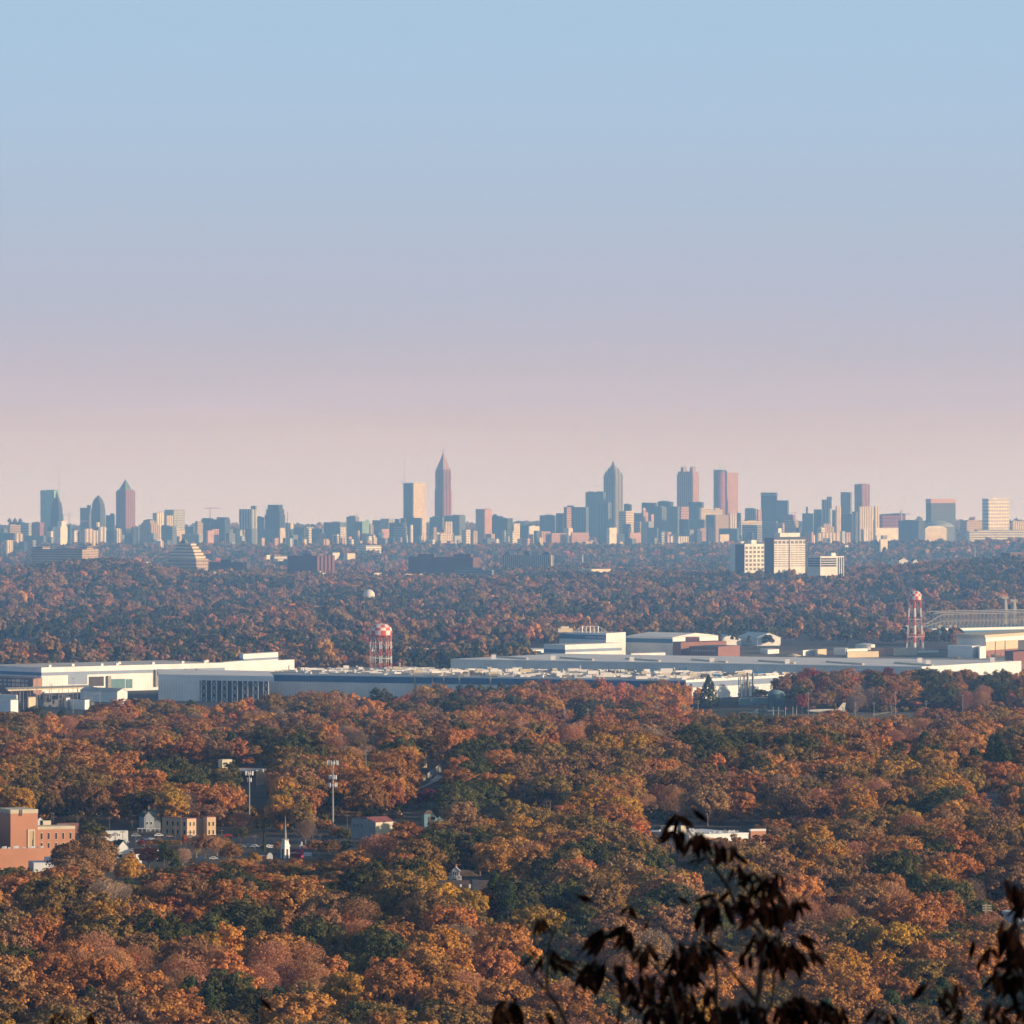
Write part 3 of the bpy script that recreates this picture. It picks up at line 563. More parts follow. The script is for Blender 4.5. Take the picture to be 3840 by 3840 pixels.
# jittered rows of trees, tighter near the camera
def row_trees(d0, d1, step, sy):
    d = d0; odd = 0
    while d < d1:
        half = 2020 / F * d + 60; n = int(2 * half / step)
        xs = -half + (np.arange(n) + .5 * odd) * step; odd = 1 - odd
        xs = xs + np.array([rr_.uniform(-.42, .42) for _ in range(n)]) * step; ys = d + np.array([rr_.uniform(-.42, .42) for _ in range(n)]) * step
        zs = terrain(xs, ys)
        for x, y, z in zip(xs, ys, zs): yield float(x), float(y), float(z)
        d += sy
for x, y, z in row_trees(2460, 7330, 18.0, 42.0):
    px = 1920 + x / y * F; py = HY + (H - z) / y * F
    if not allowed(px, y, py): continue
    k = zone_class(px, py - 9 * F / y, rr_); spc = CLS[k][3]
    if any(abs(x - a) + abs(y - b) < w * .55 + 7 for a, b, w in feat): continue
    w = {'oak': rr_.triangular(13, 32, 20), 'maple': rr_.uniform(9, 16), 'pine': rr_.uniform(8, 13), 'bare': rr_.uniform(12, 21)}[spc]
    h = {'oak': w * rr_.uniform(.78, 1.15), 'maple': w * rr_.uniform(1.1, 1.5), 'pine': w * rr_.uniform(1.6, 2.3), 'bare': w * rr_.uniform(1.0, 1.3)}[spc]
    h = min(h, 24)
    if 3330 < py < 3470 and px < 1330: h *= .72
    for a_, b_, c2, d2, f_ in LOW:
        if a_ < px < b_ and c2 < py < d2: h *= f_; w *= .8
    if y > 5200: h = max(h, 15) if px > 900 else h * .85
    if px > 2960 and 6240 < y < 6640: h = rr_.uniform(17, 24)
    if 1650 < px < 2600 and y > 6250: h = rr_.uniform(19, 25)
    cand.append((x, y, z, k, rr_.randrange(NV), w, h, rr_.uniform(0, 6.28), px, py))
BASE = {'oak': (17.2, 17.6), 'maple': (11.8, 17.5), 'pine': (10.5, 20.0), 'bare': (13.5, 18.0)}
# the trees that show largest become objects of their own
cap = {'oak': 270, 'maple': 90, 'pine': 90, 'bare': 120}; ind = []
for c in sorted(cand, key=lambda c: c[1]):
    spc = CLS[c[3]][3]; 
    if cap[spc] > 0 and c[1] > 2640 and abs(c[8] - 1920) < 1935 and c[1] < 3700 and c[9] - c[6] * F / c[1] < 3820:
        cap[spc] -= 1; ind.append(c)
    else: near.append(c)
LAND = [('the white church steeple', 1068, 3150), ('the brick tower building', 110, 3120), ('the white cupola house', 1690, 3290), ('the teal shed roof', 1810, 3545), ('the long white flat roofed building', 2620, 3140),
        ('the sports floodlight', 3700, 3420), ('the tall phone mast', 1248, 3000), ('the large brown roof', 1850, 3340), ('the white round deck', 3800, 3440), ('the white gabled house', 440, 3190), ('the slate roofed cream house', 3720, 3010),
        ('the small pale gables', 1590, 3545), ('the tan two storey building', 700, 3130), ('the lower left corner', 60, 3780), ('the lower right corner', 3780, 3780), ('the bottom edge middle', 1920, 3800)]
def rel(px, py, q):
    dx, dy = px - q[1], py - q[2]; D = math.hypot(dx, dy)
    far_ = 'just ' if D < 110 else '' if D < 330 else 'well ' if D < 650 else 'far '
    if abs(dx) > 1.8 * abs(dy): w = 'right of' if dx > 0 else 'left of'
    elif abs(dy) > 1.8 * abs(dx): w = 'below' if dy > 0 else 'above'
    else: w = ('below ' if dy > 0 else 'above ') + ('right of' if dx > 0 else 'left of')
    return far_ + w + ' ' + q[0], D
used = set(f[6] for f in FEATURE)
for i, c in enumerate(ind):
    x, y, z, k, v, w, h, rot, px, py = c; spc = CLS[k][3]; cy = py - h * .6 * F / y
    noun = {'oak': 'oak', 'maple': 'maple', 'pine': 'pine', 'bare': 'tree'}[spc]
    big = w / {'oak': 18, 'maple': 11, 'pine': 9.5, 'bare': 14.5}[spc]; sz = 'broad' if big > 1.12 else 'small' if big < .86 else 'rounded' if h / w < .95 else 'tall' if h / w > 1.25 else 'full'
    lands = sorted((rel(px, cy, q)[::-1] for q in LAND), key=lambda t: t[0])[:3]
    nb = sorted(((math.hypot(px - n[8], (py - n[9])), n) for n in ind if n is not c and n[3] != k), key=lambda t: t[0])[:7]
    opts = []
    for D, lt in lands:
        for Dn, n in nb:
            s = 'behind' if n[1] < y - 12 and abs(n[8] - px) < 70 else 'in front of' if n[1] > y + 12 and abs(n[8] - px) < 70 else ('left of' if n[8] > px else 'right of')
            nn = CLS[n[3]][0] + ' ' + {'oak': 'oak', 'maple': 'maple', 'pine': 'pine', 'bare': 'tree'}[CLS[n[3]][3]]
            opts.append(f'{sz} {CLS[k][0]} {noun} {lt}, {s} a {nn}')
    for D, lt in lands:
        for a in range(min(4, len(nb))):
            for b in range(a + 1, min(6, len(nb))):
                f = lambda n: CLS[n[3]][0].split()[0] + ' ' + {'oak': 'oak', 'maple': 'maple', 'pine': 'pine', 'bare': 'tree'}[CLS[n[3]][3]]
                opts.append(f'{sz} {CLS[k][0].split()[0]} {noun} {lt}, near a {f(nb[a][1])} and {f(nb[b][1])}')
    lab = next((o for o in opts if o not in used and len(o.split()) <= 16), None)
    if lab is None: near.append(c); continue
    used.add(lab); make_tree(x, y, k, v, w, h, rot, lab, GRP[spc])
def row(c):
    b = BASE[CLS[c[3]][3]]; return (c[0], c[1], c[2], KEYS.index(c[3]), c[4], c[7], c[5] / b[0], c[6] / b[1])
scatter('woodland', [row(c) for c in near], 0, 'autumn wood of the plain beyond the nearest trees, rust, olive and gold')
und = []
for x, y, z in row_trees(2440, 7330, 13.0, 30.0):
    px = 1920 + x / y * F; py = HY + (H - z) / y * F
    if not allowed(px, y + 12, py): continue
    k = rr_.choice('GOOBBRRN'); s_ = rr_.uniform(.38, .62); und.append((x, y, z - .6, KEYS.index(k), rr_.randrange(NV), rr_.uniform(0, 6.28), s_ * 1.15, s_ * .85))
scatter('undergrowth', und, 1, 'low dark undergrowth and young trees between the taller trees')
def farpts(d0, d1, step, hs, clsw):
    out = []
    for x, y, z in row_trees(d0, d1, step[0], step[1]):
        px = 1920 + x / y * F; py = HY + (H - z) / y * F
        if not allowed(px, y, py) or (y < 12600 and any(a < px < b and c_ < y < e for a, b, c_, e in FARCLEAR)): continue
        patch = math.sin(x / 150 + y / 420 + math.sin(y / 310)) + math.sin(x / 67 - y / 340 + 1.7) + .6 * math.sin(x / 33 + 3 + y / 150)
        k = rr_.choices('RBOFEPGN', clsw if patch > -.15 else (4, 12, 16, .5, 0, 4, 40, 26))[0]; spc = CLS[k][3]; s = rr_.triangular(.6, 1.45, .95) * hs * (1.12 if patch > .8 else 1)
        if 11500 < y < 13200: s = min(s, 1.0)
        out.append((x, y, z, KEYS.index(k), rr_.randrange(NV), rr_.uniform(0, 6.28), s, s * rr_.uniform(.85, 1.15)))
    return out
FARCLEAR = []
scatter('mid_woodland', farpts(7345, 14500, (15.5, 46), 1.0, (9, 27, 27, 2, 1, 11, 15, 8)), 1, 'hazy autumn wood between the aircraft works and the first ridge')
scatter('distant_woodland', farpts(14510, 25000, (24, 130), 1.0, (14, 20, 14, 2, 3, 20, 16, 11)) + farpts(25050, 33000, (30, 220), 1.1, (14, 20, 14, 2, 3, 20, 16, 11)) + farpts(33050, 52000, (60, 400), 1.6, (14, 16, 16, 2, 3, 12, 20, 16)), 2, 'blue hazy wood on the far ridges around the city')
# ------------------------------------------------------------------ skyline: rows of towers
def TW(p, d, xl, xc, xr, yt, st, label, name='office_tower', cat='tower', tiers=(), pyr=None, ph=None, ant=None, th=None, rcol='roofgrey', mind=14, raw=False, shaft=None):
    X0 = 960 * p
    cx = (lambda v: v) if raw else (lambda v: X0 + v / 2.0125); cy = (lambda v: v) if raw else (lambda v: 1650 + v / 2.0125)
    s = d / F; q = foot(cx(xl), cx(xc), cx(xr), d, th, mind); c = cen(q); zb = tz(*c) - 3; zt = zz(cy(yt), d)
    t = thing(name, label, cat, (c[0], c[1], zb)); m = [style(st, s), M[rcol]]
    mb = MB(); mb.prism(q, zb, zt, 0, 1); w0 = xr - xl; mid = (xl + xr) / 2; z = zt
    mb.build('tower_body', m, t); qq = q
    # thin parapet coping, set back and proud of the roof
    for i, (a, b, y2) in enumerate(tiers):
        qq = scaleq(q, (b - a) / w0, ((a + b) / 2 - mid) / 2.0125 * s); z2 = zz(cy(y2), d)
        mb = MB(); mb.prism(qq, z - 1, z2, 0, 1); mb.build('setback', m, t); z = z2
    if pyr:
        a, b, ya, rm = pyr; q3 = scaleq(q, (b - a) / w0, ((a + b) / 2 - mid) / 2.0125 * s); c3 = cen(q3); mb = MB()
        mb.prism(q3, z + .4, zz(cy(ya), d), 0, 0, [lerp(c3, p_, .03) for p_ in q3]); mb.build('roof', M[rm] if rm in M else rm, t); z = zz(cy(ya), d)
    if ph:
        for a, b, y2 in (ph if isinstance(ph[0], (tuple, list)) else [ph]):
            q3 = scaleq(qq, min(.9, (b - a) / w0), ((a + b) / 2 - mid) / 2.0125 * s); mb = MB(); mb.prism(q3, z - .5, zz(cy(y2), d), 0, 1)
            mb.build('penthouse', m, t)
    if ant:
        xa, ya = ant; x0, y0 = P(cx(xa), cen(qq)[1]); mb = MB(); mb.tube((x0, y0, z - 4), (x0, y0, zz(cy(ya), cen(qq)[1])), 1.5, .45, 6); mb.build('antenna', M['steel'], t)
    return t, q, zb, zt
PAL_COPPER = plain('copper_roof', (.16, .24, .23), .6); M['copper'] = PAL_COPPER
M['slate'] = plain('slate_roof', (.09, .11, .14), .7); M['gold'] = plain('pinkish_glass_crown', (.36, .25, .24), .5)
# --- panel 0, uptown and midtown left
t, q, zb, zt = TW(0, 27500, 297, 408, 448, 380, 'green_n', 'tallest teal glass tower with a curved left edge at far left', ph=(345, 445, 376))
TW(0, 26500, 377, 445, 477, 560, 'navy_n', 'dark stepped tower with a narrow crown before the teal glass tower', tiers=[(383, 470, 505), (388, 462, 468), (400, 450, 440)], pyr=(412, 442, 378, 'slate'))
TW(0, 25000, 407, 456, 507, 655, 'white_n', 'bright cream tapered slab tower standing below the dark stepped tower', ph=(428, 500, 612))
TW(0, 25600, 498, 532, 538, 640, 'teal_h', 'slim greenish glass tower right of the bright cream slab')
TW(0, 26000, 340, 400, 410, 655, 'teal_n', 'plain teal block left of the bright cream slab')
TW(0, 27000, 600, 680, 690, 512, 'blue_v', 'blue flat roofed tower left of the round shouldered tower', ph=(652, 686, 492))
TW(0, 26000, 685, 758, 794, 520, 'dark_v', 'round shouldered dark tower with pinkish right side and peaked top', tiers=[(690, 788, 480), (697, 778, 455), (708, 768, 440)], pyr=(715, 762, 416, 'slate'))
TW(0, 24600, 604, 640, 746, 682, 'cream_w', 'fluted cream apartment tower before the round shouldered tower', ph=(620, 700, 670))
TW(0, 24500, 740, 748, 799, 655, 'white_w', 'narrow bright white tower joined to the fluted cream tower', ph=(722, 750, 620))
TW(0, 25200, 583, 600, 612, 687, 'navy_n', 'thin dark slab at the left edge of the fluted cream tower')
tcast, qcast, _, _ = TW(0, 27300, 57, 165, 190, 640, 'blue_g', 'pale blue block under three little castle spires at far left', tiers=[(60, 186, 618)])
for xa, ya in ((72, 588), (113, 585), (154, 588)):
    x0, y0 = P(xa / 2.0125, cen(qcast)[1] - 5); z0 = zz(1650 + 621 / 2.0125, 27300); mb = MB(); mb.lathe(x0, y0, [(9, z0), (8, z0 + 8), (0, zz(1650 + ya / 2.0125, 27300))], 8); mb.build('spire', M['slate'], tcast)
TW(0, 27000, -12, 30, 52, 672, 'blue_v', 'blue block with one small spire cut by the left edge', pyr=(5, 30, 640, 'slate'))
TW(0, 26800, 58, 75, 152, 642, 'tan_h', 'beige lit block in front of the castle spired block', ph=(70, 120, 636))
TW(0, 26900, 148, 215, 236, 626, 'pale_g', 'pale block between the beige block and the brown block')
TW(0, 26500, 236, 300, 333, 622, 'rose_f', 'brownish mid rise block left of the tallest teal tower', ph=(262, 296, 617))
TW(0, 25800, 175, 330, 346, 722, 'blue_v', 'long low blue block beneath the brownish block')
TW(0, 25500, -30, 100, 113, 702, 'navy_g', 'dark low block low at the left edge')
TW(0, 25300, 108, 112, 174, 706, 'cream_w', 'twin striped cream tower low at far left', ph=(118, 140, 698))
TW(0, 24300, 60, 168, 220, 812, 'pale_v', 'grey blue apartment block right of the left edge above the trees', ph=(160, 218, 794))
TW(0, 24800, 20, 66, 98, 800, 'grey_g', 'small grey block behind the grey blue apartment block')
TW(0, 27200, 795, 860, 869, 568, 'teal_v', 'green glass tower left of the copper pyramid tower', ph=(828, 862, 553))
TW(0, 25600, 798, 862, 870, 686, 'navy_v', 'dark blue lower tower beneath the green glass tower')
TW(0, 25400, 860, 872, 916, 670, 'cream_v', 'thin cream striped tower right before the copper pyramid tower', ph=(865, 905, 667))
TW(0, 26300, 870, 948, 1018, 388, 'rose_v', 'tall pinkish tower topped by a green copper pyramid', tiers=[(878, 1008, 376)], pyr=(892, 992, 298, 'copper'), ant=(941, 284))
TW(0, 26600, 1020, 1040, 1055, 660, 'blue_n', 'narrow blue block right of the copper pyramid tower')
TW(0, 25800, 1050, 1138, 1206, 642, 'tan_v', 'stepped pinkish tower with a dark hipped top', tiers=[(1062, 1190, 625), (1075, 1168, 607)], pyr=(1078, 1164, 596, 'slate'))
TW(0, 26800, 1150, 1182, 1236, 550, 'white_v', 'white tower behind the hipped top tower', ph=(1185, 1230, 547))
TW(0, 26700, 1238, 1256, 1304, 570, 'cream_v', 'cream tower joined right of the white tower')
TW(0, 27400, 1235, 1310, 1391, 540, 'pale_g', 'glassy grid tower with an open frame on its roof', tiers=[(1238, 1388, 527)])
TW(0, 25600, 1211, 1300, 1332, 650, 'blue_h', 'blue banded block below the glassy grid tower', ph=(1215, 1280, 644))
TW(0, 26200, 1298, 1332, 1391, 680, 'cream_g', 'low cream gridded block right of the blue banded block', tiers=[(1285, 1345, 660)])
TW(0, 26900, 1398, 1460, 1472, 657, 'blue_g', 'blue block left of the square dark building under construction')
TW(0, 27200, 1472, 1490, 1530, 612, 'tan_g', 'small tan tower just behind the square dark building')
TW(0, 25900, 1527, 1698, 1736, 622, 'dark_f', 'square dark glass building with a brown unfinished roof', tiers=[(1512, 1736, 600)], ph=((1530, 1610, 590), (1640, 1732, 584)), rcol='redroof')
TW(0, 25000, 1368, 1500, 1527, 712, 'pale_v', 'pale blue long block behind the terraced pyramid building')
TW(0, 26400, 1730, 1825, 1840, 672, 'grey_h', 'low grey beige block right of the square dark building')
TW(0, 25300, 1724, 1740, 1768, 772, 'pale_n', 'small pale block low beneath the grey beige block')
TW(0, 26500, 1820, 1835, 1850, 678, 'pink_v', 'thin pink striped tower beside the grey beige block')
TW(0, 26700, 1800, 1895, 1940, 522, 'pale_w', 'striped pale tower with a slanted bright top', ph=(1890, 1938, 497))
TW(0, 25700, 1848, 1900, 1936, 668, 'blue_h', 'banded bluish tower below the striped pale tower')
# --- panel 1, midtown right and the two tallest
TW(1, 26900, 2, 60, 66, 582, 'blue_g', 'blue tower left of the broad dark stepped tower', ant=(68, 470), ph=(10, 40, 575))
TW(1, 26300, 63, 178, 219, 565, 'navy_v', 'broad dark stepped tower with a pinkish right corner', tiers=[(72, 212, 522), (84, 200, 489)])
TW(1, 25200, 15, 176, 182, 672, 'teal_g', 'teal block in front of the broad dark stepped tower')
TW(1, 25100, 176, 182, 220, 664, 'cream_n', 'thin bright cream tower before the stepped tower right corner')
TW(1, 26000, 219, 256, 286, 626, 'white_w', 'white and blue slab tower right of the broad stepped tower')
TW(1, 27000, 284, 366, 371, 660, 'blue_v', 'blue ribbed block right of the white and blue slab')
TW(1, 26800, 369, 380, 436, 658, 'cream_v', 'cream ribbed block with an obelisk on top', ant=(405, 638))
TW(1, 26300, 418, 500, 511, 668, 'blue_w', 'blue striped block between cream ribs and a white edged tower')
TW(1, 25900, 508, 634, 681, 622, 'blue_w', 'wide blue tower with a bright white right end', ph=(570, 640, 616))
TW(1, 25600, 632, 636, 680, 655, 'white_g', 'bright white slab at the right end of the wide blue tower')
TW(1, 27000, 680, 750, 779, 580, 'grey_f', 'grey tower with a thin mast right of the wide blue tower', ph=(700, 765, 571), ant=(765, 524))
TW(1, 26500, 742, 800, 806, 616, 'teal_v', 'dark teal tower left of the green glass wedge')
TW(1, 26200, 798, 802, 856, 612, 'green_n', 'bright green glass wedge tower', ph=(828, 852, 600))
TW(1, 26000, 854, 860, 888, 640, 'tan_v', 'thin tan tower right of the green glass wedge')
TW(1, 27300, 878, 940, 952, 606, 'grey_v', 'grey tower behind the blue tower group near the middle')
TW(1, 26300, 888, 940, 946, 682, 'navy_n', 'small dark blue block left of the pink cube block')
TW(1, 25900, 943, 950, 1004, 672, 'pink_n', 'pink cube shaped block with a cream roof edge')
TW(1, 27200, 938, 1000, 1042, 594, 'pale_v', 'pale tower with white rooftop plant behind the blue glass block')
TW(1, 26600, 1003, 1110, 1140, 626, 'dark_f', 'blue glass block with white rooftop boxes', ph=((1045, 1085, 596), (1088, 1130, 590)))
TW(1, 26100, 1036, 1130, 1140, 655, 'grey_h', 'grey banded block under the white rooftop boxes')
TW(1, 26400, 1138, 1240, 1253, 588, 'navy_g', 'navy block below the twin faced slab tower', ph=(1150, 1190, 577))
TW(1, 25700, 1158, 1165, 1186, 640, 'white_v', 'tiny bright white slab before the navy block')
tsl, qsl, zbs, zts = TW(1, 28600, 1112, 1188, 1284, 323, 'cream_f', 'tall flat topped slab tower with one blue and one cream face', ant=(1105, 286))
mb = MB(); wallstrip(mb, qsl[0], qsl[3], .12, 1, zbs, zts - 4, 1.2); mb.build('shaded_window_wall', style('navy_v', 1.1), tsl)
t, q, zb, zt = TW(1, 28300, 1352, 1412, 1472, 236, 'rose_w', 'tallest dark violet tower with a tapering crown and needle', tiers=[(1356, 1468, 222)], pyr=(1358, 1466, 100, 'gold'), th=44)
c = cen(q); mb = MB(); x0, y0 = c; mb.tube((x0, y0, zz(1650 + 118 / 2.0125, 28300)), (x0, y0, zz(1650 + 58 / 2.0125, 28300)), 2.6, .5, 6); mb.build('needle', M['redroof'], t)
mb = MB()
for a, b in zip(q, q[1:] + q[:1]):
    for f_ in (.3, .7): p_ = lerp(a, b, f_); mb.box(p_[0], p_[1], zb, 3.4, 3.4, zt - zb - 3)
mb.build('corner_columns', M['gold'], t)
mb = MB(); mb.prism(scaleq(q, 1.07), zb, zz(1650 + 380 / 2.0125, 28300), 0, 1); mb.build('lower_shaft', [style('rose_w', 28300 / F), M['roofgrey']], t)
TW(1, 26700, 1310, 1406, 1421, 584, 'blue_g', 'blue block at the foot of the tallest violet tower', ph=(1330, 1380, 577))
TW(1, 26000, 1420, 1426, 1484, 616, 'cream_v', 'cream tower before the foot of the tallest violet tower')
TW(1, 27000, 1420, 1534, 1580, 572, 'blue_h', 'blue tower with a pale lit right end right of the tallest tower', ph=(1480, 1575, 565))
TW(1, 25600, 1334, 1338, 1366, 660, 'tan_v', 'thin tan slab below the foot of the tallest violet tower')
TW(1, 25300, 1368, 1390, 1482, 712, 'cream_g', 'low cream blocks stepping down below the tallest tower', tiers=[(1385, 1440, 700)])
TW(1, 25400, 1488, 1500, 1552, 722, 'pale_n', 'pale low block right of the low cream blocks')
TW(1, 27600, 1590, 1596, 1602, 612, 'red_n' if False else 'rose_n', 'slim red chimney stack between two towers', name='chimney_stack', cat='chimney', mind=6)
TW(1, 26400, 1580, 1640, 1660, 680, 'blue_n', 'low blue block at the foot of the red chimney stack')
TW(1, 27400, 1657, 1726, 1781, 522, 'pink_f', 'lone pink and grey square tower right of the chimney', ph=(1720, 1778, 518))
TW(1, 27000, 1780, 1830, 1863, 573, 'navy_v', 'dark low tower joined right of the lone pink tower', ph=(1790, 1820, 561))
TW(1, 26600, 1800, 1898, 1938, 590, 'dark_b', 'wide gridded block with a bright white right end', ph=(1820, 1880, 583))
# --- panel 2, downtown
TW(2, 26300, -2, 122, 128, 646, 'blue_n', 'very long low blue hall left of downtown')
TW(2, 26100, 124, 130, 208, 651, 'white_n', 'low white cube block left of downtown', ph=(140, 180, 647))
TW(2, 26000, 8, 14, 60, 630, 'cream_n', 'small cream block above the long low blue hall')
TW(2, 27200, 209, 322, 333, 569, 'blue_f', 'broad low blue tower at the left end of downtown', ph=(250, 310, 563))
TW(2, 27000, 333, 388, 395, 553, 'navy_n', 'dark square tower behind the pink striped tower')
TW(2, 26700, 392, 560, 580, 506, 'blue_w', 'wide blue ribbed tower left of the tall blue slab', ph=(418, 470, 495))
TW(2, 26300, 408, 414, 448, 508, 'pink_h', 'narrow pink striped tower on the wide blue ribbed tower')
TW(2, 28200, 556, 690, 708, 393, 'blue_v', 'tall flat topped blue slab left of the stepped spire tower', ph=((575, 620, 389), (640, 690, 388)))
TW(2, 26600, 646, 726, 751, 476, 'blue_w', 'blue tower with a thin cream right face and slanted top', ph=(690, 748, 470))
TW(2, 28800, 692, 776, 840, 268, 'grey_w', 'stepped spire tower in blue grey stone', tiers=[(700, 832, 246), (712, 820, 232), (724, 808, 212), (742, 792, 196), (752, 776, 176)], pyr=(754, 774, 156, 'slate'))
TW(2, 27300, 845, 890, 905, 486, 'navy_g', 'small dark tower right behind the stepped spire tower', ph=(852, 882, 480))
TW(2, 26500, 808, 860, 922, 536, 'cream_h', 'pale cream tower below the stepped spire tower')
TW(2, 25900, 838, 890, 896, 633, 'navy_n', 'low dark square block before the pale cream tower')
TW(2, 27000, 922, 985, 1002, 552, 'blue_g', 'blue block left of the round cream turret')
TW(2, 26700, 976, 990, 1030, 545, 'pink_v', 'pinkish building with a round cream turret', tiers=[(980, 1014, 528)], pyr=(980, 1014, 508, 'trim'))
TW(2, 26500, 1048, 1052, 1071, 560, 'pink_n', 'thin pink slab right of the turret building')
TW(2, 28000, 980, 1076, 1094, 473, 'navy_f', 'dark flat topped tower behind the turret building')
TW(2, 25800, 975, 1030, 1068, 616, 'pale_v', 'pale low tower in front of the turret building')
TW(2, 26200, 920, 965, 978, 616, 'tan_h', 'low tan building between two pale towers')
TW(2, 25500, 1026, 1096, 1102, 662, 'blue_h', 'low blue banded block in the middle of downtown')
TW(2, 27000, 1070, 1132, 1172, 506, 'blue_g', 'blue tower with a bright white right face', ph=(1080, 1150, 500))
TW(2, 28000, 1100, 1200, 1219, 465, 'dark_v', 'dark tower behind the white faced tower', ph=(1120, 1180, 459))
TW(2, 26500, 1168, 1250, 1272, 502, 'blue_v', 'blue tower at the foot of the twin crowned tower')
TW(2, 26000, 1266, 1276, 1336, 502, 'pink_h', 'pink horizontally banded slab before the twin crowned tower')
t, q, zb, zt = TW(2, 28600, 1247, 1364, 1413, 262, 'pink_v', 'twin crowned tower in pinkish stone', tiers=[(1254, 1407, 238)])
for k_, (a, b) in enumerate(((1274, 1316), (1342, 1386))):
    mb = MB(); xc_, yc_ = P(1920 + (a + b) / 2 / 2.0125, 28640); z1, z2 = zz(1650 + 240 / 2.0125, 28600), zz(1650 + 204 / 2.0125, 28600)
    mb.box(xc_, yc_, z1 - 2, 17, 17, z2 - z1, rz=.7)
    for dx, dy in ((-8, 0), (8, 0), (0, 8), (0, -8)): mb.box(xc_ + dx, yc_ + dy, z2 - 3, 3, 3, 6, rz=.7)
    mb.build('crown', M['gold'], t)
TW(2, 27300, 1336, 1430, 1448, 468, 'dark_g', 'dark capped block right of the twin crowned tower foot')
TW(2, 26600, 1330, 1412, 1424, 520, 'blue_n', 'blue cube block below the dark capped block', ph=(1350, 1420, 505))
TW(2, 26900, 1420, 1426, 1592, 528, 'cream_g', 'long low cream terrace left of the glass cylinder', ph=((1425, 1500, 512), (1530, 1570, 514)))
TW(2, 26200, 1334, 1450, 1467, 602, 'blue_g', 'low wide blue block with a red stripe below the cream terrace')
TW(2, 25900, 1416, 1420, 1466, 664, 'pink_h', 'small pink striped block low in downtown')
TW(2, 25600, 1264, 1330, 1340, 600, 'navy_v', 'dark blue ribbed block below the pink banded slab')
TW(2, 26500, 1464, 1526, 1532, 566, 'navy_n', 'dark square block left of the grey gridded block')
TW(2, 26100, 1529, 1536, 1646, 566, 'tan_f', 'grey beige gridded block below the glass cylinder')
TW(2, 25900, 1635, 1642, 1698, 554, 'cream_v', 'cream ribbed block right of the grey beige block')
TW(2, 28000, 1612, 1623, 1706, 246, 'pink_f', 'square pink granite tower beside the glass cylinder')
# the cylinder
t = thing('office_tower', 'round glass cylinder tower with a mast beside the pink granite tower', 'tower', (*P(1920 + 1570 / 2.0125, 28400), -100))
x0, y0 = P(1920 + 1571 / 2.0125, 28400); s = 28400 / F; z1 = zz(1650 + 240 / 2.0125, 28400); zb = tz(x0, y0) - 3; r_ = 38 / 2.0125 * s
mb = MB(); mb.lathe(x0, y0, [(r_, zb), (r_, z1), (0, z1)], 32); mb.build('tower_body', style('rose_f', s), t, smooth=False)
mb = MB(); mb.lathe(x0, y0, [(r_ * 1.04, z1 + .2), (r_ * 1.04, z1 + 8), (0, z1 + 8.5)], 32); mb.build('roof_restaurant', M['slate'], t)
mb = MB(); mb.box(x0 - r_ - 3, y0, zb, 7, 9, z1 + 10 - zb); mb.build('lift_shaft', style('pale_n', s), t); mb = MB(); mb.box(x0 + r_ + 3, y0, zb, 7, 9, z1 + 6 - zb); mb.build('lift_shaft', style('navy_n', s), t)
mb = MB(); mb.tube((x0, y0, z1 + 8), (x0, y0, zz(1650 + 130 / 2.0125, 28400)), 1.4, .5, 6); mb.build('mast', M['steel'], t)
TW(2, 27200, 1694, 1722, 1730, 550, 'blue_n', 'pale blue block right of the pink granite tower foot')
TW(2, 27600, 1760, 1836, 1854, 518, 'grey_v', 'grey ribbed tower left of the tower with the lit sign', ph=(1770, 1830, 514))
TW(2, 27400, 1850, 1856, 1884, 526, 'pink_g', 'narrow pink lit block before the signed tower')
TW(2, 26300, 1712, 1730, 1890, 612, 'cream_h', 'long low white parking deck below the grey ribbed tower', ph=(1770, 1840, 606))
TW(2, 25500, 1565, 1700, 1716, 668, 'teal_h', 'low rounded teal building before the cream ribbed block')
TW(2, 25600, 1740, 1850, 1890, 640, 'grey_h', 'low grey hall below the white parking deck')
t, q, zb, zt = TW(2, 27900, 1882, 1996, 2000, 397, 'dark_n', 'dark square tower with a lit white sign along its top')
def text(body, size, loc, rz, mat, parent, name='lettering', sx=1):
    cu = bpy.data.curves.new(name, 'FONT'); cu.body = body; cu.size = size; cu.align_x = 'CENTER'; cu.extrude = size * .03; cu.materials.append(mat)
    o = bpy.data.objects.new(name, cu); COL.objects.link(o); o.parent = parent; off = root_loc(parent); o.location = Vector(loc) - off; o.rotation_euler = (math.pi / 2, 0, rz); o.scale = (sx, 1, 1)
    bpy.context.view_layer.update(); me = bpy.data.meshes.new_from_object(o.evaluated_get(bpy.context.evaluated_depsgraph_get())); o2 = bpy.data.objects.new(name, me); COL.objects.link(o2); o2.parent = parent; o2.location = o.location; o2.rotation_euler = o.rotation_euler; o2.scale = o.scale
    if not me.materials: me.materials.append(mat)
    bpy.data.objects.remove(o); o2.name = name; return o2
l_, n_ = q[3], q[0]; a_ = math.atan2(n_[1] - l_[1], n_[0] - l_[0]); mp = lerp(l_, n_, .54)
text("GEORGIA'S OWN", 11, (mp[0] + math.sin(a_) * 1.2, mp[1] - math.cos(a_) * 1.2, zt - 12), a_, M['white'], t, 'sign_lettering', 1.05)
mb = MB(); e_ = lerp(l_, n_, .05); mb.tube((e_[0] + math.sin(a_) * 2, e_[1] - math.cos(a_) * 2, zt - 8), (e_[0], e_[1], zt - 8), 5, 5, 12); mb.build('sign_emblem', plain('pale_green_light', (.5, .75, .62), .6), t)
TW(2, 27700, 1996, 2078, 2090, 456, 'blue_n', 'plain blue lower tower joined right of the signed tower')
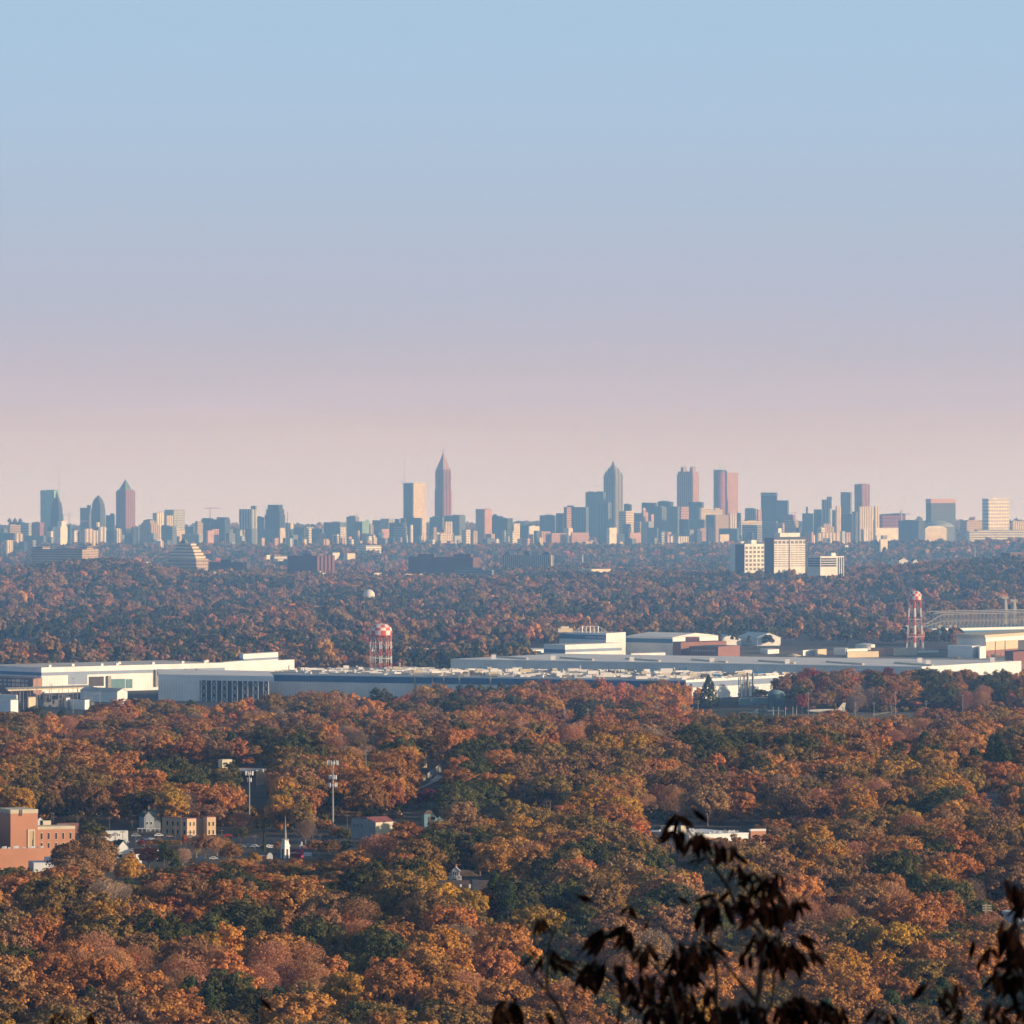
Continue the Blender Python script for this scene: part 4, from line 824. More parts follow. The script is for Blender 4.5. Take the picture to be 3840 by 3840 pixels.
# --- panel 3, downtown right
TW(3, 27300, 100, 190, 205, 565, 'rose_f', 'low rosy block right of the plain blue tower', ph=(150, 192, 562))
TW(3, 26800, 120, 200, 232, 608, 'tan_g', 'low tan gridded building at the foot of the plain blue tower')
TW(3, 26500, 60, 110, 125, 628, 'pink_g', 'small pink block in the gap below downtown')
TW(3, 26600, -40, 60, 75, 612, 'blue_h', 'low curved blue building before the signed tower')
TW(3, 27100, 261, 340, 351, 554, 'blue_v', 'blue block with a white chimney on top', ph=(288, 303, 505))
TW(3, 26900, 348, 402, 412, 524, 'navy_g', 'navy block right of the block with the white chimney')
TW(3, 27500, 408, 476, 488, 450, 'pale_v', 'pale ribbed tower with an open roof frame', ph=(445, 484, 428))
TW(3, 26600, 412, 462, 486, 518, 'pale_w', 'pale low twin tower before the open roof framed tower', tiers=[(418, 450, 512)])
TW(3, 26800, 486, 506, 514, 530, 'blue_g', 'thin blue block between the pale twin tower and cream ribs')
TW(3, 26700, 510, 516, 553, 497, 'cream_v', 'slender cream ribbed tower left of the grey gridded tower')
TW(3, 27900, 551, 622, 635, 394, 'grey_f', 'grey gridded tower left of the taller striped tower')
TW(3, 26600, 556, 630, 646, 558, 'navy_g', 'low navy block under the grey gridded tower')
TW(3, 28200, 656, 708, 771, 334, 'rose_w', 'tall dark tower with pinkish stripes at the right of downtown', ph=(690, 750, 330))
TW(3, 26700, 636, 660, 680, 540, 'blue_n', 'small blue block between the navy block and cream ribbed hotel')
TW(3, 26300, 683, 690, 797, 502, 'cream_v', 'cream ribbed block in front of the tall striped tower')
TW(3, 26350, 800, 806, 842, 500, 'cream_v', 'narrow cream ribbed wing right of the cream ribbed block')
TW(3, 27000, 845, 860, 1040, 562, 'rose_b', 'long low gridded block with a sloping brown roof', pyr=(845, 1110, 552, 'slate'), th=12)
TW(3, 26900, 1000, 1006, 1012, 532, 'tan_n', 'small tan clock tower above the long gridded block', name='clock_tower', mind=6)
TW(3, 23800, 992, 1136, 1180, 608, 'dark_v', 'near dark glass block with a pale right end', ph=(1030, 1110, 604))
t, q, zb, zt = TW(3, 27300, 1195, 1231, 1422, 476, 'dark_h', 'large dark glass block with a pink flat crown', rcol='white')
mb = MB(); mb.prism(scaleq(q, 1.015), zt + .3, zz(1650 + 445 / 2.0125, 27300)); mb.build('roof_crown', style('pink_n', 1), t)
TW(3, 27400, 1622, 1664, 1828, 442, 'white_b', 'isolated white gridded cube tower at far right', ph=(1690, 1740, 436))
TW(3, 26700, 1838, 1845, 1960, 614, 'cream_v', 'low cream ribbed building cut by the right edge', ph=(1850, 1880, 608))
TW(3, 26900, 1455, 1500, 1622, 615, 'tan_g', 'low tan domed hall left of the isolated white cube', tiers=[(1480, 1600, 606)])
TW(3, 25300, 1500, 1520, 1990, 690, 'white_h', 'long low white elevated station wall at far right', tiers=[(1560, 1990, 678)], th=14)
TW(3, 25600, 372, 392, 504, 655, 'tan_v', 'low tan tiered hospital block below downtown right', tiers=[(410, 470, 632)])
TW(3, 25100, 365, 374, 540, 702, 'cream_w', 'low cream ribbed hall beneath the tan tiered block')
TW(3, 24600, 546, 560, 583, 690, 'pale_n', 'slim pale block right of the low cream ribbed hall')
TW(3, 25500, 802, 812, 995, 664, 'white_n', 'low white sloping hall left of the near dark glass block')
# stadium with a curved roof
t = thing('stadium', 'stadium with a pale curved roof below the large dark glass block', 'stadium', (*P(2880 + 1290 / 2.0125, 26000), -90))
mb = MB(); s = 26000 / F; x0, y0 = P(2880 + 1290 / 2.0125, 26000); zr = zz(1650 + 640 / 2.0125, 26000); w_ = 115 / 2.0125 * s
mb.lathe(x0, y0, [(w_, -120), (w_, zr - 8)], 28); mb.build('wall', style('blue_h', 1), t)
mb = MB(); mb.lathe(x0, y0, [(w_ * 1.03, zr - 8), (w_ * .8, zr + 4), (w_ * .45, zr + 12), (0, zr + 15)], 28); mb.build('roof', plain('pale_roof_skin', (.38, .46, .50), .5), t, smooth=True)
t = thing('convention_hall', 'low beige curved hall in front of the stadium', 'hall', (*P(2880 + 1265 / 2.0125, 24800), -90))
mb = MB(); q = foot(2880 + 1178 / 2.0125, 2880 + 1186 / 2.0125, 2880 + 1352 / 2.0125, 24800, 20); zt = zz(1650 + 668 / 2.0125, 24800); mb.prism(q, -110, zt); mb.build('wall', style('cream_n', 1), t)
mb = MB(); mb.prism(scaleq(q, 1.01), zt + .3, zt + 9, top=scaleq(q, .6)); mb.build('roof', M['roofwhite'], t)
# fillers low in the haze: individual mid-rise blocks between the towers
fr = random.Random(31)
WORDS = {'cream': 'cream', 'blue': 'hazy blue', 'white': 'white', 'pink': 'pinkish', 'grey': 'grey', 'tan': 'tan', 'pale': 'pale blue', 'navy': 'dark blue'}
SKY_L = [('the teal glass tower', 190), ('the fluted cream tower', 340), ('the copper pyramid tower', 470), ('the hipped top tower', 560), ('the glassy grid tower', 655), ('the square dark building', 810), ('the slanted top tower', 930), ('the dark stepped tower', 1030), ('the white and blue slab', 1086), ('the cream obelisk block', 1160), ('the wide blue tower', 1255), ('the green wedge tower', 1372), ('the pink cube block', 1443), ('the navy block', 1555), ('the twin faced slab', 1555), ('the violet needle tower', 1662), ('the chimney stack', 1753), ('the lone pink tower', 1815), ('the white cube block', 2003), ('the wide ribbed tower', 2160), ('the tall blue slab', 2235), ('the stepped spire tower', 2300), ('the turret building', 2415), ('the white faced tower', 2475), ('the twin crowned tower', 2580), ('the glass cylinder', 2700), ('the signed tower', 2880), ('the white chimney block', 3028), ('the framed roof tower', 3102), ('the striped rose tower', 3235), ('the long gridded block', 3345), ('the near glass block', 3410), ('the pink crowned block', 3530), ('the white cube tower', 3737)]
seen = set()
for i in range(170):
    if i < 105: px = fr.uniform(0, 3600); yt = fr.uniform(1990, 2016) if fr.random() < .7 else fr.uniform(1975, 1995); d = fr.uniform(25300, 26300)
    else: px = fr.choice([fr.uniform(0, 640), fr.uniform(980, 1500), fr.uniform(1550, 2650), fr.uniform(2650, 3840)]); yt = fr.uniform(2014, 2034); d = fr.uniform(21500, 24500)
    if 240 < px < 560 and yt > 2010: continue
    w = fr.uniform(14, 38); col = fr.choice(['cream', 'blue', 'white', 'pink', 'grey', 'tan', 'pale', 'navy', 'blue', 'cream']); pat = fr.choice('vhgn')
    nl = sorted(SKY_L, key=lambda t: abs(t[1] - px)); ok = None
    sh = 'small' if w < 20 else 'wide' if w > 31 else 'plain'
    for l_ in nl[:4]:
        side = 'at the foot of' if abs(l_[1] - px) < 12 else ('low left of' if l_[1] > px else 'low right of')
        for tail in ('', ', ' + {'v': 'ribbed', 'h': 'banded', 'g': 'gridded', 'n': 'windowless'}[pat]):
            lb = f'{sh} {WORDS[col]} block {side} {l_[0]}{tail}'
            if lb not in seen: ok = lb; break
        if ok: break
    if not ok: continue
    seen.add(ok)
    k = fr.uniform(.25, .75); TW(0, d, px - w / 2, px - w / 2 + w * k, px + w / 2, yt, f'{col}_{pat}', ok, name='city_block', cat='building', ph=(px - w * .2, px + w * .1, yt - 3) if False else None, raw=True)
# --- middle distance blocks on and behind the first ridge
def win_rows(mb, p, q, n, z0, z1, rows, fw=.5, fh=.55, off=.2):
    H_ = (z1 - z0) / rows
    for r in range(rows):
        for k in range(n):
            t0 = (k + .5 - fw / 2) / n; t1 = (k + .5 + fw / 2) / n; wallstrip(mb, p, q, t0, t1, z0 + H_ * (r + .5 - fh / 2), z0 + H_ * (r + .5 + fh / 2), off)
# terraced pyramid
t = thing('terraced_building', 'terraced pyramid building with lit cream right steps on the first ridge', 'building', (*P(1410 / 2.0125, 13000), 0)); D = 13000; s = D / F
lv = [(1256, 1480, 1568, 893, 1010), (1262, 1476, 1548, 868, 893), (1275, 1468, 1532, 845, 868), (1298, 1460, 1515, 822, 845), (1318, 1452, 1498, 800, 822), (1340, 1440, 1480, 780, 800)]
for xl, xc, xr, yt, yb in lv:
    q = foot(xl / 2.0125, xc / 2.0125, xr / 2.0125, D + (1010 - yb) * .12, 48); z0, z1 = zz(1650 + yb / 2.0125, D), zz(1650 + yt / 2.0125, D)
    mb = MB(); mb.prism(q, z0 - (20 if yb == 1010 else 3), z1 - 1, 0, 1); mb.build('terrace', [style('tan_b' if yb == 1010 else 'cream_h', s * (1 if yb == 1010 else 1.35)), M['roofgrey']], t)
q = foot(1345 / 2.0125, 1400 / 2.0125, 1432 / 2.0125, D + 30, 48); mb = MB(); z0 = zz(1650 + 781 / 2.0125, D); mb.prism(q, z0, zz(1650 + 745 / 2.0125, D), top=[lerp(cen(q), p, .12) for p in q]); mb.build('roof', M['copper'], t)
# long apartment block on the left hill
t = thing('apartment_block', 'long grey apartment block with a lit cream right end on the left hill', 'apartment block', (*P(300 / 2.0125 * 1, 12900), 20)); D = 12900; s = D / F
mb = MB(); q = foot(228 / 2.0125, 620 / 2.0125, 727 / 2.0125, D, 68); mb.prism(q, 10, zz(1650 + 824 / 2.0125, D), 0, 1); mb.build('wall', [style('tan_b', s * .7), M['roofdark']], t)
for a, b in ((245, 372), (590, 700)):
    q2 = foot(a / 2.0125, (a * .4 + b * .6) / 2.0125, b / 2.0125, D + 25, 60); mb = MB(); mb.prism(q2, zz(1650 + 824 / 2.0125, D), zz(1650 + 806 / 2.0125, D), 0, 1); mb.build('penthouse', [style('tan_h', s), M['roofdark']], t)
TW(0, 12750, 1570, 1860, 1888, 925, 'brown_g', 'dark low block behind the ridge trees right of the terraced pyramid', name='office_block', cat='building', ph=(1655, 1748, 905), rcol='roofdark')
t, q, zb, zt = TW(1, 12700, 233, 452, 578, 876, 'brick_v', 'dark brick office block with lit vertical fins', name='office_block', cat='building', ph=(350, 455, 861), rcol='roofdark')
mb = MB(); 
for k in range(5): p_ = lerp(q[0], q[1], .08 + .22 * k); mb.box(p_[0] + 1, p_[1] - 1, zb, 5, 5, zt - zb + 1, rz=.5)
mb.build('brick_fins', M['brickdark'], t)
TW(1, 12300, 436, 500, 527, 1000, 'cream_h', 'small low entrance hall below the finned brick block', name='low_hall', cat='building', ph=(460, 490, 990))
TW(1, 17500, 750, 830, 944, 797, 'white_h', 'white banded office block in the hazy band left of centre', name='office_block', cat='building')
t, q, zb, zt = TW(1, 12800, 1143, 1638, 1686, 886, 'brick_f', 'very long dark brick office block with two rooftop boxes', name='office_block', cat='building', ph=((1217, 1356, 863), (1490, 1632, 863)), rcol='roofdark')
TW(1, 12350, 1500, 1780, 1792, 984, 'grey_g', 'low grey wing in front of the long brick office block', name='low_hall', cat='building', ph=(1570, 1714, 963))
t, q, zb, zt = TW(1, 13400, 1860, 2222, 2244, 868, 'tan_v', 'grey ribbed hotel with steep mansard roofs', name='hotel', cat='hotel', rcol='slate')
for a, b in ((1868, 1934), (2020, 2082), (2160, 2232)):
    q2 = foot(960 + a / 2.0125, 960 + (a * .2 + b * .8) / 2.0125, 960 + b / 2.0125, 13380, 60); mb = MB(); mb.prism(q2, zt + .3, zz(1650 + 842 / 2.0125, 13400), top=scaleq(q2, .55)); mb.build('mansard_roof', M['slate'], t)
t, q, zb, zt = TW(2, 11900, 1648, 1756, 1910, 785, 'white_n', 'white office tower with square window groups right of centre', ph=(1782, 1850, 756))
mb = MB(); win_rows(mb, q[0], q[1], 5, zz(1650 + 990 / 2.0125, 11900), zt - 3, 6, .62, .6, .3); mb.build('windows', plain('hazy_window', (.17, .16, .16), .4), t)
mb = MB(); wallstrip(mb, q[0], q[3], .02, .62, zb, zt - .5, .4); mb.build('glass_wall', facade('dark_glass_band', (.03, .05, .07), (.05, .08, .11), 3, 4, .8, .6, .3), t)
t, q, zb, zt = TW(3, 11800, -25, 42, 299, 735, 'white_n', 'broad white office tower with dark frame behind the ridge', ph=((52, 246, 702), (76, 108, 668)))
mb = MB(); win_rows(mb, q[0], q[1], 8, zz(1650 + 960 / 2.0125, 11800), zz(1650 + 790 / 2.0125, 11800), 10, .78, .34, .3); win_rows(mb, q[0], q[1], 8, zz(1650 + 785 / 2.0125, 11800), zz(1650 + 760 / 2.0125, 11800), 1, .7, .8, .3); mb.build('windows', plain('hazy_window', (.17, .16, .16), .4), t)
mb = MB()
for f0, f1 in ((0, .012), (.46, .485), (.96, 1)): wallstrip(mb, q[0], q[1], f0, f1, zb, zt + .5, .6)
wallstrip(mb, q[0], q[1], 0, 1, zt - 4, zt + .8, .7); mb.build('dark_frame', M['slate'], t)
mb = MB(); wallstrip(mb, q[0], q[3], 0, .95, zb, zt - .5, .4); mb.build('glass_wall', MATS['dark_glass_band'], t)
t, q, zb, zt = TW(3, 11500, 303, 395, 579, 878, 'white_n', 'low white banded office building right of the broad white tower', name='office_block', cat='building', ph=(467, 518, 854))
mb = MB(); H_ = zt - zz(1650 + 955 / 2.0125, 11500)
for r in range(4):
    wallstrip(mb, q[0], q[1], .02, .68, zt - 3 - r * H_ / 4.4 - 2.6, zt - 3 - r * H_ / 4.4, .3); wallstrip(mb, q[0], q[3], .05, .95, zt - 3 - r * H_ / 4.4 - 2.6, zt - 3 - r * H_ / 4.4, .3)
for f0 in (.74, .83, .92): wallstrip(mb, q[0], q[1], f0, f0 + .05, zb, zt - 2, .3)
mb.build('window_bands', M['glass'], t)
def gable(name, label, px0, px1, pxd, yb, yr, ye, d, depth, wallm, roofm, cat='house', th=15, door=False, group=None):
    """gabled building: gable end px0..px1, eaves row ye, ridge row yr, depth metres away"""
    s = d / F; q0, q1 = P(px0, d), P(px1, d + (px1 - px0) * s * math.tan(R(th))); L = math.hypot(q1[0] - q0[0], q1[1] - q0[1]); ux, uy = (q1[0] - q0[0]) / L, (q1[1] - q0[1]) / L; nx, ny = -uy, ux
    zb = min(tz(*q0), tz(*q1)) - 1 if yb is None else zz(yb, d) - 1; ze, zr = zz(ye, d), zz(yr, d); m_ = lerp(q0, q1, .5)
    t = thing(name, label, cat, (m_[0], m_[1], zb), group); mb = MB(); B = lambda p, k=depth: (p[0] + nx * k, p[1] + ny * k)
    mb.prism([q0, q1, B(q1), B(q0)], zb, ze); mb.face([(*q0, ze), (*q1, ze), (*m_, zr)]); mb.face([(*B(q1), ze), (*B(q0), ze), (*B(m_), zr)]); mb.build('wall', wallm, t)
    mb = MB(); o = .5
    for e in (q0, q1):
        ex, ey = (e[0] - m_[0]) * .08, (e[1] - m_[1]) * .08; e2 = (e[0] + ex, e[1] + ey); zo = ze - (zr - ze) * .08
        a, b, c, dd = (*B(m_, -o), zr + .25), (*B(m_, depth + o), zr + .25), (*B(e2, depth + o), zo + .2), (*B(e2, -o), zo + .2)
        mb.face([a, b, c, dd]); mb.face([dd, c, b, a][::1]) if False else None
        mb.face([(p[0], p[1], p[2] - .2) for p in (a, dd, c, b)])
        mb.face([a, dd, (dd[0], dd[1], dd[2] - .25), (a[0], a[1], a[2] - .25)])
    mb.build('roof', roofm, t); return t, (q0, q1, m_, zb, ze, zr, nx, ny)
# small things on the ridges
sm = [(1, 16500, 75, 80, 108, 868, 'white_n', 'tiny white house left end of the hazy band'), (1, 16500, 135, 140, 232, 875, 'white_h', 'low white warehouse left behind the finned brick block'), (1, 16800, 575, 580, 632, 850, 'white_n', 'small white hall right behind the finned brick block'),
 (1, 16500, 662, 690, 748, 856, 'cream_n', 'low cream sheds left of the white banded office block'), (1, 12000, 890, 893, 948, 1003, 'cream_n', 'cream low roof below the white banded office block'), (1, 11800, 1120, 1128, 1196, 1012, 'cream_n', 'cream stepped hall left below the long brick block'), (1, 11800, 1232, 1235, 1256, 1010, 'white_n', 'tiny white box beside the cream stepped hall'),
 (2, 12000, 165, 360, 378, 1000, 'grey_h', 'low grey blue office left of the cream warehouse group'), (2, 12050, 376, 380, 440, 1004, 'cream_h', 'small cream lit block joined to the grey blue office'), (2, 12100, 488, 600, 746, 975, 'cream_n', 'cream lit warehouse with stepped roof below downtown'),
 (2, 11700, 955, 960, 1015, 1040, 'tan_n', 'low tan roof left in the row below the office tower'), (2, 11700, 1045, 1060, 1112, 1038, 'tan_n', 'tan low shed middle of the row on the ridge'), (2, 11700, 1205, 1210, 1250, 1042, 'tan_n', 'little tan roof right end of the row on the ridge'),
 (2, 24000, 290, 298, 412, 703, 'pink_g', 'row of pinkish low houses left below downtown'), (2, 24000, 212, 220, 292, 690, 'pink_v', 'low pink ribbed hall below the broad low blue tower'), (2, 24000, 443, 450, 582, 698, 'pink_g', 'pinkish stepped low blocks below the wide ribbed tower'), (2, 24100, 1245, 1250, 1335, 728, 'white_v', 'low white arched hall below the pink banded slab'),
 (2, 24100, 885, 890, 975, 700, 'pink_n', 'low pink shed below the pale cream tower'), (2, 24100, 1560, 1570, 1640, 712, 'cream_n', 'low cream shed below the grey beige block'), (3, 18500, 580, 584, 606, 793, 'white_n', 'tiny white box among the pylons'), (3, 18500, 840, 850, 905, 748, 'cream_n', 'small cream house in the haze right of the pylons'),
 (3, 18500, 1265, 1275, 1302, 810, 'pale_n', 'tiny pale blue box in the haze at right'), (3, 18500, 1503, 1506, 1530, 826, 'pink_n', 'tiny pink box in the haze far right'), (3, 12300, 1765, 1830, 1950, 850, 'brick_h', 'low brick building on the ridge at the right edge'),
 (0, 11300, 1255, 1262, 1345, 1052, 'pink_n', 'long low pink roof below the terraced pyramid'), (0, 11200, 1405, 1410, 1447, 1042, 'pink_n', 'small pink gable below the terraced pyramid'), (0, 11000, 1540, 1556, 1592, 1090, 'white_n', 'small bright white box in the wood below the pyramid'), (0, 11000, 1375, 1380, 1480, 1080, 'pale_n', 'low blue grey roof left of the bright white box'), (0, 12500, 1095, 1100, 1137, 920, 'white_n', 'small white mansion roof on the left hill'), (0, 12000, 1600, 1610, 1720, 995, 'cream_h', 'low cream block below the dark ridge block')]
for p, d, xl, xc, xr, yt, st, lb in sm:
    if d < 13000: d = gscan(960 * p + xc / 2.0125, 1650 + yt / 2.0125 + 26, 9800, 12300)
    TW(p, d, xl, xc, xr, yt, st, lb, name='low_building', cat='building', mind=10)
for i, (a, b, r_) in enumerate(((920, 956, 898), (990, 1060, 890), (1094, 1132, 898))):
    gable('gabled_house', ['left', 'largest middle', 'right'][i] + ' white gable of the three gabled lodge on the ridge', 2880 + a / 2.0125, 2880 + b / 2.0125, 0, None, 1650 + r_ / 2.0125, 1650 + (r_ + 18) / 2.0125, gscan(2880 + a / 2.0125, 1650 + r_ / 2.0125 + 30, 11200, 12300), 12, M['panel'], M['shingle'])
for i, (a, b, y_) in enumerate(((765, 800, 1033), (805, 840, 1048))):
    gable('gabled_house', ['higher', 'lower'][i] + ' pale gable roof of the pair left of the ridge row', 1920 + a / 2.0125, 1920 + b / 2.0125, 0, None, 1650 + (y_ - 10) / 2.0125, 1650 + (y_ + 6) / 2.0125, gscan(1920 + a / 2.0125, 1650 + y_ / 2.0125 + 26, 10500, 12300), 10, M['panel'], M['shingle'])
for i, (a, b, y_) in enumerate(((1000, 1040, 1045), (1065, 1105, 1040), (1110, 1150, 1048), (1195, 1240, 1044))):
    gable('gabled_house', ['first from left', 'second from left', 'third from left', 'rightmost'][i] + ' of four small orange roofed houses on the left slope', a / 2.0125, b / 2.0125, 0, None, 1650 + (y_ - 7) / 2.0125, 1650 + (y_ + 5) / 2.0125, gscan(a / 2.0125, 1650 + y_ / 2.0125 + 26, 9800, 12300), 10, M['trim'], M['redroof'])
# white domed tank
t = thing('domed_tank', 'white domed water tank half sunk in the wood', 'tank', (*P(960 + 852 / 2.0125, 10600), 0)); x0, y0 = P(960 + 852 / 2.0125, 10600); s = 10600 / F; r_ = 44 / 2.0125 * s; z1 = zz(1650 + 1166 / 2.0125, 10600)
mb = MB(); mb.lathe(x0, y0, [(r_, z1 - 14), (r_, z1), ], 24); mb.build('tank_wall', M['white'], t, smooth=True); mb = MB(); mb.lathe(x0, y0, [(r_, z1), (r_ * .9, z1 + 3), (r_ * .6, z1 + 6.2), (r_ * .3, z1 + 7.6), (0, z1 + 8)], 24); mb.build('dome', M['white'], t, smooth=True)
# cranes
def crane(label, px, d, yb, yt, x0, x1, yarm, m):
    x, y = P(px, d); t = thing('tower_crane', label, 'crane', (x, y, zz(yb, d))); mb = MB(); mb.tube((x, y, zz(yb, d) - 40), (x, y, zz(yt, d)), 1.6, 1.6, 4); mb.build('mast', m, t)
    mb = MB(); z = zz(yarm, d); mb.tube((*P(x0, d), z), (*P(x1, d), z), 1.3, .9, 4); mb.tube((x, y, zz(yt, d)), (*P(x1 * .7 + px * .3, d), z), .4, .4, 3); mb.build('jib', m, t)
cm = plain('crane_paint', (.5, .2, .14), .6); c = lambda v: 1650 + v / 2.0125
crane('tower crane with a level jib above the bright cream slab', 520 / 2.0125, 26700, c(640), c(548), 418 / 2.0125, 560 / 2.0125, c(566), plain('crane_pale', (.55, .4, .3), .6))
crane('low tower crane left of the round shouldered tower', 675 / 2.0125, 25900, c(660), c(560), 604 / 2.0125, 692 / 2.0125, c(612), plain('crane_pale', (.55, .4, .3), .6))
crane('red tower crane on the unfinished roof of the square dark building', 1585 / 2.0125, 25950, c(590), c(505), 1550 / 2.0125, 1667 / 2.0125, c(516), cm)
crane('leaning pale crane right of the broad dark stepped tower', 960 + 238 / 2.0125, 27000, c(640), c(540), 960 + 225 / 2.0125, 960 + 243 / 2.0125, c(600), cm)
crane('small crane right of the plain blue tower', 2880 + 205 / 2.0125, 27500, c(600), c(545), 2880 + 162 / 2.0125, 2880 + 234 / 2.0125, c(549), cm)
def mast(name, label, px, d, yb, yt, r0, r1, m, cat='mast', group=None, arms=0):
    x, y = P(px, d); z0 = tz(x, y) - 1 if yb is None else zz(yb, d); t = thing(name, label, cat, (x, y, z0), group); mb = MB(); z1 = zz(yt, d); mb.tube((x, y, z0), (x, y, z1), r0, r1, 6); mb.build('pole', m, t)
    if arms:
        mb = MB()
        for k in range(arms): mb.box(x, y, z1 - 1.2 - k * 2.2, 3.2, .35, .35)
        mb.build('crossarm', m, t)
    return t, x, y, z0, z1
for nm, px, d, yt, lb in (('broadcast_mast', 445 / 2.0125, 29500, c(150), 'very tall red and white mast behind the dark stepped tower'), ('broadcast_mast', 960 + 1120 / 2.0125, 33000, c(105), 'very tall faint mast above the twin faced slab')):
    x, y = P(px, d); t = thing(nm, lb, 'mast', (x, y, -120)); z0, z1 = -140, zz(yt, d); n = 9
    for k in range(n):
        mb = MB(); mb.tube((x, y, z0 + (z1 - z0) * k / n), (x, y, z0 + (z1 - z0) * (k + 1) / n), 1.7 - .12 * k, 1.6 - .12 * k, 4); mb.build('mast_section', M['red'] if k % 2 else M['steel'], t)
mast('lattice_mast', 'lattice phone mast with white dishes in the haze below downtown', 1920 + 533 / 2.0125, 15500, None, c(862), 1.4, 1.2, M['white'], arms=2)
mast('lattice_mast', 'lattice radio mast on the right ridge', 2880 + 1561 / 2.0125, 12600, None, c(802), 1.0, .8, M['steel'], arms=2)
for i, (p, x_, yt, yb, d) in enumerate([(0, 1654, 955, 1020, 11600), (0, 1752, 1032, 1085, 11400), (0, 1841, 905, 1000, 12300), (0, 1884, 918, 990, 12300), (0, 134, 1185, 1255, 9900), (0, 360, 1185, 1250, 9900), (0, 651, 1160, 1230, 10000), (0, 1095, 1160, 1205, 10200), (1, 332, 1145, 1200, 10300), (1, 818, 1105, 1270, 9500), (1, 1489, 1150, 1215, 10200), (1, 433, 795, 855, 16500), (1, 165, 1175, 1205, 10100), (1, 61, 905, 970, 12600), (2, 221, 1165, 1225, 10100), (2, 832, 1150, 1200, 10200), (2, 1371, 1150, 1225, 10000), (2, 1835, 1165, 1210, 10100), (2, 1320, 895, 985, 15000), (3, 404, 1200, 1262, 9750), (3, 536, 1178, 1205, 10000), (3, 1417, 1205, 1250, 9800), (3, 960, 1210, 1235, 9800)]):
    near_ = min(LANDM if False else [('the terraced pyramid', 700, 2100), ('the left edge', 0, 2250), ('the finned brick block', 1160, 2120), ('the domed tank', 1383, 2215), ('the long brick block', 1660, 2120), ('the mansard hotel', 1990, 2110), ('the cream warehouse', 2230, 2140), ('the white office towers', 2850, 2080), ('the slim water tower', 3430, 2230), ('the framed roof hangar', 3650, 2300)], key=lambda t: abs(960 * p + x_ / 2.0125 - t[1]) + abs(c(yb) - t[2]))
    sd = 'left of' if near_[1] > 960 * p + x_ / 2.0125 else 'right of'; ln = (yb - yt)
    mast('light_pole', f'{"tall" if ln > 75 else "short" if ln < 45 else "thin"} pale pole {"high on the ridge" if yb < 1030 else "in the wood"} {sd} {near_[0]}' + (', second one' if i in (3, 5) else ''), 960 * p + x_ / 2.0125, d, None, c(yt), .35, .22, M['concrete'], group='poles standing in the far wood', arms=1)
for i, xx in enumerate([403, 432, 446, 474, 500, 516, 554, 596, 646, 668, 706, 738, 768, 798, 829, 858]):
    mast('transmission_pylon', 'pale transmission pylon in the hazy row right of the broad white office tower', 2880 + xx / 2.0125, 18600, None, c(798 + (i % 3) * 6), .8, .5, M['concrete'], cat='pylon', group='row of pale pylons in the haze')
M['brickfar'] = plain('purple_brick', (.30, .15, .12), .9)
# ------------------------------------------------------------------ the aircraft works
def Q(p, y0, zx, zy): return 960 * p + zx / 2.0125, y0 + zy / 2.0125
def hall(name, label, c, r, l, zt, parts, cat='factory hall', zb=-7, wall=None, roof='roofgrey', parapet=1.0):
    """c, r, l: (photo x, distance) of near corner, right and left neighbours; parts: coloured bands (face, t0, t1, z0, z1, material, name)"""
    C, Rr, L = P(*c), P(*r), P(*l); q = quad(C, Rr, L)
    t = thing(name, label, cat, (*cen(q), zb)); mb = MB(); mb.prism(q, zb, zt, 0, 1); mb.build('wall', [wall or M['panel'], M[roof]], t)
    for k, (face, t0, t1, z0, z1, m, nm) in enumerate(parts):
        a, b = (C, Rr) if face == 'r' else (C, L); mb = MB(); wallstrip(mb, a, b, t0, t1, z0, z1, .35 + .03 * (k % 4)); mb.build(nm, M[m], t)
    return t, q
HAZEWALL = facade('panel_wall_ribbed', (.86, .87, .87), (.78, .79, .80), 3.2, 1e4, .5, 1.0)
def dz(py, d): return zz(py, d)
# left hall: corner x=155
D1 = 6818; s1 = D1 / F
zt1 = dz(2503, D1); zB0, zB1 = dz(2534, D1), dz(2522, D1)
t, q = hall('assembly_hall', 'long white aircraft hall with lit side and blue stripe at far left', (155, D1), (842, 6976), (-75, 6900), zt1,
  [('l', 0, 1, zB0, zB1, 'bluepaint', 'blue_stripe'), ('r', 0, 1, zB0, zB1, 'bluelit', 'blue_stripe'), ('r', .145, .245, dz(2570, D1), dz(2531, D1), 'bluelit', 'hangar_door'), ('r', .255, .335, dz(2590, D1) + 3, dz(2543, D1), 'dark', 'door_opening'), ('r', .375, .45, dz(2590, D1), dz(2554, D1), 'teal', 'door_opening'), ('r', .455, .49, dz(2590, D1), dz(2556, D1), 'teal', 'door_opening')], wall=HAZEWALL)
for f_ in (.36, .62, .79, .85):
    mb = MB(); p_ = lerp(q[0], q[1], f_); mb.box(p_[0] + .7, p_[1] - 1.2, zt1 - 22 if f_ > .5 else -6, 4, 2.4, 17 if f_ > .5 else zt1 - 4, rz=.72); mb.build('wall_duct', M['concrete'], t)
for f_, g_ in ((.05, .02), (.2, .1), (.33, .02), (.42, .04), (.52, .3), (.62, .05), (.8, .1), (.9, .03), (.97, .2)):
    p_ = (q[0][0] + (q[1][0] - q[0][0]) * f_ + (q[3][0] - q[0][0]) * g_, q[0][1] + (q[1][1] - q[0][1]) * f_ + (q[3][1] - q[0][1]) * g_); mb = MB(); mb.box(*p_, zt1, 3, 3, 2.4, rz=.6); mb.build('rooftop_unit', M['roofwhite'], t)
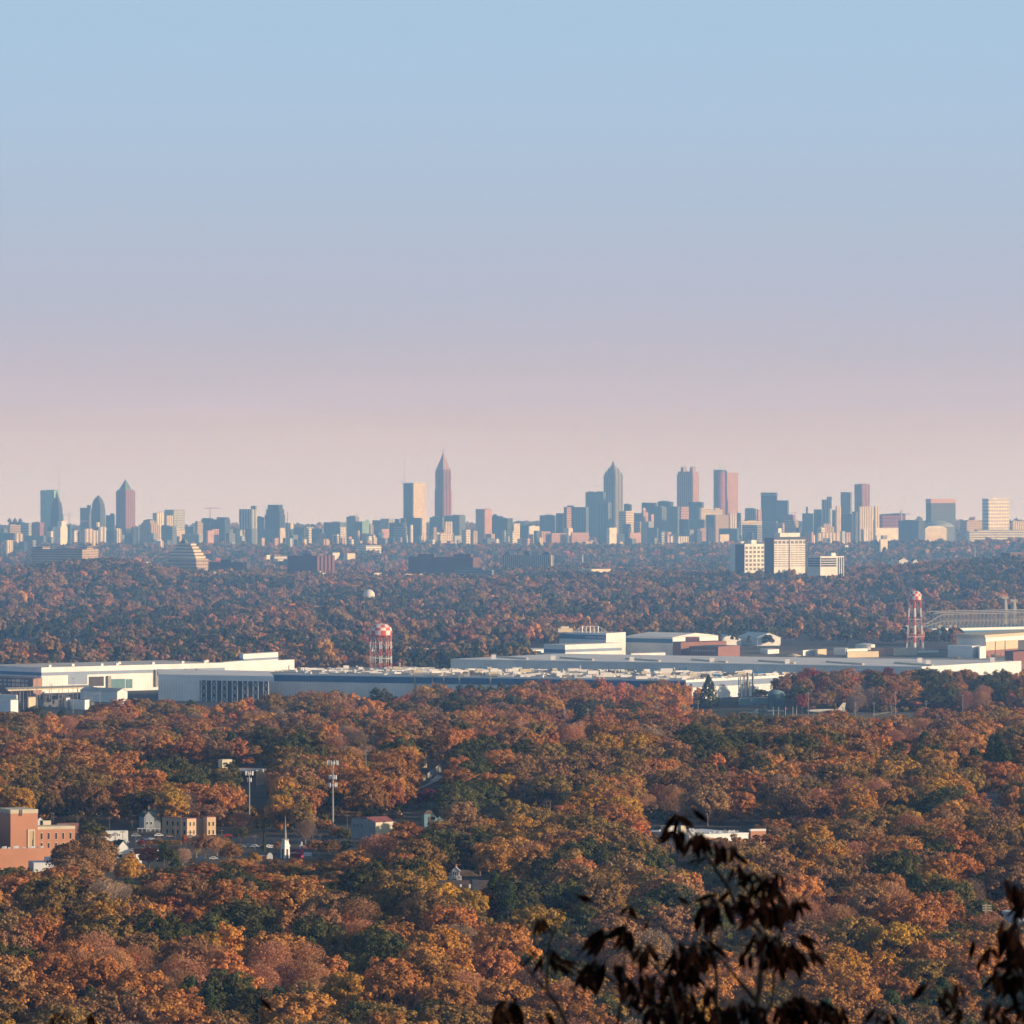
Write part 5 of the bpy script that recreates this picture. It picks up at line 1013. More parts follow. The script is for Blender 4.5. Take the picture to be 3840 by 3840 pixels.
# brick offices at its left foot
t, q2 = hall('brick_office', 'two storey purple brick office with a lit orange end before the left hall', (124, 6735), (157, 6780), (-70, 6810), dz(2546, 6735), [], cat='office', wall=M['brickdark'], roof='roofdark')
mb = MB()
for r_ in range(2):
    for k in range(11): wallstrip(mb, q2[0], q2[3], .1 + k * .083, .15 + k * .083, dz(2560 + 15 * r_, 6735), dz(2551 + 15 * r_, 6735), .25)
mb.build('windows', plain('window_blind', (.5, .5, .5), .5), t); mb = MB(); wallstrip(mb, q2[0], q2[1], 0, 1, -7, dz(2546, 6735) - .3, .3); mb.build('end_wall', plain('brick_end_sunlit', (.42, .24, .17), .9), t)  # same brick made lighter on the end wall, sunlight put into its colour
# canopy in front
t = thing('long_canopy', 'long thin lit canopy roof on posts before the brick office', 'canopy', (*P(200, 6640), -6)); C_, R_, L_ = P(30, 6600), P(352, 6680), P(20, 6660)
mb = MB(); qq = quad(C_, R_, L_); mb.prism(qq, dz(2586, 6640), dz(2581, 6640)); mb.build('roof', M['trim'], t)
for k in range(9):
    mb = MB(); p_ = lerp(C_, R_, (k + .3) / 9); mb.tube((p_[0], p_[1] + 1, -6.5), (p_[0], p_[1] + 1, dz(2586, 6640)), .3, .3, 5); mb.build('post', M['concrete'], t)
# gabled shed, left
gable('gabled_shed', 'grey gabled shed with lit end before the left hall', 440, 478, 0, None, 2583, 2594, 6560, 60, M['panel'], M['roofgrey'], cat='shed', th=38)
# tall stair block
t, q = hall('white_tower_block', 'white block with a blue band rising behind the left hall roof', (912, 7060), (1043, 7130), (898, 7085), dz(2453, 7060), [('l', 0, 1, dz(2483, 7060), dz(2470, 7060), 'bluepaint', 'blue_stripe'), ('r', 0, 1, dz(2479, 7060), dz(2471, 7060), 'bluelit', 'blue_stripe')], cat='factory block', wall=HAZEWALL)
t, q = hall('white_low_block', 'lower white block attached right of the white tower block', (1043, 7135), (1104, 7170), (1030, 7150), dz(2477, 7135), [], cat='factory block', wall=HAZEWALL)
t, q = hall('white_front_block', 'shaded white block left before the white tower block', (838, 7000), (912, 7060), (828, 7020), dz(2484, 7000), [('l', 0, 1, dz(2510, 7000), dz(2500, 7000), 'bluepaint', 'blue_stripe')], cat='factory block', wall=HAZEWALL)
# front hangar with braced open bays
DC = 6560
t = thing('open_hangar', 'open fronted hangar with cross braced bays in front of the works', 'hangar', (*P(800, DC), -6))
A_, B_, Bk = P(596, 6620), P(1027, DC), P(588, 6780); mb = MB(); q = quad(B_, (B_[0] + (Bk[0] - A_[0]), B_[1] + (Bk[1] - A_[1])), A_)
mb.prism(q, dz(2556, DC), dz(2536, DC) , 0, 1); mb.build('roof', [M['panel'], M['roofwhite']], t)
mb = MB(); qi = scaleq(q, .93); mb.prism(qi, -7, dz(2556, DC) - .1); mb.build('dark_interior', M['dark'], t)
mb = MB(); wallstrip(mb, A_, B_, 0, .36, -7, dz(2556, DC), 1.2); mb.build('side_wall', HAZEWALL, t)
for k in range(7):
    f0 = .37 + k * .09; p0, p1 = lerp(A_, B_, f0), lerp(A_, B_, f0 + .045); zt_ = dz(2556, DC); mb = MB()
    for p_ in (p0, p1): mb.box(p_[0], p_[1] - .5, -7, .8, .8, zt_ + 7)
    for j in range(3):
        za, zb_ = -7 + (zt_ + 7) * j / 3, -7 + (zt_ + 7) * (j + 1) / 3; mb.tube((p0[0], p0[1] - .5, za), (p1[0], p1[1] - .5, zb_), .25, .25, 4); mb.tube((p1[0], p1[1] - .5, za), (p0[0], p0[1] - .5, zb_), .25, .25, 4)
    mb.build('braced_column', M['panel'], t)
# main long building
zr4 = dz(2527, 6728)
LB, RB, BK = (1030, 6728), (2572, 6548), None
C_ = P(2572, 6548); L_ = P(940, 6745); Rr_ = P(2990, 6700)
t, q = hall('main_works_building', 'enormous low factory with a blue stripe and a roof crowded with white units', (2572, 6548), (2990, 6720), (900, 6760), zr4,
 [('l', 0, 1, zr4 - 7.5, zr4 - 1.5, 'bluepaint', 'blue_stripe'), ('r', 0, 1, zr4 - 7.5, zr4 - 2.4, 'bluelit', 'blue_stripe')], wall=HAZEWALL, cat='factory')
fr2 = random.Random(9); Rv = (q[1][0] - q[0][0], q[1][1] - q[0][1]); Lv = (q[3][0] - q[0][0], q[3][1] - q[0][1])
def rp(u, v): return (q[0][0] + Lv[0] * u + Rv[0] * v, q[0][1] + Lv[1] * u + Rv[1] * v)
for k in range(99):
    u, v = fr2.uniform(-.02, .98) if k > 12 else fr2.uniform(.0, .25), fr2.uniform(.03, .97); 
    if u > .6 and fr2.random() < .45: u = fr2.uniform(.1, .6)
    p_ = rp(u, v); w_ = fr2.uniform(4, 13); mb = MB(); mb.box(*p_, zr4, w_, fr2.uniform(3, 7), fr2.uniform(1.6, 4.2), 0, rz=.2)
    if fr2.random() < .25: mb.box(p_[0] + w_ * .7, p_[1], zr4, 1.2, 1.2, fr2.uniform(3, 7))
    mb.build('rooftop_unit', M['bluepaint'] if fr2.random() < .1 else M['roofdark'] if fr2.random() < .12 else M['trim'] if fr2.random() < .3 else M['roofwhite'], t)
mb = MB()
for k in range(520):
    p_ = rp(fr2.uniform(0, 1) ** 1.25, fr2.uniform(.02, .98)); mb.box(*p_, zr4, fr2.choice([1.5, 2, 3, 3, 6, 14]) * fr2.uniform(.8, 1.3), fr2.uniform(.8, 2.5), fr2.uniform(.6, 2.6), rz=fr2.uniform(-.4, .4))
mb.build('roof_pipework', M['roofwhite'], t)
mb = MB()
for k in range(6): a, b = rp(0, .08 + k * .16), rp(1, .08 + k * .16); wallstrip(mb, a, b, 0, 1, zr4 + .02, zr4 + 1.0, .5, thick=2)
mb.build('roof_ridge', M['roofgrey'], t)
for f_ in (.43, .5, .535, .56, .6, .27):
    mb = MB(); p_ = lerp(q[0], q[3], 1 - f_ if False else f_); mb.box(p_[0], p_[1] - 1.5, -7, 1.4, 1.4, zr4 + 9); mb.box(p_[0] + 4, p_[1] + 1, zr4 + .8, 9, 2, 2); mb.build('wall_duct', M['concrete'], t)
for k, xx in enumerate((2688, 2716)):
    pass
# second hall behind
zr5 = dz(2471, 7216)
t, q5 = hall('rear_works_hall', 'very long shaded hall behind the crowded roof with thin bright roof ridges', (3457, 6957), (3830, 7150), (1690, 7216), zr5, [('l', 0, 1, zr5 - 1.4, zr5 - .2, 'roofwhite', 'gutter')], wall=HAZEWALL, cat='factory', roof='roofwhite')
R5 = (q5[1][0] - q5[0][0], q5[1][1] - q5[0][1]); L5 = (q5[3][0] - q5[0][0], q5[3][1] - q5[0][1])
mb = MB()
for k in range(7):
    u0 = k / 7.0; a = (q5[0][0] + L5[0] * u0 + R5[0] * .1, q5[0][1] + L5[1] * u0 + R5[1] * .1); b = (a[0] + L5[0] * .13 + R5[0] * .25, a[1] + L5[1] * .13 + R5[1] * .25)
    wallstrip(mb, a, b, 0, 1, zr5 + .02, zr5 + 1.6, .5, thick=2)
mb.build('roof_ridge', M['trim'], t)
for k, (u, v) in enumerate(((.05, .3), (.13, .6), (.3, .1), (.47, .15), (.63, .1), (.8, .1), (.93, .1), (.02, .8))):
    mb = MB(); p_ = (q5[0][0] + L5[0] * u + R5[0] * v, q5[0][1] + L5[1] * u + R5[1] * v); mb.box(*p_, zr5, 5, 4, 4.5); mb.build('rooftop_unit', M['roofwhite'], t)
# hangars behind
DH = 8000
def H2(y): return dz(2250 + y / 2.0125, DH)
X2 = lambda v: 1920 + v / 2.0125
t, q = hall('high_hangar', 'tall white hangar with blue band, lettering and roof trusses', (X2(710), DH), (X2(858), DH + 60), (X2(357), DH + 60), H2(252),
  [('l', 0, 1, H2(300), H2(266), 'bluepaint', 'blue_stripe')], cat='hangar', wall=HAZEWALL)
a_ = math.atan2(q[0][1] - q[3][1], q[0][0] - q[3][0]); mp = lerp(q[3], q[0], .78); text('LOCKHEED MARTIN', 3.6, (mp[0] + math.sin(a_) * 1.2, mp[1] - math.cos(a_) * 1.2, H2(292)), a_, M['white'], t, 'lettering')
mb = MB(); mb.box(*lerp(q[0], q[3], .9), H2(252), 18, 12, 4.5, rz=.3); mb.box(*lerp(q[0], q[3], .9), H2(252) + 4.6, 10, 9, 2.2, rz=.3); mb.build('control_cabin', M['trim'], t)
cq = cen(q)
def X3(v, dd=0): return (*P(X2(v), DH + 30 + dd),)
mb = MB()
for v in (530, 560, 590, 620, 650): mb.tube((*X3(v), H2(252)), (*X3(v), H2(200 if v in (530, 590, 650) else 204)), .9 if v in (530, 590, 650) else .5, None, 5)
for v0, y0_, v1, y1_ in ((530, 203, 470, 244), (650, 203, 718, 248), (530, 203, 560, 240), (650, 205, 622, 240), (530, 203, 650, 203), (505, 222, 505, 250), (677, 222, 677, 250)): mb.tube((*X3(v0), H2(y0_)), (*X3(v1), H2(y1_)), .35, None, 4)
mb.build('roof_truss', M['panel'], t)
t, q = hall('wide_hangar', 'wide hangar with blue band and long pale sloping roof behind the brick building', (X2(1212), DH + 40), (X2(1556), DH + 130), (X2(857), DH + 90), H2(290), [('l', 0, 1, H2(333), H2(302), 'bluepaint', 'blue_stripe'), ('l', 0, 1, H2(300), H2(289), 'roofwhite', 'eaves_band')], cat='hangar', wall=HAZEWALL, roof='roofwhite')
mb = MB(); m1 = lerp(q[0], q[1], .5); m2 = lerp(q[3], q[2], .5); zr_ = H2(263); z0_ = H2(288)
mb.face([(*q[0], z0_), (*m1, zr_), (*m2, zr_), (*q[3], z0_)]); mb.face([(*m1, zr_), (*q[1], z0_), (*q[2], z0_), (*m2, zr_)]); mb.face([(*q[0], z0_), (*q[1], z0_), (*m1, zr_)]); mb.build('gabled_roof', M['roofwhite'], t)
t, q = hall('striped_low_hangar', 'lower hangar with bright lit side and pale stripe', (X2(400), DH - 90), (X2(828), DH - 10), (X2(241), DH - 60), dz(2250 + 338 / 2.0125, DH - 90),
  [('l', 0, 1, dz(2250 + 402 / 2.0125, DH - 90), dz(2250 + 374 / 2.0125, DH - 90), 'bluepaint', 'blue_stripe'), ('r', 0, 1, dz(2250 + 395 / 2.0125, DH - 90), dz(2250 + 374 / 2.0125, DH - 90), 'bluelit', 'blue_stripe')], cat='hangar', wall=HAZEWALL)
hall('small_white_hall', 'small lit white hall in front of the wide hangar', (X2(900), 7800), (X2(1158), 7840), (X2(893), 7830), dz(2250 + 404 / 2.0125, 7800), [], wall=HAZEWALL)
t, q = hall('brick_control_building', 'red brick building with lit right end beside the hangars', (X2(1275), DH - 30), (X2(1618), DH + 20), (X2(1213), DH), H2(314), [], cat='brick building', wall=M['brickfar'], roof='roofdark')
mb = MB(); mb.box(*P(X2(1362), DH + 10), H2(314), 16, 10, 5); mb.build('penthouse', M['brickdark'], t)
q7 = quad(P(X2(1555), DH - 80), P(X2(1720), DH - 20), P(X2(1338), DH - 60)); mb = MB(); mb.prism(q7, -8, dz(2250 + 353 / 2.0125, DH - 80), 0, 1); mb.build('front_wing', [M['brickfar'], M['roofdark']], t)
mb = MB()
for k in range(10): wallstrip(mb, q7[0], q7[3], .1 + .085 * k, .125 + .085 * k, dz(2250 + 392 / 2.0125, DH - 80), dz(2250 + 374 / 2.0125, DH - 80), .4)
mb.build('windows', M['white'], t)
c3 = lambda v: 2880 + v / 2.0125; r3 = lambda v: 2200 + v / 2.0125
for nm, x0, x1, yr, ye, d, dep, lb in (('barrel_hangar', X2(1562), X2(1732), 2250 + 263 / 2.0125, 2250 + 300 / 2.0125, 8500, 60, 'white gabled hangar end right behind the brick building'), ('barrel_hangar', X2(1850), c3(95), r3(350), r3(385), 8500, 60, 'white gabled hangar cut by trees left of the tank farm'), ('barrel_hangar', c3(275), c3(414), r3(337), r3(360), 9020, 220, 'white gable with a long blue grey roof in the middle of the airfield'), ('barrel_hangar', c3(632), c3(721), r3(318), r3(342), 9020, 60, 'small bright white gable right of the long blue grey roof')):
    gable(nm, lb, x0, x1, 0, None, yr, ye, d, dep, M['panel'], M['roofwhite'] if dep < 100 else M['teal'], cat='hangar', th=22)
hall('long_blue_roof', 'long low pale blue roof leading to the framed hangar', (c3(990), 8900), (c3(1060), 8960), (c3(715), 8980), dz(r3(300), 8900), [], cat='building', wall=M['panel'], roof='teal')
# sheds by the airfield
for x0, xc_, x1, yt, d, m, rf, lb in ((262, 264, 352, 480, 8080, 'panel', 'trim', 'low pale shed at the left of the shed row'), (352, 375, 442, 474, 8080, 'trim', 'roofgrey', 'cream cube shed second in the shed row'), (495, 585, 600, 466, 8100, 'panel', 'roofgrey', 'blue grey shed in shade in the shed row'), (588, 596, 752, 470, 8060, 'panel', 'trim', 'long cream glazed shed in the shed row'), (590, 600, 836, 492, 8000, 'trim', 'roofgrey', 'low tan annex in front of the glazed shed'), (778, 870, 948, 463, 8100, 'brick', 'roofdark', 'brick red shed in the shed row'), (948, 955, 1126, 465, 8080, 'trim', 'roofgrey', 'long cream shed left of the slim water tower foot'), (1130, 1140, 1290, 483, 8200, 'panel', 'teal', 'low teal roof right of the slim water tower foot')):
    hall('airfield_shed', lb, (c3(xc_), d), (c3(x1), d + 25), (c3(x0), d + 12), dz(r3(yt), d), [], cat='shed', wall=M[m], roof=rf)
t = thing('storage_tank', 'squat white cylindrical storage tank behind the shed row', 'tank', (*P(c3(733), 8330), -7)); mb = MB(); x0, y0 = P(c3(733), 8330); rr = 75 / 2.0125 * 8330 / F; zt_ = dz(r3(435), 8330); mb.lathe(x0, y0, [(rr, -7), (rr, zt_), (rr * .5, zt_ + 1), (0, zt_ + 1.4)], 28); mb.build('tank_wall', M['white'], t, smooth=True)
for i, (xx, yy, lb) in enumerate(((20, 478, 'white box building left of the airfield sheds'),)):
    hall('white_box', lb, (c3(-2), 8150), (c3(84), 8180), (c3(-60), 8190), dz(r3(476), 8150), [], cat='building', wall=HAZEWALL)
t = thing('dish_stand', 'white flared structure standing on the rear hall roof', 'dish', (*P(c3(196), 7300), zr5)); x0, y0 = P(c3(196), 7300); mb = MB(); mb.lathe(x0, y0, [(2.5, zr5 - 3), (2.5, zr5 + 3), (7.5, dz(r3(522), 7300)), (7.5, dz(r3(517), 7300)), (0, dz(r3(517), 7300))], 12); mb.build('dish', M['trim'], t)
# framed hangar
t = thing('framed_roof_hangar', 'huge hangar hung under an exposed pale steel roof frame', 'hangar', (*P(c3(1500), 8950), -6)); DF = 8950
base = [(1050, 290), (1180, 330), (1330, 345), (2100, 335)]
qf = quad(P(c3(1180), DF), P(c3(2200), DF + 160), P(c3(1050), DF + 120)); z_ = dz(r3(318), DF); mb = MB(); mb.prism(qf, -7, z_, 0, 1); mb.build('wall', [M['panel'], M['teal']], t)
mb = MB(); wallstrip(mb, qf[0], qf[1], 0, 1, dz(r3(356), DF), dz(r3(338), DF), .5); mb.build('blue_stripe', M['bluepaint'], t)
mb = MB()
nb = 34
for k in range(nb):
    f0 = k / nb
    for row_ in range(3):
        v = .05 + .4 * row_; p_ = (qf[0][0] + (qf[1][0] - qf[0][0]) * f0 + (qf[3][0] - qf[0][0]) * v, qf[0][1] + (qf[1][1] - qf[0][1]) * f0 + (qf[3][1] - qf[0][1]) * v)
        f1 = (k + 1) / nb; p2 = (qf[0][0] + (qf[1][0] - qf[0][0]) * f1 + (qf[3][0] - qf[0][0]) * v, qf[0][1] + (qf[1][1] - qf[0][1]) * f1 + (qf[3][1] - qf[0][1]) * v)
        rise = lambda f: min(1, .25 + f * 5.5) ; zA = dz(r3(196), DF) - 1; top = lambda f: z_ + (zA - z_) * rise(f) * (.9 + .1 * v)
        mb.tube((*p_, z_), (*p_, top(f0)), .55, None, 4); mb.tube((*p_, top(f0)), (*p2, top(f1)), .5, None, 4); mb.tube((*p_, z_ + (top(f0) - z_) * .5), (*p2, z_ + (top(f1) - z_) * .5), .4, None, 4)
        mb.tube((*p_, top(f0)), (*p2, z_ + (top(f1) - z_) * .5), .3, None, 3); mb.tube((*p_, z_ + (top(f0) - z_) * .5), (*p2, z_), .3, None, 3)
        if row_ < 2:
            v2 = v + .4; p3 = (qf[0][0] + (qf[1][0] - qf[0][0]) * f0 + (qf[3][0] - qf[0][0]) * v2, qf[0][1] + (qf[1][1] - qf[0][1]) * f0 + (qf[3][1] - qf[0][1]) * v2); mb.tube((*p_, top(f0)), (*p3, top(f0)), .4, None, 4)
mb.build('roof_frame', M['concrete'], t)
for xx in (1300, 1385, 1408):
    mb = MB(); mb.box(*P(c3(xx), DF - 3), z_ - 2, 6, 5, 7); mb.build('rooftop_unit', M['trim'], t)
for xx, yt, lb in ((1786, 78, 'taller pale tapered vent tower behind the framed hangar'), (1852, 100, 'shorter pale tapered vent tower behind the framed hangar')):
    x0, y0 = P(c3(xx), 9350); t = thing('vent_tower', lb, 'vent tower', (x0, y0, -7)); mb = MB(); mb.lathe(x0, y0, [(5.2, -8), (4.6, dz(r3(185), 9350)), (2.9, dz(r3(yt + 12), 9350))], 8); mb.build('shaft', M['concrete'], t); mb = MB(); mb.box(x0 + .8, y0, dz(r3(yt + 14), 9350), 9, 6, 3.2); mb.build('platform', M['trim'], t); mb = MB(); mb.tube((x0 - 1, y0, dz(r3(yt + 10), 9350)), (x0 + 3, y0, dz(r3(yt - 12), 9350)), .35, None, 4); mb.build('antenna', M['trim'], t)
# right hangar
DR = 8020; zf = dz(r3(385), DR)
t, q = hall('cream_hangar', 'low cream hangar with open lit doors at the right edge', (c3(1643), DR), (c3(2300), DR + 250), (c3(1425), DR + 60), zf, [('r', .0, .36, -6, dz(r3(415), DR), 'trim', 'hangar_door'), ('r', .0, .36, -6.2, dz(r3(482), DR), 'brickfar', 'door_base'), ('r', .36, .44, -6, dz(r3(420), DR), 'dark', 'door_opening')], cat='hangar', wall=M['panel'], roof='trim')
mb = MB(); mb.prism(scaleq(q, 1.03), zf + .2, zf + 3.2); mb.build('roof_edge', M['trim'], t)
mb = MB()
for f_ in (.1, .21): wallstrip(mb, q[0], q[1], f_, f_ + .006, -6, dz(r3(415), DR), .7)
mb.build('door_post', M['dark'], t)
hall('hangar_annex', 'grey blue annex at the left end of the cream hangar', (c3(1540), DR - 40), (c3(1600), DR - 20), (c3(1356), DR), dz(r3(448), DR - 40), [], cat='annex', wall=M['panel'])
hall('lean_to', 'small bright lean-to at the corner of the cream hangar', (c3(1598), DR - 50), (c3(1645), DR - 30), (c3(1580), DR - 30), dz(r3(452), DR - 50), [], cat='annex', wall=M['panel'])
t, q = hall('dark_brick_block', 'dark block cut by the right edge in front of the cream hangar', (c3(1850), 7560), (c3(2100), 7640), (c3(1788), 7600), dz(r3(492), 7560), [], cat='building', wall=M['brickdark'], roof='roofdark')
mb = MB(); mb.prism(scaleq(q, .55, 12, 6), dz(r3(492), 7560) - .5, dz(r3(425), 7560)); mb.build('upper_block', M['brickdark'], t)
# airfield surface, taxiway
sheet('airfield', [(2700, 2440), (3900, 2440), (4000, 2496), (3200, 2488), (2700, 2478)], plain('dry_grass', (.20, .16, .09), .95, var=.25, scale=.03), .1)
sheet('taxiway', [(2950, 2466), (3950, 2468), (3980, 2486), (3460, 2480)], M['concrete'], .16)
sheet('works_yard', [(-60, 2606), (1000, 2596), (1240, 2620), (1000, 2640), (300, 2690), (-80, 2700)], M['asphalt'], .1)
# helicopters / small aircraft parked
def helicopter(label, px, d):
    x, y = P(px, d); z = tz(x, y) + .2; t = thing('parked_helicopter', label, 'helicopter', (x, y, z), 'helicopters on the taxiway'); m = plain('olive_paint', (.2, .19, .15), .5)
    mb = MB(); mb.lathe(0, 0, [(0, -4), (1, -3.2), (1.5, -1), (1.4, 1.5), (.5, 3.6), (.35, 8), (0, 8.1)], 10); mb.v = [(x + v[2], y + v[1], z + 1.8 + v[0]) for v in mb.v]; mb.build('body', m, t)
    mb = MB(); mb.box(x, y, z + 3.6, 14, .35, .08); mb.box(x, y, z + 3.7, .35, 14, .08); mb.build('rotor', M['roofdark'], t); mb = MB(); mb.box(x + 8, y, z + 1.8, 1, .2, 2.6); mb.build('tail_fin', m, t)
    mb = MB(); mb.tube((x - 2, y - 1.3, z), (x + 2, y - 1.3, z), .15); mb.tube((x - 2, y + 1.3, z), (x + 2, y + 1.3, z), .15); mb.build('skids', m, t)
helicopter('dull helicopter parked left of the other on the taxiway', c3(1425), 7940); helicopter('dull helicopter parked nearer the right edge on the taxiway', c3(1705), 8020)
# ------------------------------------------------------------------ water towers
def water_tower(label, px, d, ytank0, ytank1, wtank, ybase_z, wtop, wbot, nleg, yfin):
    x, y = P(px, d); s = d / F; r = wtank / 2 * s; zt_, zb_ = zz(ytank0, d), zz(ytank1, d); hT = zt_ - zb_
    t = thing('water_tower', label, 'water tower', (x, y, ybase_z)); wh, rd = M['white'], plain('signal_red', (.68, .10, .045), .5, var=.05)
    prof = [(r * .02, zb_ - hT * .08), (r * .6, zb_ + hT * .02), (r * .96, zb_ + hT * .16), (r, zb_ + hT * .5), (r * .92, zb_ + hT * .72), (r * .66, zb_ + hT * .92), (0, zt_)]
    n = 36
    mb = MB(); mb.lathe(x, y, prof, n, mf=lambda i, k: 1 if i < 2 else ((k // 3 + (0 if i in (2,) else 1 if i == 3 else 1)) % 2 if i < 4 else (k // 3) % 2) if i < 5 else 0)
    mb.build('tank', [wh, rd], t, smooth=True)
    mb = MB(); mb.tube((x, y, zt_ - .5), (x, y, zt_ + 3), .7, .3, 6); mb.build('finial', rd, t)
    mb = MB(); mb.lathe(x, y, [(r * 1.0, zb_ + hT * .14), (r * 1.05, zb_ + hT * .14), (r * 1.05, zb_ + hT * .18), (r * 1.0, zb_ + hT * .18)], n); mb.build('balcony', rd, t)
    zl = zb_ + hT * .2; bands = 6
    def leg(a, r0, r1, rad, nm):
        mb = MB()
        for b in range(bands):
            za, zc = ybase_z + (zl - ybase_z) * b / bands, ybase_z + (zl - ybase_z) * (b + 1) / bands; f0, f1 = b / bands, (b + 1) / bands
            ra, rb = r1 + (r0 - r1) * f0, r1 + (r0 - r1) * f1
            mb.tube((x + math.cos(a) * ra, y + math.sin(a) * ra, za), (x + math.cos(a) * rb, y + math.sin(a) * rb, zc), rad, None, 6, 1 if (b + bands) % 2 == (1 if bands % 2 == 0 else 0) else 0)
        mb.build(nm, [wh, rd], t)
    for k in range(nleg): leg(2 * math.pi * (k + .35) / nleg, wtop / 2 * s, wbot / 2 * s, .42 if nleg > 6 else .42, 'leg')
    leg(0, 0, 0, 1.25, 'riser_pipe')
    for b in (2, 4) if nleg < 8 else (1, 3, 5):
        zc = ybase_z + (zl - ybase_z) * (b / bands - .05); rr = (wbot + (wtop - wbot) * b / bands) / 2 * s; mb = MB()
        for k in range(nleg):
            a0, a1 = 2 * math.pi * (k + .35) / nleg, 2 * math.pi * (k + 1.35) / nleg; mb.tube((x + math.cos(a0) * rr, y + math.sin(a0) * rr, zc), (x + math.cos(a1) * rr, y + math.sin(a1) * rr, zc), .38, None, 4)
        mb.build('ring_strut', wh if b in (3, 2, 4) else rd, t)
    mb = MB()
    for k in range(nleg):
        a0, a1 = 2 * math.pi * (k + .35) / nleg, 2 * math.pi * (k + 1.35) / nleg; rr = (wbot + wtop) / 4 * s
        for b in range(0, bands, 2):
            za, zc = ybase_z + (zl - ybase_z) * b / bands, ybase_z + (zl - ybase_z) * (b + 2) / bands
            mb.tube((x + math.cos(a0) * rr, y + math.sin(a0) * rr, za), (x + math.cos(a1) * rr, y + math.sin(a1) * rr, zc), .12, None, 3); mb.tube((x + math.cos(a1) * rr, y + math.sin(a1) * rr, za), (x + math.cos(a0) * rr, y + math.sin(a0) * rr, zc), .12, None, 3)
    mb.build('bracing', wh, t)
water_tower('squat red and white chequered water tower rising from the crowded works roof', 1428, 7300, 2338, 2390, 84, -6, 80, 84, 10, 2334)
water_tower('slim red and white chequered water tower on splayed legs at the airfield', 3431, 8290, 2215, 2256, 50, -7, 44, 74, 6, 2213)
# low white buildings behind
t, q = hall('white_warehouse', 'bright white warehouse right of the squat water tower', (1386, 7900), (1634, 7960), (1378, 7930), dz(2250 + 378 / 2.0125, 7900), [], cat='warehouse', wall=HAZEWALL)
for xx in (1395, 1500, 1520, 1545):
    mb = MB(); mb.box(*P(xx + 10, 7935), dz(2438, 7900), 6, 5, 2.5); mb.build('rooftop_unit', M['roofwhite'], t)
hall('white_flat_hall', 'low white flat hall behind the orange trees left of the striped hangar', (1850, 8150), (2110, 8230), (1752, 8190), dz(2250 + 384 / 2.0125, 8150), [], wall=HAZEWALL, roof='roofwhite')
hall('small_depot', 'small grey depot left of the striped low hangar', (1990, 8060), (2030, 8080), (1980, 8070), dz(2444, 8060), [], cat='depot', wall=HAZEWALL)
hall('white_kiosk', 'tiny white roof left beyond the striped low hangar', (1922, 8220), (1957, 8240), (1915, 8230), dz(2250 + 374 / 2.0125, 8220), [], cat='building', wall=HAZEWALL)
# far left depot: silo, domes, shed
t, q = hall('concrete_silo', 'tall pale concrete silo tower in the wood at left', (197, 8300), (203, 8310), (178, 8310), dz(2300 + 228 / 2.0125, 8300), [], cat='silo', wall=M['concrete'])
for x0, x1, yt, lb in ((45, 112, 299, 'left pale round roofed salt dome'), (105, 160, 292, 'right greenish round roofed salt dome')):
    xx, yy = P((x0 + x1) / 2, 8150); rr = (x1 - x0) / 2 * 8150 / F; t = thing('salt_dome', lb, 'dome', (xx, yy, -6)); hh = dz(2300 + yt / 2.0125, 8150) + 6; mb = MB(); mb.lathe(xx, yy, [(rr * math.cos(a * math.pi / 16), -6 + hh * math.sin(a * math.pi / 16)) for a in range(9)], 20); mb.build('dome_shell', M['concrete'], t, smooth=True); mb = MB(); mb.box(xx + rr * .3, yy - rr * .92, -6, 3, 2, 4); mb.build('doorway', M['dark'], t)
gable('gabled_shed', 'pale gabled shed behind the salt domes', 72, 90, 0, None, 2300 + 273 / 2.0125, 2300 + 285 / 2.0125, 8260, 40, M['panel'], M['roofgrey'], cat='shed', th=40)
hall('depot_canopy', 'cream portal frame at the left edge by the salt domes', (22, 8190), (42, 8200), (18, 8200), dz(2300 + 305 / 2.0125, 8190), [], cat='canopy', wall=M['trim'])
hall('open_shed_roof', 'low cream roof cut by the left edge above the works', (-10, 8220), (20, 8230), (-30, 8230), dz(2300 + 295 / 2.0125, 8220), [], cat='roof', wall=M['trim'])
# yard in front left: sheds, substation frames, poles
for xc_, xr, xl, yt, d, m, rf, lb in ((62, 66, -40, 2607, 6330, 'panel', 'roofgrey', 'grey low shed at the left edge of the works yard'), (38, 44, -30, 2630, 6250, 'panel', 'roofgrey', 'grey box building lowest at the left edge'), (40, 68, 36, 2626, 6235, 'panel', 'trim', 'bright narrow white block in the works yard'), (107, 134, 105, 2616, 6400, 'trim', 'trim', 'small cream box in the works yard'), (248, 263, 245, 2619, 6400, 'white', 'roofwhite', 'tiny white hut in the works yard'), (318, 335, 262, 2625, 6380, 'panel', 'asphalt', 'low grey carport behind the substation')):
    hall('yard_shed', lb, (xc_, d), (xr, d + 12), (xl, d + 25), dz(yt, d), [], cat='shed', wall=M[m], roof='roofdark' if rf == 'asphalt' else rf)
t = thing('electric_substation', 'electric substation frames and insulators in front of the left hall', 'substation', (*P(240, 6480), -6))
mb = MB(); sr = random.Random(4)
for k in range(26):
    px_ = sr.uniform(160, 360); d_ = sr.uniform(6440, 6560); x0, y0 = P(px_, d_); h_ = sr.uniform(5, 11); mb.tube((x0, y0, -6.5), (x0, y0, -6 + h_), .22, .18, 4); mb.tube((x0, y0, -6 + h_), (x0 + sr.uniform(4, 10), y0, -6 + h_), .18, None, 4)
mb.build('steel_frame', M['concrete'], t); mb = MB()
for k in range(14): x0, y0 = P(sr.uniform(165, 350), sr.uniform(6440, 6560)); mb.box(x0, y0, -6.3, 3, 2, 3)
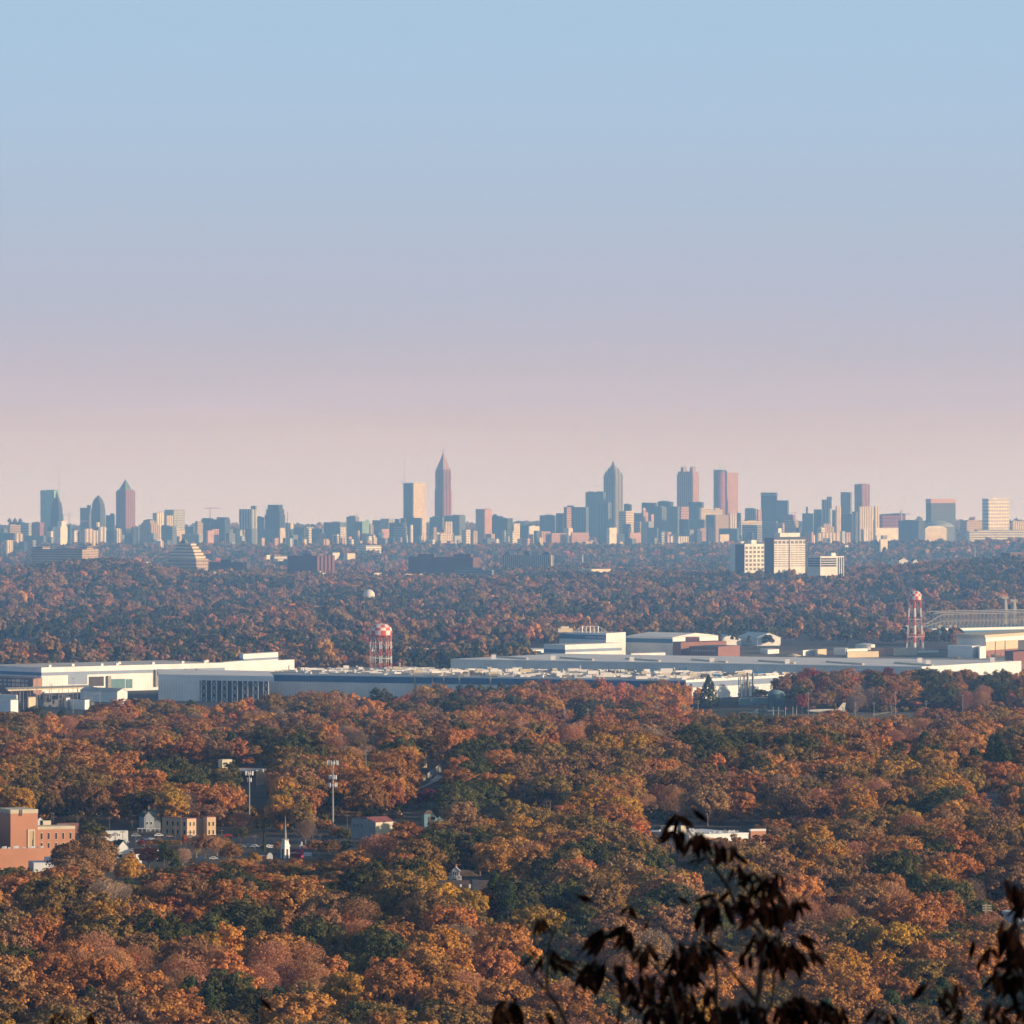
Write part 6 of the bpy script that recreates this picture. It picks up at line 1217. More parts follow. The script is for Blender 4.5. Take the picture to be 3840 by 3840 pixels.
mb.build('transformer', M['steel'], t)
t = thing('truss_gantry', 'pale curved steel truss at the left edge', 'truss', (*P(5, 6500), -6)); mb = MB()
for k in range(7):
    a, b = P(-30 + k * 9, 6500), P(-21 + k * 9, 6500); h1, h2 = 14 - k * k * .3, 14 - (k + 1) ** 2 * .3; mb.tube((*a, -6 + h1), (*b, -6 + h2), .5, None, 4); mb.tube((*a, -6 + h1 - 4), (*b, -6 + h2 - 4), .4, None, 4); mb.tube((*a, -6 + h1 - 4), (*b, -6 + h2), .3, None, 4)
mb.build('truss', M['panel'], t)
def pole(label, px, yt, d=None, yb=None, r=.2, mat='wood', arms=1, group='wooden utility poles', name='utility_pole', cat='utility pole'):
    d = d or gd(px, yb); return mast(name, label, px, d, None, yt, r, r * .7, M[mat], cat=cat, group=group, arms=arms)
for i, (px, yt, d) in enumerate([(48, 2548, 6500), (60, 2548, 6520), (72, 2546, 6540), (88, 2562, 6380), (104, 2580, 6400), (136, 2540, 6290), (140, 2540, 6300), (192, 2565, 6450), (235, 2570, 6420), (274, 2540, 6280), (290, 2570, 6430), (375, 2575, 6480), (437, 2575, 6500), (318, 2590, 6480)]):
    pole(f'thin pole in the works yard {["at the far left", "beside the brick office", "by the cream box", "by the white hut", "before the gabled shed"][min(4, i // 3)]}', px, yt, d, r=.28, mat='concrete', group='thin poles of the works yard')
# chimney pipes
for i, (xx, yt) in enumerate(((1712, 585), (1725, 575), (1745, 560), (1757, 565), (1779, 548), (1818, 548))):
    x0, y0 = P(X2(xx), 6535); t = thing('exhaust_stack', 'pale exhaust pipe ' + ('left of the stack group', 'second of the stack group', 'third of the stack group', 'fourth of the stack group', 'thick fifth pipe of the stack group', 'thick rightmost pipe of the stack group')[i] + ' before the lit factory wall', 'chimney', (x0, y0, -6), 'exhaust pipes before the works'); rad = .5 if i < 4 else 1.1
    mb = MB(); mb.tube((x0, y0, -6.5), (x0, y0, dz(2250 + yt / 2.0125, 6535)), rad, rad, 8); mb.build('pipe', M['concrete'] if i != 0 else M['bluepaint'], t); mb = MB(); mb.tube((x0, y0, -6.5), (x0, y0, 0), rad * 2.4, rad * 1.05, 8); mb.build('base_cone', M['concrete'], t)
# museum corner
t, q = hall('teal_shed', 'pale teal windowless shed in shade below the factory', (X2(1715), 6380), (X2(1985), 6400), (X2(1711), 6395), dz(2250 + 742 / 2.0125, 6380), [], cat='shed', wall=plain('pale_teal_sheet', (.18, .29, .32), .6), roof='roofgrey')
mb = MB(); wallstrip(mb, q[0], q[1], .38, .48, -6, dz(2250 + 782 / 2.0125, 6380), .3); mb.build('door', M['dark'], t)
t = thing('round_tank', 'teal grey dome topped tank right of the teal shed', 'tank', (*P(c3(62), 6350), -6)); x0, y0 = P(c3(62), 6350); rr = 66 / 2.0125 * 6350 / F; zt_ = dz(r3(815), 6350); mb = MB(); mb.lathe(x0, y0, [(rr, -6.5), (rr, zt_)], 28); mb.build('tank_wall', plain('tank_teal', (.10, .17, .18), .6), t, smooth=True)  # shade of the trees beside the tank is put into its darker colour
mb = MB(); mb.lathe(x0, y0, [(rr, zt_), (rr * .85, zt_ + 2.4), (rr * .5, zt_ + 4), (0, zt_ + 4.6)], 28); mb.build('roof', plain('pale_teal_sheet', (.18, .29, .32), .6), t, smooth=True)
sheet('museum_lawn', [(2560, 2668), (3060, 2668), (3060, 2695), (2560, 2695)], plain('lawn', (.055, .07, .025), .95, var=.3, scale=.08), .1)
sheet('museum_road', [(2560, 2692), (3010, 2698), (3020, 2712), (2560, 2703)], M['asphalt'], .2)
sheet('fenced_field', [(2960, 2688), (3420, 2664), (3440, 2690), (3420, 2712), (2960, 2702)], plain('dry_field', (.17, .14, .08), .95, var=.25, scale=.08), .15)
def jet(label, px, py, L, rz, col, tail2=False, z_=0):
    d = gd(px, py); x, y = P(px, d); z = tz(x, y); t = thing('display_aircraft', label, 'aircraft', (x, y, z), 'aircraft on museum display'); c_, s_ = math.cos(rz), math.sin(rz)
    W_ = lambda a, b, h: (x + a * c_ - b * s_, y + a * s_ + b * c_, z + 1.5 + h + z_)
    mb = MB(); pr = [(0, -L / 2), (L * .03, -L * .42), (L * .045, -L * .2), (L * .045, L * .3), (0.02 * L, L / 2), (0, L / 2)]; n = 10
    for i in range(len(pr) - 1):
        for k in range(n):
            a0, a1 = 6.2832 * k / n, 6.2832 * (k + 1) / n; mb.face([W_(pr[i][1], pr[i][0] * math.cos(a0), pr[i][0] * math.sin(a0)), W_(pr[i][1], pr[i][0] * math.cos(a1), pr[i][0] * math.sin(a1)), W_(pr[i + 1][1], pr[i + 1][0] * math.cos(a1), pr[i + 1][0] * math.sin(a1)), W_(pr[i + 1][1], pr[i + 1][0] * math.cos(a0), pr[i + 1][0] * math.sin(a0))])
    mb.build('fuselage', col, t, smooth=True)
    for sg in (-1, 1):
        mb = MB(); a = [(-L * .05, sg * L * .03), (L * .2, sg * L * .03), (L * .28, sg * L * .36), (L * .18, sg * L * .36)]
        mb.face([W_(p, q_, .3) for p, q_ in a]); mb.face([W_(p, q_, 0) for p, q_ in a[::-1]]); 
        for i in range(4): j = (i + 1) % 4; mb.face([W_(*a[i], 0), W_(*a[j], 0), W_(*a[j], .3), W_(*a[i], .3)])
        mb.build('wing', col, t)
    for off in ((-.05 * L, .05 * L) if tail2 else (0,)):
        mb = MB(); a = [(L * .26, 0), (L * .46, 0), (L * .5, L * .2), (L * .42, L * .2)]
        mb.face([W_(p, off + .12, h) for p, h in a]); mb.face([W_(p, off - .12, h) for p, h in a[::-1]])
        for i in range(4): j = (i + 1) % 4; mb.face([W_(a[i][0], off - .12, a[i][1]), W_(a[j][0], off - .12, a[j][1]), W_(a[j][0], off + .12, a[j][1]), W_(a[i][0], off + .12, a[i][1])])
        mb.build('tail_fin', col, t)
    mb = MB()
    for a, b in ((-L * .3, 0), (L * .1, L * .05), (L * .1, -L * .05)): mb.tube(W_(a, b, -L * .03), W_(a, b, -1.5 - z_), .12, None, 5)
    mb.build('landing_gear', M['steel'], t)
gj = plain('grey_aircraft', (.30, .36, .38), .5, var=.05); wj = plain('cream_aircraft', (.72, .68, .6), .5, var=.05)
jet('grey twin tailed jet fighter on the lawn before the teal shed', X2(1780), 2250 + 862 / 2.0125, 19, R(-14), gj, True); jet('grey bomber with swept tail on the lawn right of the fighter', c3(45), 2250 + 850 / 2.0125, 20, R(160), gj)
jet('large cream airliner with a tall tail behind an orange tree', c3(440), 2200 + 970 / 2.0125, 36, R(8), wj, z_=2.5)
t = thing('white_airship_shed', 'long rounded white tent building at the end of the orange trees', 'tent', (*P(X2(1355), gd(X2(1355), 2705)), -6)); d_ = gd(2590, 2718); x0, y0 = P(X2(1268), d_); x1, y1 = P(X2(1445), d_ + 25); mb = MB()
for k in range(8):
    a0, a1 = math.pi * k / 8, math.pi * (k + 1) / 8; f = lambda p, a: (p[0], p[1] + math.cos(a) * 6, -6 + math.sin(a) * 9.5); mb.face([f((x0, y0), a0), f((x1, y1), a0), f((x1, y1), a1), f((x0, y0), a1)])
mb.face([(x0, y0 + math.cos(math.pi * k / 8) * 6, -6 + math.sin(math.pi * k / 8) * 9.5) for k in range(9)]); mb.face([(x1, y1 + math.cos(math.pi * k / 8) * 6, -6 + math.sin(math.pi * k / 8) * 9.5) for k in range(9)][::-1]); mb.build('tent_skin', M['trim'], t, smooth=False)
for i, xx in enumerate((40, 80, 132, 188, 216)):
    tt = mast('flagpole', 'flagpole in the row before the grey bomber' if i != 2 else 'flagpole with a red flag in the museum row', c3(xx), gd(c3(xx), 2200 + 985 / 2.0125), None, 2200 + 905 / 2.0125, .22, .14, M['white'], cat='flagpole', group='flagpoles of the museum')
    if i == 2: mb = MB(); mb.box(tt[1] + 1, tt[2], tt[4] - 2.6, 2, .1, 1.4); mb.build('flag', M['red'], tt[0])
# tall bare pylons of the line across the near wood
for i, (px, yt, yb) in enumerate([(1950, 2703, 2825), (2040, 2692, 2775), (2118, 2655, 2762), (2205, 2657, 2765), (2463, 2637, 2752), (2567, 2640, 2735), (2404, 2695, 2738), (2540, 2690, 2735), (2618, 2625, 2668), (1587, 2683, 2740), (1898, 2770, 2825), (3031, 2595, 2662), (3207, 2630, 2695), (3277, 2632, 2705), (3342, 2645, 2690), (3358, 2592, 2660), (3473, 2625, 2680), (3610, 2603, 2660), (1372, 2810, 2980), (3160, 2650, 2700)]):
    nr = min([('the museum field', 2800, 2690), ('the orange tree group', 2500, 2650), ('the thin white spire', 1757, 2750), ('the fenced field', 3200, 2690), ('the right hand wood', 3600, 2640)], key=lambda t: abs(px - t[1]) + abs(yb - t[2])); ln = yb - yt
    d_ = F * 236 / (yb + 30 - HY); pole(f'{"very tall" if ln > 100 else "tall" if ln > 70 else "short"} {"leaning" if i % 5 == 4 else "straight"} wooden pole {"left of" if px < nr[1] else "right of"} {nr[0]}', px, yt, d_, r=.3, mat='concrete', arms=1 if i % 2 else 2)
# fence and wires of the field
t = thing('board_fence', 'pale rail fence crossing the dry field at right', 'fence', (*P(3300, gd(3300, 2690)), -6)); mb = MB(); a, b = P(3275, gd(3275, 2692)), P(3345, gd(3345, 2676)); mb2 = MB()
for k in range(12): p_ = lerp(a, b, k / 11); mb.box(*p_, -6.2, .5, .5, 4)
for z_ in (-3.2, -4.6): mb2.tube((*a, z_), (*b, z_), .15, None, 4)
mb.build('posts', M['concrete'], t); mb2.build('rails', M['concrete'], t)
def wires(label, pts, n=3):
    t = thing('power_line', label, 'power line', pts[0]); mb = MB()
    for (a, b) in zip(pts, pts[1:]):
        for k in range(n):
            o = Vector((0, 0, -k * .9)); prev = Vector(a) + o; sag = (Vector(b) - Vector(a)).length * .02
            for j in range(1, 9): f = j / 8; q_ = Vector(a).lerp(Vector(b), f) + o; q_.z -= sag * 4 * f * (1 - f); mb.tube(prev, q_, .045, None, 3); prev = q_
    mb.build('wires', M['wire'], t)
wires('cables crossing low above the fenced field', [(*P(2990, 6150), zz(2600, 6150)), (*P(3207, 6100), zz(2640, 6100)), (*P(3358, 6200), zz(2598, 6200)), (*P(3610, 6220), zz(2608, 6220)), (*P(3860, 6200), zz(2612, 6200))])
# ------------------------------------------------------------------ the small town at the foot of the hill
def T0(zx, zy=0): return zx / 3.7154, 2980 + zy / 3.7154
def T1(zx, zy=0): return 480 + zx / 3.7154, 2980 + zy / 3.7154
def T2(zx, zy=0): return 940 + zx / 3.7154, 2960 + zy / 3.7154
def blk(name, label, px, wr, wl, yb, yt, wall, roof='roofgrey', th=25, cat='building', d=None):
    """block with its near corner at photo column px, wr / wl photo widths of its right / left face"""
    d = d or gd(px, yb); q = foot(px - wl, px, px + wr, d, th, 1); zb = min(tz(*p) for p in q) - .5; zt = zz(yt, d); t = thing(name, label, cat, (*cen(q), zb)); mb = MB(); mb.prism(q, zb, zt, 0, 1); mb.build('wall', [wall, M[roof]], t); return t, q, zb, zt, d
def coping(t, q, zt, m='trim', h=.5, k=1.015, drop=.0):
    mb = MB(); mb.prism(scaleq(q, k), zt + .01 - drop, zt + h); mb.build('cornice', M[m], t)
def windows(t, a, b, cols, rows, m='glass', frame='trim', name='window', w=.9, off=.12):
    """each window a part with its pane: cols fractions along the wall, rows (z0, z1)"""
    L = math.hypot(b[0] - a[0], b[1] - a[1])
    for z0, z1 in rows:
        for f in cols:
            mb = MB(); h = w / 2 / L; wallstrip(mb, a, b, f - h * 1.35, f + h * 1.35, z0 - .25, z1 + .35, off, thick=.1); o = mb.build(name, M[frame], t)
            mb = MB(); wallstrip(mb, a, b, f - h, f + h, z0, z1, off + .06, thick=0.0); mb.build('pane', M[m], o)
PARK = M['asphalt']
sheet('town_street', [(500, 3140), (1250, 3140), (1250, 3200), (560, 3205)], PARK, .05)
sheet('parking_lot', [(430, 3205), (1150, 3202), (1180, 3262), (380, 3270)], PARK, .1)
sheet('rear_lot', [(60, 3150), (500, 3140), (540, 3170), (140, 3180)], PARK, .15)
# brick tower building
px, _ = T0(147); t, q, zb, zt, d = blk('brick_building', 'tall orange brick building with cream portal and lower window wing', px, 99.5, 60, 3202, 3039, M['brick'], 'roofdark', 22); coping(t, q, zt - 1.9, h=2.3, k=1.012)
A, B = q[0], q[1]; L = math.hypot(B[0] - A[0], B[1] - A[1])
mb = MB(); wallstrip(mb, A, B, .62, .67, zb, zz(3112, d), .5); wallstrip(mb, A, B, .84, .885, zb, zz(3112, d), .5); wallstrip(mb, A, B, .62, .885, zz(3119, d), zz(3112, d), .52); mb.build('portal', M['trim'], t)
mb = MB(); wallstrip(mb, A, B, .67, .84, zb, zz(3119, d) - .05, .15); mb.build('portal_panel', M['buff'], t); mb = MB(); wallstrip(mb, A, B, .80, .825, zb, zz(3150, d), .3); mb.build('door', M['dark'], t)
for f_ in (.36, .43): mb = MB(); p_ = lerp(A, B, f_); mb.box(p_[0], p_[1] - .5, zt - 3.2, .25, .5, 3.6); mb.build('roof_antenna', M['steel'], t)
for f_ in (.25, .55): mb = MB(); p_ = lerp(q[0], q[3], f_); mb.box(p_[0] - .5, p_[1], zt - 3.4, .5, .3, 2.8); mb.build('roof_antenna', M['steel'], t)
mb = MB(); a0 = lerp(A, B, 1.0); w0 = (B[0], B[1] + 1.0); r0 = (w0[0] + 136 * d / F * 1.0, w0[1] + 136 * d / F * .40); qw = quad(w0, r0, (w0[0] - 6, w0[1] + 14)); zw = zz(3104, d); mb.prism(qw, zb, zw, 0, 1); mb.build('wing', [M['brick'], M['roofdark']], t)
mb = MB(); mb.prism(scaleq(qw, 1.01), zw - 1.5, zw + .25); mb.build('wing_cornice', M['trim'], t)
windows(t, w0, r0, [.1, .29, .49, .68, .88], [(zw - 7.2, zw - 3.6), (zw - 13.2, zw - 9.3)], w=1.0)
# small chapel like gable and white parapet behind the wing
tt, g_ = gable('gabled_house', 'small cream gable behind the flat roofed brick wing', T0(516)[0], T0(620)[0], 0, 3130, T0(0, 305)[1], T0(0, 360)[1], gd(150, 3155), 9, M['white'], M['shingle']); mb = MB(); wallstrip(mb, g_[0], g_[1], .45, .8, g_[3] + 6, g_[4], .2); mb.build('window', M['glass'], tt)
blk('parapet_block', 'cream stepped parapet block behind the brick wing', T0(600)[0], 29, 4, 3160, T0(0, 362)[1], M['trim'], d=gd(160, 3165))
blk('brown_roof_hall', 'low hall with dark hipped roof behind the dense green tree', T0(800)[0], 80, 16, 3140, T0(0, 400)[1], M['brickdark'], 'shingle', d=gd(220, 3135))
# long green grey building
t, q, zb, zt, d = blk('long_green_building', 'long low building with pale blue metal roof behind the power poles', T0(700)[0], 240, 14, 3103, T0(0, 335)[1], plain('green_grey_wall', (.14, .17, .15), .8), 'teal', 8, d=4430)
mb = MB(); mb.prism(scaleq(q, 1.02), zt + .02, zt + 1.1, top=scaleq(q, .97)); mb.build('roof', plain('pale_metal_roof', (.36, .42, .46), .5), t); windows(t, q[0], q[1], [.1, .22, .5, .62, .75, .9], [(zb + 1, zb + 2.8)], w=2.2)
# low brick front building with roof plant
t, q, zb, zt, d = blk('low_brick_building', 'low orange brick building with a flat grey roof full of units', T0(-150)[0], 40 + 188, 40, 3252, T0(0, 790)[1] - 4, M['brick'], 'roofgrey', 22, d=3850)
fr3 = random.Random(2)
for k in range(11): mb = MB(); f_, g_ = .2 + .07 * k, fr3.uniform(.2, .8); mb.box(q[0][0] + (q[1][0] - q[0][0]) * f_ + (q[3][0] - q[0][0]) * g_, q[0][1] + (q[1][1] - q[0][1]) * f_ + (q[3][1] - q[0][1]) * g_, zt, fr3.uniform(1.2, 2.4), 1.4, fr3.uniform(.8, 2)); mb.build('rooftop_unit', M['roofwhite'], t)
mb = MB(); wallstrip(mb, q[0], q[1], 0, 1, zt - .2, zt + .7, .1); mb.build('parapet', M['brick'], t)
t, q, zb, zt, d = blk('white_canopy_building', 'low white roofed building below the low brick building', T0(470)[0], 76, 30, 3268, T0(0, 950)[1], M['panel'], 'roofwhite', 12, d=3800)
mb = MB(); mb.prism(scaleq(q, .5, 5, 2), zt, zt + 2.4); mb.build('upper_roof', M['white'], t)
# white shop
t, q, zb, zt, d = blk('white_shop', 'long low white shop with small dark window groups', T0(1420)[0], 97, 8, 3163, T0(0, 507)[1], M['white'], 'roofwhite', 12); windows(t, q[0], q[1], [.34, .4, .46, .6, .67], [(zt - 2.8, zt - 1.9)], w=.5, frame='white')
# white gabled house
d = gd(430, 3218); t, g_ = gable('white_house', 'white house with dark green roof and two gables', T0(1630)[0], T0(1812)[0], 0, 3218, T0(0, 640)[1], T0(0, 745)[1], d, 11, M['white'], M['greenroof'], th=18)
x0, y0 = P(T0(1400)[0], d + 6); x1, y1 = P(T0(1640)[0], d + 6); mb = MB(); zb = g_[3]; ze = zz(T0(0, 765)[1], d); zr = zz(T0(0, 668)[1], d); qm = [(x0, y0), (x1 + 3, y0), (x1 + 3, y0 + 9), (x0, y0 + 9)]; mb.prism(qm, zb, ze); mb.build('main_wing', M['white'], t)
mb = MB(); mb.face([(x0 - .5, y0 - .6, ze - .2), (x1 + 3, y0 - .6, ze - .2), (x1 + 3, y0 + 4.5, zr), (x0 + 1, y0 + 4.5, zr)]); mb.face([(x1 + 3, y0 + 9.6, ze - .2), (x0 - .5, y0 + 9.6, ze - .2), (x0 + 1, y0 + 4.5, zr), (x1 + 3, y0 + 4.5, zr)]); mb.face([(x0 - .5, y0 + 9.6, ze - .2), (x0 - .5, y0 - .6, ze - .2), (x0 + 1, y0 + 4.5, zr)]); mb.build('main_roof', M['greenroof'], t)
xa, ya = P(T0(1518)[0], d + 4); xb, yb_ = P(T0(1618)[0], d + 4); mb = MB(); m_ = (xa + xb) / 2; zg = zz(T0(0, 675)[1], d); mb.prism([(xa, ya), (xb, ya), (xb, ya + 4), (xa, ya + 4)], zb, ze - .3); mb.face([(xa, ya, ze - .3), (xb, ya, ze - .3), (m_, ya, zg - .3)]); mb.build('dormer_gable', M['white'], t)
mb = MB()
for e in (xa - .5, xb + .5):
    mb.face([(m_, ya - .4, zg), (e, ya - .4, ze - .6), (e, ya + 7, ze - .6), (m_, ya + 7, zg)]); mb.face([(m_, ya - .4, zg - .25), (m_, ya + 7, zg - .25), (e, ya + 7, ze - .85), (e, ya - .4, ze - .85)])
    mb.face([(m_, ya - .4, zg), (m_, ya - .4, zg - .25), (e, ya - .4, ze - .85), (e, ya - .4, ze - .6)])
mb.build('dormer_roof', M['greenroof'], t)
mb = MB(); c_ = lerp(g_[0], g_[1], .62); mb.box(c_[0], c_[1] + 5, g_[4], 1.6, 1.6, zz(T0(0, 625)[1], d) - g_[4]); mb.build('chimney', M['white'], t)
windows(t, g_[0], g_[1], [.12, .22, .32], [(zb + 1.4, zb + 3)], w=.9, frame='white')
# victorian house
d = gd(570, 3118); t, g_ = gable('tall_house', 'grey painted tall house with green roof and two brick chimneys', T1(225)[0], T1(365)[0], 0, 3120, T1(0, 225)[1], T1(0, 310)[1], d, 14, plain('grey_clapboard', (.33, .36, .38), .8), M['greenroof'], th=-15 + 30)
mb = MB(); x0, y0 = P(T1(360)[0], d + 9); z0, z1 = zz(3120, d), zz(T1(0, 250)[1], d); mb.prism([(x0 - 4, y0 - 4), (x0 + 4, y0 - 4), (x0 + 4, y0 + 4), (x0 - 4, y0 + 4)], z0, z1); mb.build('rear_wing', plain('grey_clapboard', (.33, .36, .38), .8), t)
mb = MB(); mb.prism([(x0 - 4.5, y0 - 4.5), (x0 + 4.5, y0 - 4.5), (x0 + 4.5, y0 + 4.5), (x0 - 4.5, y0 + 4.5)], z1 + .02, zz(T1(0, 195)[1], d), top=[(x0 - 1.5, y0 - 1.5), (x0 + 1.5, y0 - 1.5), (x0 + 1.5, y0 + 1.5), (x0 - 1.5, y0 + 1.5)]); mb.build('hipped_roof', plain('copper_green_roof', (.05, .16, .14), .7), t)
for v in (293, 380): mb = MB(); x1, y1 = P(T1(v)[0], d + 7); mb.box(x1, y1, z1 - 2, 1.1, 1.1, zz(T1(0, 165)[1], d) - z1 + 2); mb.build('chimney', M['brick'], t)
windows(t, g_[0], g_[1], [.3, .7], [(g_[3] + 5.5, g_[3] + 7.3)], w=.9, frame='white'); mb = MB(); x1, y1 = P(T1(290)[0], d - 3); mb.box(x1, y1, g_[3] + 3.2, 14, 3, .3)
for k in range(6): mb.box(x1 - 6.6 + k * 2.6, y1 - 1.2, g_[3], .25, .25, 3.2)
mb.build('porch', M['white'], t)
# tan two storey building
px, _ = T1(822); t, q, zb, zt, d = blk('tan_brick_building', 'tan two storey brick building with red parapet edge and arched windows', px, 33, 99, 3136, T1(0, 338)[1], M['buff'], 'roofdark', 42); coping(t, q, zt, 'redroof', .35)
rws = [(zb + 1.6, zb + 4), (zb + 6.6, zb + 9)]; windows(t, q[0], q[3], [.1, .36, .56, .78], rws, w=1.3, frame='buff'); windows(t, q[0], q[1], [.35, .75], rws, w=.9, frame='trim')
x0, y0 = P(T1(945)[0], d + 7); x1, y1 = P(T1(1040)[0], d + 9); mb = MB(); mb.prism([(x0 - .5, y0), (x1, y1 + 2), (x1 - 4, y1 + 9), (x0 - 3, y0 + 9)], zb, zz(T1(0, 345)[1], d), 0, 1); mb.build('recessed_bay', [M['buff'], M['roofdark']], t)
q2 = foot(T1(1040)[0], T1(1100)[0], T1(1222)[0], d + 3, 28, 1); mb = MB(); z2 = zz(T1(0, 320)[1], d); mb.prism(q2, zb, z2, 0, 1); mb.build('right_wing', [M['buff'], M['roofdark']], t); windows(t, q2[0], q2[1], [.25, .7], rws, w=.9, frame='trim')
mb = MB(); mb.prism(scaleq(q2, 1.02), z2 + .01, z2 + .35); mb.build('wing_coping', M['redroof'], t)
mb = MB()
for k in range(8): mb.box(x0 + .3 + k * .45, y0 - 1 - k * .02, zb + .4 + k * .42, .5, 1.2, .15)
mb.build('stair', M['steel'], t)
# shed row / market roofs
for a, b, yy, yb, rf, lb in ((70, 240, 745, 3212, 'roofwhite', 'long white canopy roof left in the lot'), (268, 405, 735, 3214, 'roofwhite', 'white awning roof second in the lot'), (475, 560, 735, 3214, 'roofwhite', 'small white roof right in the lot'), (560, 700, 715, 3212, 'roofgrey', 'grey flat roof beside the small white roof'), (710, 855, 765, 3222, 'roofwhite', 'low red brick shop with a white roof in front of the tan building')):
    blk('low_shop', lb, T1(a)[0] + 3, (b - a) / 3.7154 - 3, 3, yb + 4, T1(0, yy)[1], M['brick'] if 'red' in lb else M['brickdark'], rf, 14)
blk('low_shop', 'white fronted shop under the orange tree', T1(110)[0], 22, 6, 3240, T1(0, 830)[1], M['panel'], 'roofgrey', 20)
t, q, zb, zt, d = blk('dark_roof_pavilion', 'small pavilion with a dark hipped roof in the middle of the street', T1(365)[0], 36, 6, 3164, T1(0, 655)[1], M['brickdark'], 'shingle', 14); mb = MB(); mb.prism(scaleq(q, 1.1), zt + .02, zt + 2.4, top=scaleq(q, .3)); mb.build('roof', M['shingle'], t)
# church
d = gd(1069, 3222); t = thing('church_steeple', 'white church steeple with a dark pointed spire', 'steeple', (*P(1069, d), -2)); x0, y0 = P(1069.5, d + 5); s = d / F
zA, zB, zC, zD, zE = zz(T2(0, 800)[1], d), zz(T2(0, 745)[1], d), zz(T2(0, 712)[1], d), zz(T2(0, 560)[1], d), zz(T2(0, 345)[1], d)
sq = lambda w, rz=.72: [(x0 + w / 2 * (a * math.cos(rz) - b * math.sin(rz)), y0 + w / 2 * (a * math.sin(rz) + b * math.cos(rz))) for a, b in ((-1, -1), (1, -1), (1, 1), (-1, 1))]
W1 = 138 / 3.7154 * s / 1.42
mb = MB(); mb.prism(sq(W1 * .92), -2.5, zA); mb.build('base', M['white'], t); mb = MB(); mb.prism(sq(W1 * 1.04), zA, zA + .7); mb.prism(sq(W1 * .9), zA + .7, zB, top=sq(W1 * .72)); mb.prism(sq(W1 * .78), zB, zB + .4); mb.build('belfry', M['white'], t)
mb = MB(); mb.prism(sq(W1 * .66), zB + .4, zC); mb.prism(sq(W1 * .72), zC, zC + .3); mb.build('lantern_stage', M['white'], t)
mb = MB(); mb.prism(sq(W1 * .4), zC + .3, zD, top=sq(W1 * .2)); mb.prism(sq(W1 * .2), zD, zE, top=sq(.03)); mb.build('spire', plain('spire_metal', (.22, .21, .2), .6), t)
sb = sq(W1 * .92)
for a, b in ((sb[0], sb[1]), (sb[0], sb[3])): mb = MB(); wallstrip(mb, a, b, .32, .68, zA - 10, zA - 1.5, .1); mb.build('louvred_opening', M['dark'], t)
sb = sq(W1 * .66)
for a, b in ((sb[0], sb[1]), (sb[0], sb[3])): mb = MB(); c_ = lerp(a, b, .5); mb.tube((c_[0], c_[1] - .25, zB + 1.6), (c_[0], c_[1], zB + 1.6), .7, .7, 12); mb.build('round_window', M['steel'], t)
t, q, zb, zt, d2 = blk('church_hall', 'grey roofed church hall with a round white gable left of the steeple', T2(150)[0], 20, 20, 3228, T2(0, 925)[1], M['brick'], 'roofgrey', 25); mb = MB(); x1, y1 = P(T2(268)[0], d2 - 1); zq = zt - .5
mb.prism([(x1 - 1.6, y1), (x1 + 1.6, y1), (x1 + 1.6, y1 + 1), (x1 - 1.6, y1 + 1)], zq - 1.5, zq); mb.face([(x1 + 1.6 * math.cos(a), y1 - .01, zq + 2.2 * math.sin(a)) for a in [math.pi * k / 10 for k in range(11)]]); mb.face([(x1 + 1.6 * math.cos(a), y1 + 1, zq + 2.2 * math.sin(a)) for a in [math.pi * k / 10 for k in range(11)]][::-1]); mb.build('round_gable', M['white'], t)
# magenta shop wall
t, q, zb, zt, d = blk('magenta_shop', 'shop with a dark magenta wall and pale script lettering right of the steeple', T2(700)[0], 10, 38, 3218, T2(0, 838)[1], plain('magenta_wall', (.20, .03, .07), .7), 'roofdark', 55)
a_ = math.atan2(q[0][1] - q[3][1], q[0][0] - q[3][0]); mp = lerp(q[3], q[0], .45); text('goodlife co', 1.5, (mp[0] + math.sin(a_) * .3, mp[1] - math.cos(a_) * .3, zt - 2.4), a_, M['white'], t, 'lettering')
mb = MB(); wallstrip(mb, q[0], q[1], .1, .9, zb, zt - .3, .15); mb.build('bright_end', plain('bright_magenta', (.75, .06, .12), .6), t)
blk('teal_awning_shop', 'small shop with pale teal flat awning right of the magenta wall', T2(760)[0], 24, 12, 3212, T2(0, 880)[1], M['panel'], 'teal', 20)
blk('brown_flat_shop', 'flat roofed brown shop with a thin lit roof edge behind the magenta wall', T2(720)[0], 62, 8, 3186, T2(0, 790)[1], M['brickdark'], 'trim', 12)
blk('dark_store', 'dark grey store under the tall phone mast', T2(985)[0], 44, 6, 3165, T2(0, 690)[1], plain('charcoal_wall', (.07, .09, .10), .7), 'roofdark', 14)
for i, (a, b) in enumerate(((712, 745), (825, 742), (815, 825), (690, 790), (735, 868))):
    x1, d1 = T2(a)[0], gd(T2(a)[0], 3185); xx, yy = P(x1, d1); z1 = zz(T2(0, b)[1], d1); t = thing('market_banner', f'white oval sail sign, {["upper left", "upper right", "lower right", "lower left", "lowest left"][i]} of the group right of the steeple', 'sign', (xx, yy, -2), 'sail signs right of the steeple'); mb = MB(); mb.tube((xx, yy, -2.2), (xx, yy, z1), .07, None, 4); mb.build('pole', M['steel'], t); mb = MB(); mb.face([(xx + .55 * math.cos(k * .6283), yy - .1, z1 - .6 + 1.4 * math.sin(k * .6283)) for k in range(10)]); mb.build('sail', M['white'], t)
